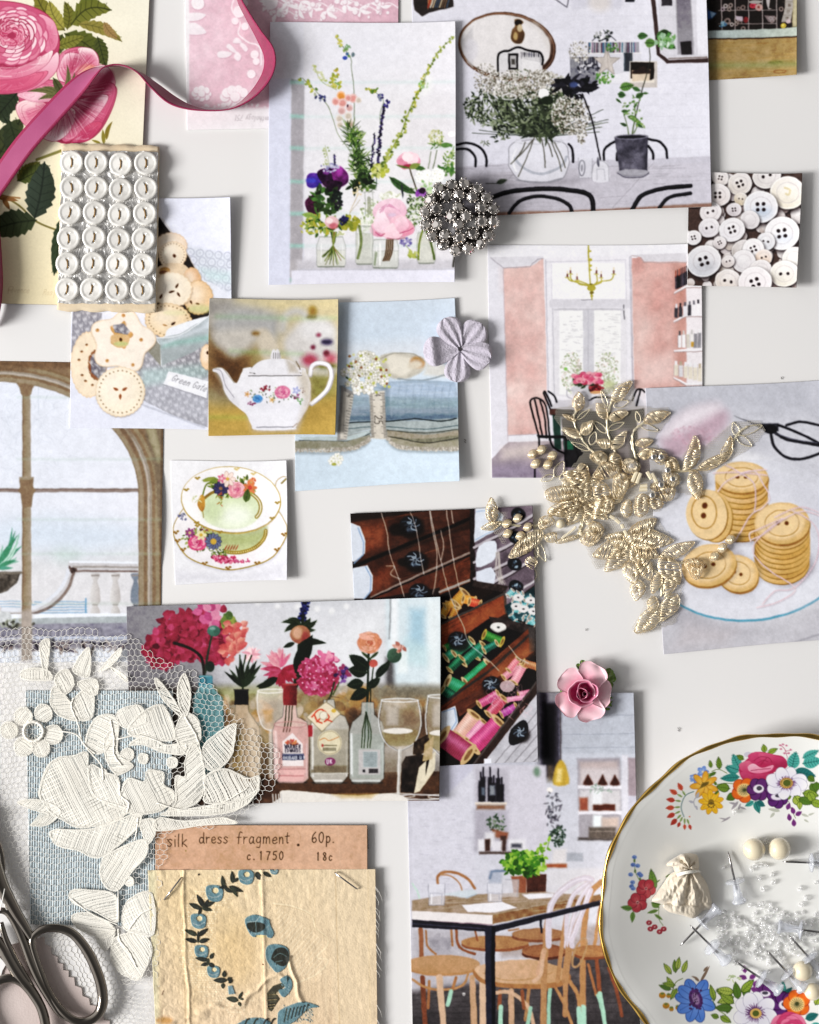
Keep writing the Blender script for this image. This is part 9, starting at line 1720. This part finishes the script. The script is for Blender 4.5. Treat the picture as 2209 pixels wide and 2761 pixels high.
# ---------------------------------------------------------------- porcelain rose
rc = (1480+700/7.84,1750+900/7.84); rr0 = P3(*rc,0); root = empty('porcelain_rose',rr0,'small pink porcelain rose with green leaves, above the cafe print','porcelain rose'); root.location = rr0
vR = (1480,1750,7.84)
def petal(name,cx,cy,an,w,L_,z0,z1,cup,c1,c2,col3=None):
 V = []; C_ = []; n = 18; ca,sa = math.cos(math.radians(an)),math.sin(math.radians(an)); c1,c2 = lin(c1),lin(c2)
 for s_ in (0,1):
  for i in range(n):
   for j in range(n):
    u = i/(n-1); v = j/(n-1)*2-1; ww = w/2*(.42+.62*math.sin(min(1,u*.8+.12)*math.pi*.62))*(math.sqrt(max(0,1-((u-.6)/.4)**2*.75)) if u > .6 else 1); x = u*L_; y = v*ww*(1+.03*math.sin(u*9))
    z = z0+(z1-z0)*u+cup*(v*v)*(.4+u*.6)+.35*math.sin(u*7+v*4+an)*u-(.9*max(0,u-.75)*4)**2*.8-s_*.55
    V.append(P3(*vS(vR,cx+x*ca-y*sa,cy+x*sa+y*ca),max(.3,z)*MM)); t = min(1,u*1.25+.25*abs(v)+.15*pnoise((x*.02,y*.02,an))); C_.append(c1*(1-t)+c2*t)
 G = grid_faces(n,n); m = n*n; idx = np.arange(m).reshape(n,n); ring = np.concatenate([idx[0,:-1],idx[:-1,-1],idx[-1,:0:-1],idx[:0:-1,0]]); r2 = np.roll(ring,-1)
 return mesh(name,V,np.concatenate([G[:,::-1],G+m,np.stack([ring,r2,r2+m,ring+m],1)]),M['rosec'],root,col=np.array(C_))
for a_ in ((720,800,-60,640,560,5.5,7.4,1.2),(640,830,-140,560,500,6,7.6,1.2),(620,940,142,600,510,5.2,7.0,1.4),(760,980,72,600,520,4.6,6.2,1.5),(820,880,8,600,470,4.8,5.6,1.6)): petal('petal',*a_,'d8608c','efc6cf')
def bowl(cx,cy,r,z0,h_,c1,c2,open_=0.,n=40,lean=0.):
 b_V = []; C_ = []; c1,c2 = lin(c1),lin(c2)
 prof = [(.25,0),(.55,.12),(.82,.45),(.95,.8),(1.03,1.),(1.10,.98),(1.04,.78),(.9,.4),(.6,.02),(.25,-.1)]
 for k,(pr0,pz) in enumerate(prof):
  for i in range(n):
   t = 6.2832*i/n; wv = 1+.05*math.sin(3*t+cx)+.025*math.sin(7*t+cy); hh = h_*(1+.18*math.sin(2*t+cx*.1)); b_V.append(P3(*vS(vR,cx+r*pr0*wv*math.cos(t)*(1+open_*.1),cy+r*pr0*wv*math.sin(t)),(z0+pz*hh+lean*math.cos(t))*MM)); q = 0 if k < 3 else ((pz-.2) if k < 6 else .8); q = min(1,max(0,q)); C_.append(c1*(1-q)+c2*q)
 F = [(k*n+i,k*n+(i+1) % n,(k+1)*n+(i+1) % n,(k+1)*n+i) for k in range(len(prof)-1) for i in range(n)]; mesh('petal',b_V,F,M['rosec'],root,col=np.array(C_))
bowl(665,895,268,6.2,4.6,'b43468','eab3c3'); bowl(775,860,205,7.2,4.4,'b02c60','e59ab4'); bowl(655,900,112,8.4,4.0,'8c1440','dd7f9f'); bowl(712,900,46,9.6,3.4,'7c1038','e48aa6')
for a_ in ((690,420,-85,120,200,2,4),(640,420,-110,90,130,2,3.4),(720,420,-60,80,150,2,3),(370,880,172,110,140,2,3.2),(1150,620,-50,190,260,1.4,3),(1120,640,-15,220,290,1.2,2.8),(1140,720,20,180,220,1.2,2.2),(1100,1120,30,170,230,1.4,2.6),(1120,1050,5,150,220,1.2,2.4),(720,1380,110,110,130,1.2,2),(800,1400,80,120,110,1.2,2),(880,1370,65,90,120,1.2,2)): petal('leaf',*a_,.8,'3c5c22','6a8a3c')

# ---------------------------------------------------------------- pink ribbon (velvet side out,snaking on its edge)
def ribbon(name,K,par,k=16):
 """K: (x,y,z centre mm,tilt deg) -- tilt 0 lies flat,90 stands on edge; half width 5 mm"""
 K = np.array(K,float); S2 = spline(K,False,k); n = len(S2); P = np.stack([(S2[:,0]-W/2)*U,-(S2[:,1]-H/2)*U,S2[:,2]*MM],1); T = np.gradient(P,axis=0); T[:,2] *= .4; T /= np.linalg.norm(T,axis=1)[:,None]; A = np.cross(T,[0,0,1.]); A /= np.linalg.norm(A,axis=1)[:,None]
 t = np.radians(S2[:,3])[:,None]; D = A*np.cos(t)+np.array([0,0,1.])*np.sin(t); N = np.cross(D,T); V = []; w = 9; hw = K[0][4]*MM if K.shape[1] > 4 else .0046
 hw = S2[:,4][:,None]*MM
 for s_ in (1,-1):
  for j in range(w): f = j/(w-1)*2-1; V.append(P+D*hw*f+N*(.00032*s_*(1 if 0 < j < w-1 else .8)))
 V = np.stack(V,1); V[:,:,2] = np.maximum(V[:,:,2],.0004); F = []; mi = []; m = 2*w; ring = list(range(w))+list(range(2*w-1,w-1,-1))
 for i in range(n-1):
  for q in range(m): a_,c_ = ring[q],ring[(q+1) % m]; F.append((i*m+a_,i*m+c_,(i+1)*m+c_,(i+1)*m+a_)); mi.append((2 if K[0][3] < 30 and i < n*.31 else 0) if q not in (0,w-2,w-1,w,m-2,m-1) else 1)
 return mesh(name,V.reshape(-1,3),F,[M['velvet'],M['ribedge'],M['satin']],par,mi,loc=P3(400,300,0))
A = lambda x,y: vS(VA,x,y)
K = [(*A(-260,1560),2.6,20,4.6),(*A(-120,1290),3,15,4.8),(*A(0,1115),3.4,12,4.8),(*A(160,900),5.0,10,4.8),(*A(330,715),6.4,12,4.8),(*A(480,560),7.4,22,4.7),(*A(580,470),7.6,50,4.6),(*A(660,428),6.8,78,4.6),(*A(760,420),6.2,84,4.6),(*A(860,460),6,80,4.6),(*A(960,545),5.6,66,4.6),(*A(1060,625),5.4,60,4.6),(*A(1170,672),5.6,70,4.6),(*A(1310,692),5.8,80,4.6),(*A(1440,672),6,75,4.6),(*A(1560,590),6.4,62,4.6),(*A(1645,470),7,55,4.6),(*A(1655,350),7,58,4.6),(*A(1590,230),6.8,72,4.6),(*A(1520,110),6.4,78,4.6),(*A(1470,10),6.2,80,4.6),(*A(1455,-90),6.2,80,4.6)]
o = tag(ribbon('satin_ribbon',K,None),'deep pink velvet ribbon winding across the rose card to the pink card','ribbon')
K = [(*A(-60,1280),5.6,74,4.4),(*A(-16,1420),5.6,76,4.4),(*A(0,1580),5.6,78,4.4),(*A(6,1740),5.6,78,4.4),(*A(-12,1900),5.6,76,4.4),(*A(-60,2000),5.6,70,4.4)]
tag(ribbon('satin_ribbon',K,None),'pink ribbon end showing at the left edge beside the rose card','ribbon')

# ---------------------------------------------------------------- beaded gold lace
VO,VP = (1400,1000,2.5368),(1280,1300,2.7823)
A_ = smooth_hm(3); zg = lambda x,y: (hz(A_,x,y)+.7)*MM
root = empty('gold_lace_applique',P3(1700,1330,0),'beaded gold embroidered lace motif lying between the pink room print and the biscuit print','lace motif')
q_ = lambda v,P: [vS(v,*p) for p in P]
GN = [q_(VO,P) for P in ([(260,260),(500,230),(560,130),(760,60),(790,240),(1010,260),(1040,300),(900,480),(1000,560),(1110,620),(1180,440),(1260,520),(1460,350),(1640,340),(1680,400),(1560,540),(1400,640),(1270,700),(1240,860),(1060,830),(960,950),(700,1000),(500,1060),(260,1000),(160,800),(150,700),(100,600),(180,500),(330,700),(450,560),(300,440),(250,320)],)]+[q_(VP,P) for P in ([(80,260),(180,220),(430,250),(500,420),(470,600),(480,740),(390,770),(370,560),(250,500),(170,400)],[(1400,560),(1560,720),(1540,900),(1500,1060),(1230,1140),(1180,1100),(1280,900),(1130,620),(900,640),(840,480),(1000,260),(1350,260),(1480,440)])]
for P in GN: V,F = net(hexes(P,5.4),zg,.75,.5); mesh('net',V,F,M['tulle2'],root)
def satin(P,ang,z0=.5,hh=.8,step=2.5,outline=True,name='leaf'):
 b = MB(); S_ = spline(P,True,4); zb = float(np.max(zg(S_[:,0],S_[:,1])))+z0*MM
 for a_,c_ in scan(S_,ang,step,.45):
  if R.random() < .06: continue
  L_ = np.linalg.norm(c_-a_)
  if L_ < 2.5: continue
  m = max(1,round(L_/22)); E = np.linspace(0,1,m+1)+np.r_[0,[R.uniform(-.2,.2)/m for _ in range(m-1)],0] if m > 1 else np.array([0,1.])
  for s_,e_ in zip(E[:-1],E[1:]):
   Q = np.array([a_+(c_-a_)*(s_+(e_-s_)*t) for t in (0,.22,.5,.78,1)])+np.array([[R.uniform(-1.2,1.2),R.uniform(-1.2,1.2)] for _ in range(5)]); h2 = hh*min(1,L_*(e_-s_)/16); mid = math.sin(math.pi*(s_+e_)/2)*.6*hh*(m > 1)
   b.tube(lift(Q,zb+np.array([0,h2*.75,h2,h2*.75,0])*MM+mid*MM),R.uniform(.7,1.3)*U,5,cap=False)
 if outline: cord(b,P,lambda x,y: zb+.1*MM+0*np.asarray(x),1.05,tw=1.3,sub=6); cord(b,[(p[0]+R.uniform(-3.5,3.5),p[1]+R.uniform(-3.5,3.5)) for p in P],lambda x,y: zb+.4*MM+0*np.asarray(x),.7,tw=.8,sub=5)
 return b.build(name,M['zari'],root)
def lf(v,a_,t_,w,open_=False,bend=0.):
 a_,t_ = np.array(vS(v,*a_)),np.array(vS(v,*t_)); w = w*1.02/v[2]; d = t_-a_; a_ = a_-d*.06; d = d*1.08; L_ = np.linalg.norm(d); n = np.array([-d[1],d[0]])/L_; sh = [(.0,.0),(.2,.42),(.5,.52),(.8,.3),(1,0),(.8,-.3),(.5,-.52),(.2,-.42)]
 P = [tuple(a_+d*u+n*(w*s_+bend*L_*math.sin(math.pi*u))) for u,s_ in sh]; an = math.degrees(math.atan2(d[1],d[0]))
 if open_: b = MB(); cord(b,P,zg,1.3,tw=.9,sub=6); b.build('loop',M['zaric'],root)
 else: satin(P,an+R.choice((52,-52,60)))
for a_ in (((640,200),(760,75),75),((400,265),(410,150),78),((590,320),(530,225),62),((620,325),(738,285),62),((640,530),(730,415),60),((625,510),(530,480),58),((430,430),(500,345),66),((410,450),(300,395),52),((860,340),(1020,290),72),((800,500),(910,480),56),((820,580),(920,545),58),((1130,670),(1195,450),84,False,.12),((1230,665),(1420,560),62,False,.06),((1370,620),(1440,450),62,False,.08),((430,900),(300,745),90),((430,900),(470,720),84),((440,910),(600,1010),86),((430,930),(330,1050),90),((640,900),(710,800),74),((430,900),(540,880),60),((420,640),(450,740),70),((1010,600),(1090,680),70),((880,590),(830,560),60),((400,760),(330,700),60),((480,960),(470,1050),70),((760,720),(740,800),80),((560,700),(500,760),60),((900,790),(990,800),60),((1190,690),(1215,875),95),((380,340),(300,300),28)): lf(VO,*a_)
for a_ in (((615,400),(715,355),36,1),((600,240),(560,140),26,1),((650,240),(745,210),46,1),((470,540),(360,490),30,1),((400,330),(480,265),24,1),((490,500),(520,420),46,1),((590,420),(510,345),40,1),((830,370),(945,410),36,1),((820,350),(800,280),30,1),((1490,440),(1460,355),44,1),((1500,430),(1655,375),48,1),((1490,450),(1585,515),48,1),((230,720),(150,750),40,1),((250,720),(300,620),60,1),((280,740),(330,690),30,1)): lf(VO,*a_)
for a_ in (((130,290),(125,120),84),((180,310),(50,350),56),((490,380),(265,565),110),((415,560),(430,650),80),((1150,430),(1355,280),120),((1160,430),(1475,435),140),((1190,470),(1375,560),110),((1150,440),(980,410),90),((1150,460),(890,550),130),((1160,480),(985,665),130),((1150,600),(1200,760),110),((1240,560),(1310,730),110),((1230,740),(1205,885),100),((1400,560),(1640,455),90),((1400,570),(1530,760),140),((1480,700),(1430,860),84),((1505,850),(1390,1035),110),((1385,690),(1330,830),74),((1340,860),(1325,980),76),((1375,960),(1205,1125),124),((1180,480),(1240,640),80)): lf(VP,*a_)
for a_ in (((430,650),(430,750),60,1),((460,450),(530,590),50,1),((440,450),(470,560),40,1)): lf(VP,*a_)
for v,P in ((VO,[(490,570),(560,550),(600,600),(560,640),(500,610)]),(VO,[(610,600),(650,560),(695,600),(690,690),(640,660)]),(VO,[(510,700),(600,620),(690,700),(600,740),(530,730)]),(VO,[(180,820),(280,790),(400,800),(420,860),(250,900),(190,870)]),(VO,[(300,700),(400,680),(480,700),(450,800),(380,790)]),(VO,[(510,790),(570,765),(620,820),(600,900),(520,870)]),(VO,[(560,900),(640,870),(640,950),(580,980),(540,950)]),(VO,[(190,960),(300,890),(400,900),(420,930),(300,990)]),(VO,[(650,720),(720,700),(750,770),(700,870),(640,860)]),(VO,[(880,560),(970,540),(1010,590),(960,640)]),(VO,[(1000,620),(1060,610),(1085,670),(1020,690)]),(VO,[(990,700),(1080,710),(1080,780),(1010,790)]),(VO,[(960,790),(1060,800),(1040,880),(970,880)]),(VO,[(890,850),(960,870),(980,920),(920,945),(880,910)]),(VO,[(800,860),(870,850),(880,950),(830,1000),(790,970)]),(VO,[(710,900),(760,890),(770,970),(730,1000),(695,960)]),(VO,[(710,620),(760,600),(820,640),(800,700),(720,690)]),(VP,[(490,280),(560,250),(600,300),(540,340),(490,350)]),(VP,[(520,400),(600,380),(610,440),(550,450)]),(VP,[(610,440),(740,400),(770,420),(640,460)]),(VP,[(550,230),(640,190),(780,200),(700,260),(600,250)]),(VP,[(800,420),(880,300),(960,330),(950,410),(870,480),(810,460)]),(VP,[(880,270),(980,240),(1020,190),(1030,110),(930,130)]),(VP,[(640,150),(700,120),(790,140),(780,190),(680,190)]),(VP,[(1570,600),(1650,575),(1715,610),(1690,700),(1640,725)])): satin(q_(v,P),R.choice((-10,15,60,120)),hh=1.7,name='petal')
for v,P in ((VO,[(650,560),(610,450),(600,340),(625,220),(650,180)]),(VO,[(500,560),(420,450),(375,340),(395,260)]),(VO,[(800,600),(770,500),(790,410),(850,350)]),(VO,[(1060,690),(1220,680),(1350,620),(1430,540),(1490,440),(1560,380)]),(VO,[(500,560),(560,620),(640,640)]),(VO,[(420,900),(440,800),(500,720)]),(VP,[(800,150),(820,240),(790,350),(760,420)]),(VP,[(1150,420),(1200,560),(1300,640),(1390,700),(1400,860)]),(VP,[(180,300),(300,320),(440,330),(520,300)]),(VP,[(1380,560),(1500,600),(1570,600)])):
 b = MB(); [cord(b,[(x+R.uniform(-3,3),y+R.uniform(-3,3)) for x,y in q_(v,P)],zg,1.9,False,tw=1.3,sub=8) for _ in range(3)]; b.build('stem',M['zaric'],root)
def knob(x,y,r,mt='zari',name='knot',sz=.7):
 b = MB(); p = P3(x,y,float(zg(x,y))+r*U*.5)
 if mt == 'zari':
  for i in range(7): t = (i-3)/3.6; k = math.sqrt(1-t*t); b.tube([p+np.array([t*r*U+.2*r*U*math.cos(a_),k*r*U*math.cos(a_),k*r*U*.8*math.sin(a_)]) for a_ in np.linspace(-.2,3.34,9)],r*.17*U,5,cap=False)
 else: b.sphere(p,r*U,16,10,sz)
 b.build(name,M[mt],root)
for v,x,y,r in [(VO,x,y,14) for x,y in ((150,540),(90,570),(225,580),(110,635),(195,640))]+[(VP,x,y,13) for x,y in ((240,310),(320,270),(395,335),(245,385),(340,400),(890,370))]+[(VH,x,y,14) for x,y in ((1195,965),(1235,922),(1275,880))]: knob(*vS(v,x,y),r*.86)
for v,x,y,r,m in ((VP,640,312,13,'pearl'),(VP,750,72,9,'pearl'),(VP,925,165,11,'pearl'),(VP,885,372,11,'pearl'),(VO,388,832,8,'pearl'),(VO,540,912,9,'pearl'),(VO,770,650,15,'glass'),(VP,795,385,6,'pearl'),(VP,1325,105,8,'pearl')): knob(*vS(v,x,y),r,m,'bead',.9)
def bugle(x0,y0,x1,y1,r,m='pearl',k=6): b = MB(); b.tube([P3(x0,y0,float(zg(x0,y0))+r*U+.001),P3(x1,y1,float(zg(x1,y1))+r*U+.001)],r*U,k); o = b.build('bead',M[m],root,smooth=k > 8)
for a_ in ((1010,250,1045,272),(1052,276,1085,305),(1100,315,1112,345),(1120,360,1140,400)): bugle(*vS(VP,*a_[:2]),*vS(VP,*a_[2:]),5)
for a_ in ((770,760,800,690),(800,770,825,700),(870,690,900,740),(900,700,935,760),(820,790,870,785),(815,812,870,810),(960,590,990,620),(935,575,950,605)): bugle(*vS(VO,*a_[:2]),*vS(VO,*a_[2:]),5.5,'gem' if a_[0] > 920 else 'pearl',6)
for i in range(26): t = i/25; x,y = ((590+t*160,225+18*math.sin(t*9)) if i < 13 else (700+60*math.sin(t*4),250+t*170)); p = vS(VP,x,y); bugle(p[0],p[1]-3,p[0]+1,p[1]+3,2.6,k=8)
for x,y in ((915,590),(965,590),(1045,740),(965,780),(905,850),(1010,680)): b = MB(); gem(b,10*U,6*U); b.V[-1] = b.V[-1]+P3(*vS(VO,x,y),float(zg(*vS(VO,x,y)))+.0022); b.build('crystal',M['silver'],root,smooth=False)

# ---------------------------------------------------------------- saucer
DC = (2098.,2458.); RZ = 15.5
dk = (CH-RZ*MM)/CH; dc = P3(*DC)*dk; root = empty('china_saucer',(dc[0],dc[1],0),'white china saucer with a gold rim and bright flower sprays, holding beads and pins','saucer'); ro = np.array([dc[0],dc[1],0])
def rim(t): return 478+2.6*math.sin(9*t+.6)+1.6*math.sin(17*t)-11*math.exp(-((t-2.45)/.3)**2)
prof = [(0,2.6),(.15,2.6),(.3,2.62),(.42,2.75),(.50,3.3),(.60,5.2),(.72,8.2),(.84,11.4),(.94,14.2),(1.,RZ)]
pr_r = np.linspace(0,1,250); pz = np.interp(pr_r,[p[0] for p in prof],[p[1] for p in prof]); pz = np.convolve(np.pad(pz,12,mode='edge'),np.ones(25)/25,'valid'); pz[-12:] = np.interp(pr_r[-12:],[p[0] for p in prof],[p[1] for p in prof])
NT = 1100; cdish = pr_dish(); V = []; th = np.arange(NT)*2*math.pi/NT; rm = np.array([rim(t) for t in th])*U*dk
for r_,z in zip(pr_r[1:],pz[1:]): V.append(np.stack([ro[0]+rm*r_*np.cos(th),ro[1]-rm*r_*np.sin(th),np.full(NT,z*MM)+.0004*r_**6*np.sin(9*th)],1))
V = np.concatenate(V); ax = V[:,0]*CH/(CH-V[:,2])/U+W/2; ay = -V[:,1]*CH/(CH-V[:,2])/U+H/2; colr = np.clip(sample(cdish,ax,ay),0,.86)
nr = len(pr_r)-1; i,j = np.meshgrid(np.arange(nr-1),np.arange(NT),indexing='ij'); a_ = (i*NT+j).ravel(); c_ = (i*NT+(j+1) % NT).ravel(); F = np.stack([a_,a_+NT,c_+NT,c_],1)
F = F[:,::-1]; ce = len(V); V = np.concatenate([V,[[ro[0],ro[1],.0026]]]); colr = np.concatenate([colr,[colr[0]]]); F = np.concatenate([F,[[j,ce,(j+2) % NT,(j+1) % NT] for j in range(0,NT,2)]])
UD = []; 
for r_,z in ((1.0,RZ-1.4),(.8,8.4),(.62,3.6),(.55,.2),(.5,.2),(.5,1.2),(.02,1.2)): UD.append(np.stack([ro[0]+rm*r_*np.cos(th),ro[1]-rm*r_*np.sin(th),np.full(NT,z*MM)],1))
b0_ = len(V); V = np.concatenate([V]+UD); colr = np.concatenate([colr,np.tile(lin('f1efeb'),(len(V)-b0_,1))]); jj = np.arange(NT); j2 = (jj+1) % NT; rows = [(nr-1)*NT]+[b0_+k*NT for k in range(7)]
F = np.concatenate([F]+[np.stack([p+jj,p+j2,q+j2,q+jj],1)[:,::-1] for p,q in zip(rows[:-1],rows[1:])])
root['_o'] = list(map(float,ro)); mesh('dish',V,F,M['china'],root,col=colr)
b = MB(); tt = np.arange(360)*2*math.pi/360; b.tube([(ro[0]+rim(t)*U*dk*math.cos(t),ro[1]-rim(t)*U*dk*math.sin(t),(RZ-.5+.4*math.sin(9*t))*MM) for t in tt],np.array([5.6+1.1*math.sin(t*31)+.8*math.sin(t*13) for t in tt])*U,10,True); b.build('gold_rim',M['gold'],root)
def dz(x,y):      # dish floor height (m) under a layout point
 r_ = math.hypot(x-DC[0],y-DC[1])/478; return float(np.interp(min(r_,1),pr_r,pz))*MM
def QM(x,y,h=0.): X_,Y_ = vS(VM,x,y); return PX(X_,Y_,dz(X_,Y_)+h)
# pearls
for (x,y,r,lb) in ((1152,905,80,'left one of the two large cream pearls in the saucer'),(1334,900,80,'right one of the two large cream pearls in the saucer'),(1500,1775,72,'golden pearl under the push pins near the blue and white flowers of the saucer'),(1575,1925,62,'small white pearl beside the golden pearl at the right edge')):
 r *= U/VM[2]; b = MB(); p = QM(x,y,r); b.sphere(p,r,32,20); tag(b.build('pearl',M['pearl'],loc=p),lb,'pearl','loose pearls in the saucer')
# seed beads
def donut(r,q,u=14,v=9):
 b = MB(); V = [((r-q+q*math.cos(a_))*math.cos(t),(r-q+q*math.cos(a_))*math.sin(t),q*1.15*math.sin(a_)) for t in np.arange(u)*2*math.pi/u for a_ in np.arange(v)*2*math.pi/v]; F = [(i*v+j,((i+1) % u)*v+j,((i+1) % u)*v+(j+1) % v,i*v+(j+1) % v) for i in range(u) for j in range(v)]; b.add(V,F); return b
BD = [(x,y,1.25) for x,y in ((935,1035),(1160,1020),(1240,1020),(1190,1110),(1280,1085),(1215,1190),(1290,1140),(1010,635),(1480,1185),(1520,1255),(1490,1300),(1600,1140),(1135,1045),(1200,1015),(1240,845))]
for it in range(9000):
 if len(BD) >= 215: break
 x,y = R.gauss(1230,230),R.gauss(1515,135); g_ = 18 if len(BD) < 200 else 13
 if 860 < x < 1640 and 1270 < y < 1840 and y > 1230+abs(x-1010)*.2 and ((x-1250)/420)**2+((y-1510)/280)**2 < 1 and all((x-p[0])**2+(y-p[1])**2 > g_*g_ for p in BD[15:]): BD.append((x,y,R.uniform(.85,1.12)))
BL = ['clear seed bead left of the upright push pin','clear seed bead just under the left pearl','clear seed bead below the gap between the pearls','clear seed bead in the small group below the pearls, left','clear seed bead in the small group below the pearls, upper right','lowest clear seed bead of the group below the pearls','clear seed bead in the group below the pearls, far right','lone clear seed bead by the grey leaf under the yellow flowers','clear seed bead alone, upper one right of the pearl group','larger clear bead above the right of the pile','clear bead just above the pile under the larger bead','clear seed bead by the right edge below the horizontal pin','clear seed bead beside the left pearl foot','clear seed bead touching another below the pearls','clear seed bead squeezed between the two pearls']
sb = donut(1.05*MM,.42*MM).build('seed_bead',M['glass']); 
for i,(x,y,s_) in enumerate(BD):
 o = sb if i == 0 else sb.copy()
 if i: S.collection.objects.link(o)
 o.location = QM(x,y,.00085*s_+(.0009 if i > 150 else 0)); o.scale = (s_,)*3; o.rotation_euler = (R.uniform(-1.2,1.2),R.uniform(-1.2,1.2),R.uniform(0,3)); big = i < 15
 tag(o,BL[i] if big else 'tiny clear glass seed bead in the glittering pile between the push pins','seed bead','clear seed beads in the saucer')
# push pins: needle tip,needle root,head (VM coordinates)
PN = [((965,915),(1018,1145),(1045,1275),'with its needle pointing up between the cloth pouch and the pearls'),((1355,992),(1575,1000),(1700,1002),'with its needle pointing left just below the pearls'),((622,1597),(788,1425),(880,1335),'half under the cloth pouch, needle pointing down left'),((692,1445),(860,1612),(955,1705),'crossing another pin below the cloth pouch'),((1015,1705),(1215,1838),(1320,1905),'nearest the blue daisy, needle pointing up left'),((1240,1625),(1405,1800),(1500,1900),'second up from the blue daisy in the lower row'),((1398,1515),(1556,1690),(1640,1800),'just above the golden pearl'),((1690,1505),(1475,1480),(1370,1465),'lying flat at the right end of the bead pile')]
for k,(tip,rt,hd,lb) in enumerate(PN):
 h_ = 3.9*MM; T_,R_,H_ = QM(*tip,.0012+(.003 if k in (3,) else 0)),QM(*rt,h_+(.0015 if k == 3 else 0)),QM(*hd,h_-.0006); d = H_-R_; d = d/np.linalg.norm(d); zt = np.array(Vector(d).to_track_quat('Z','Y').to_matrix()); pin_ = empty('push_pin',R_,'clear plastic push pin '+lb,'push pin','clear push pins in the saucer')
 b = MB(); e_ = T_-R_; L_ = np.linalg.norm(e_); b.tube([R_-e_/L_*.003,R_+e_*.86,T_],np.array([.00050,.00048,.00006]),10); b.build('needle',M['pin'],pin_)
 b = MB(); k_ = MM; b.lathe([(0,-1.6*k_),(1.3*k_,-1.6*k_),(4.1*k_,-1.0*k_),(4.2*k_,-.4*k_),(1.6*k_,.2*k_),(1.45*k_,1*k_),(1.7*k_,4*k_),(2.2*k_,7*k_),(3.0*k_,7.6*k_),(3.1*k_,8.6*k_),(2.7*k_,9*k_),(0,9*k_)],R_,24,zt); b.build('head',M['plastic'],pin_)
# tied cloth pouch
OUT = [(560,1075),(500,1150),(455,1215),(420,1275),(500,1300),(540,1350),(640,1375),(720,1397),(790,1345),(850,1325),(845,1260),(820,1160),(780,1095),(742,1055),(660,1040)]
root = empty('cloth_pouch',QM(660,1200),'tiny cream cloth bundle tied at its neck with thread, in the saucer','cloth pouch')
def lump(name,OUT,c0,hh,foldn,mt,seed,base=0.,parts=60):
 Q = spline(OUT,True,8); n = len(Q); V = []; m = np.array(c0)
 for t in np.linspace(1,0,parts):
  for i,p in enumerate(Q):
   x,y = m+(p-m)*t; an = math.atan2(y-1040,x-690); f = math.sin(an*foldn+seed)*.5+.5*math.sin(an*foldn*2.3+1)+.7*pnoise((x*.012,y*.004,seed)); f += .5*pnoise((x*.05,y*.03,seed))
   z = hh*(max(0,1-t**2.6))**.5*(1+.16*f)+.35*f*(1-t**8); V.append(QM(x,y,(max(0,z)+base+.1)*MM))
 F = [(k*n+i,k*n+(i+1) % n,(k+1)*n+(i+1) % n,(k+1)*n+i) for k in range(parts-1) for i in range(n)]; mesh(name,V,[f for f in F],M[mt],root)
lump('skirt',OUT,(680,1215),8.5,6,'muslin',2); lump('hem_fold',[(500,1300),(600,1290),(740,1298),(765,1345),(720,1398),(640,1378),(540,1352)],(640,1335),2.6,6,'muslin',5,5.2,24)
lump('knot',[(530,1000),(590,960),(640,935),(720,935),(752,960),(755,1050),(700,1068),(600,1082),(570,1030),(530,1025)],(660,1010),9.0,4,'muslin',9,1.5)
b = MB(); b.tube([QM(600,1085,.006),QM(640,1072,.0105),(QM(690,1062,.0118)),QM(740,1058,.0095),QM(765,1066,.005)],3*U,8); b.tube([QM(605,1095,.006),QM(645,1080,.0105),(QM(690,1070,.0118)),QM(740,1066,.0095)],2.6*U,8); b.build('tie',M['lace'],root)

# ---------------------------------------------------------------- specks of lint
for x,y,w,lb in ((*vS(VM,610,45),5,'tiny curled dark fibre on the white table above the saucer'),(*vS(VP,835,1107),2.5,'dark speck on the white table left of the gold lace tip'),(*vS(VF,1540,882),5,'tiny dark fibre on the table right of the linen print'),(*vS(VD,1533,1088),3,'dark speck on the table above the biscuit plate print')):
 b = MB(); b.tube([P3(x-w*.5,y-w,.0004),P3(x+w*.5,y-w*.3,.0006),P3(x-w*.3,y+w*.4,.0004),P3(x+w*.5,y+w,.0004)],.9*U,5); tag(b.build('lint',M['lint'],loc=P3(x,y,0)),lb,'lint')
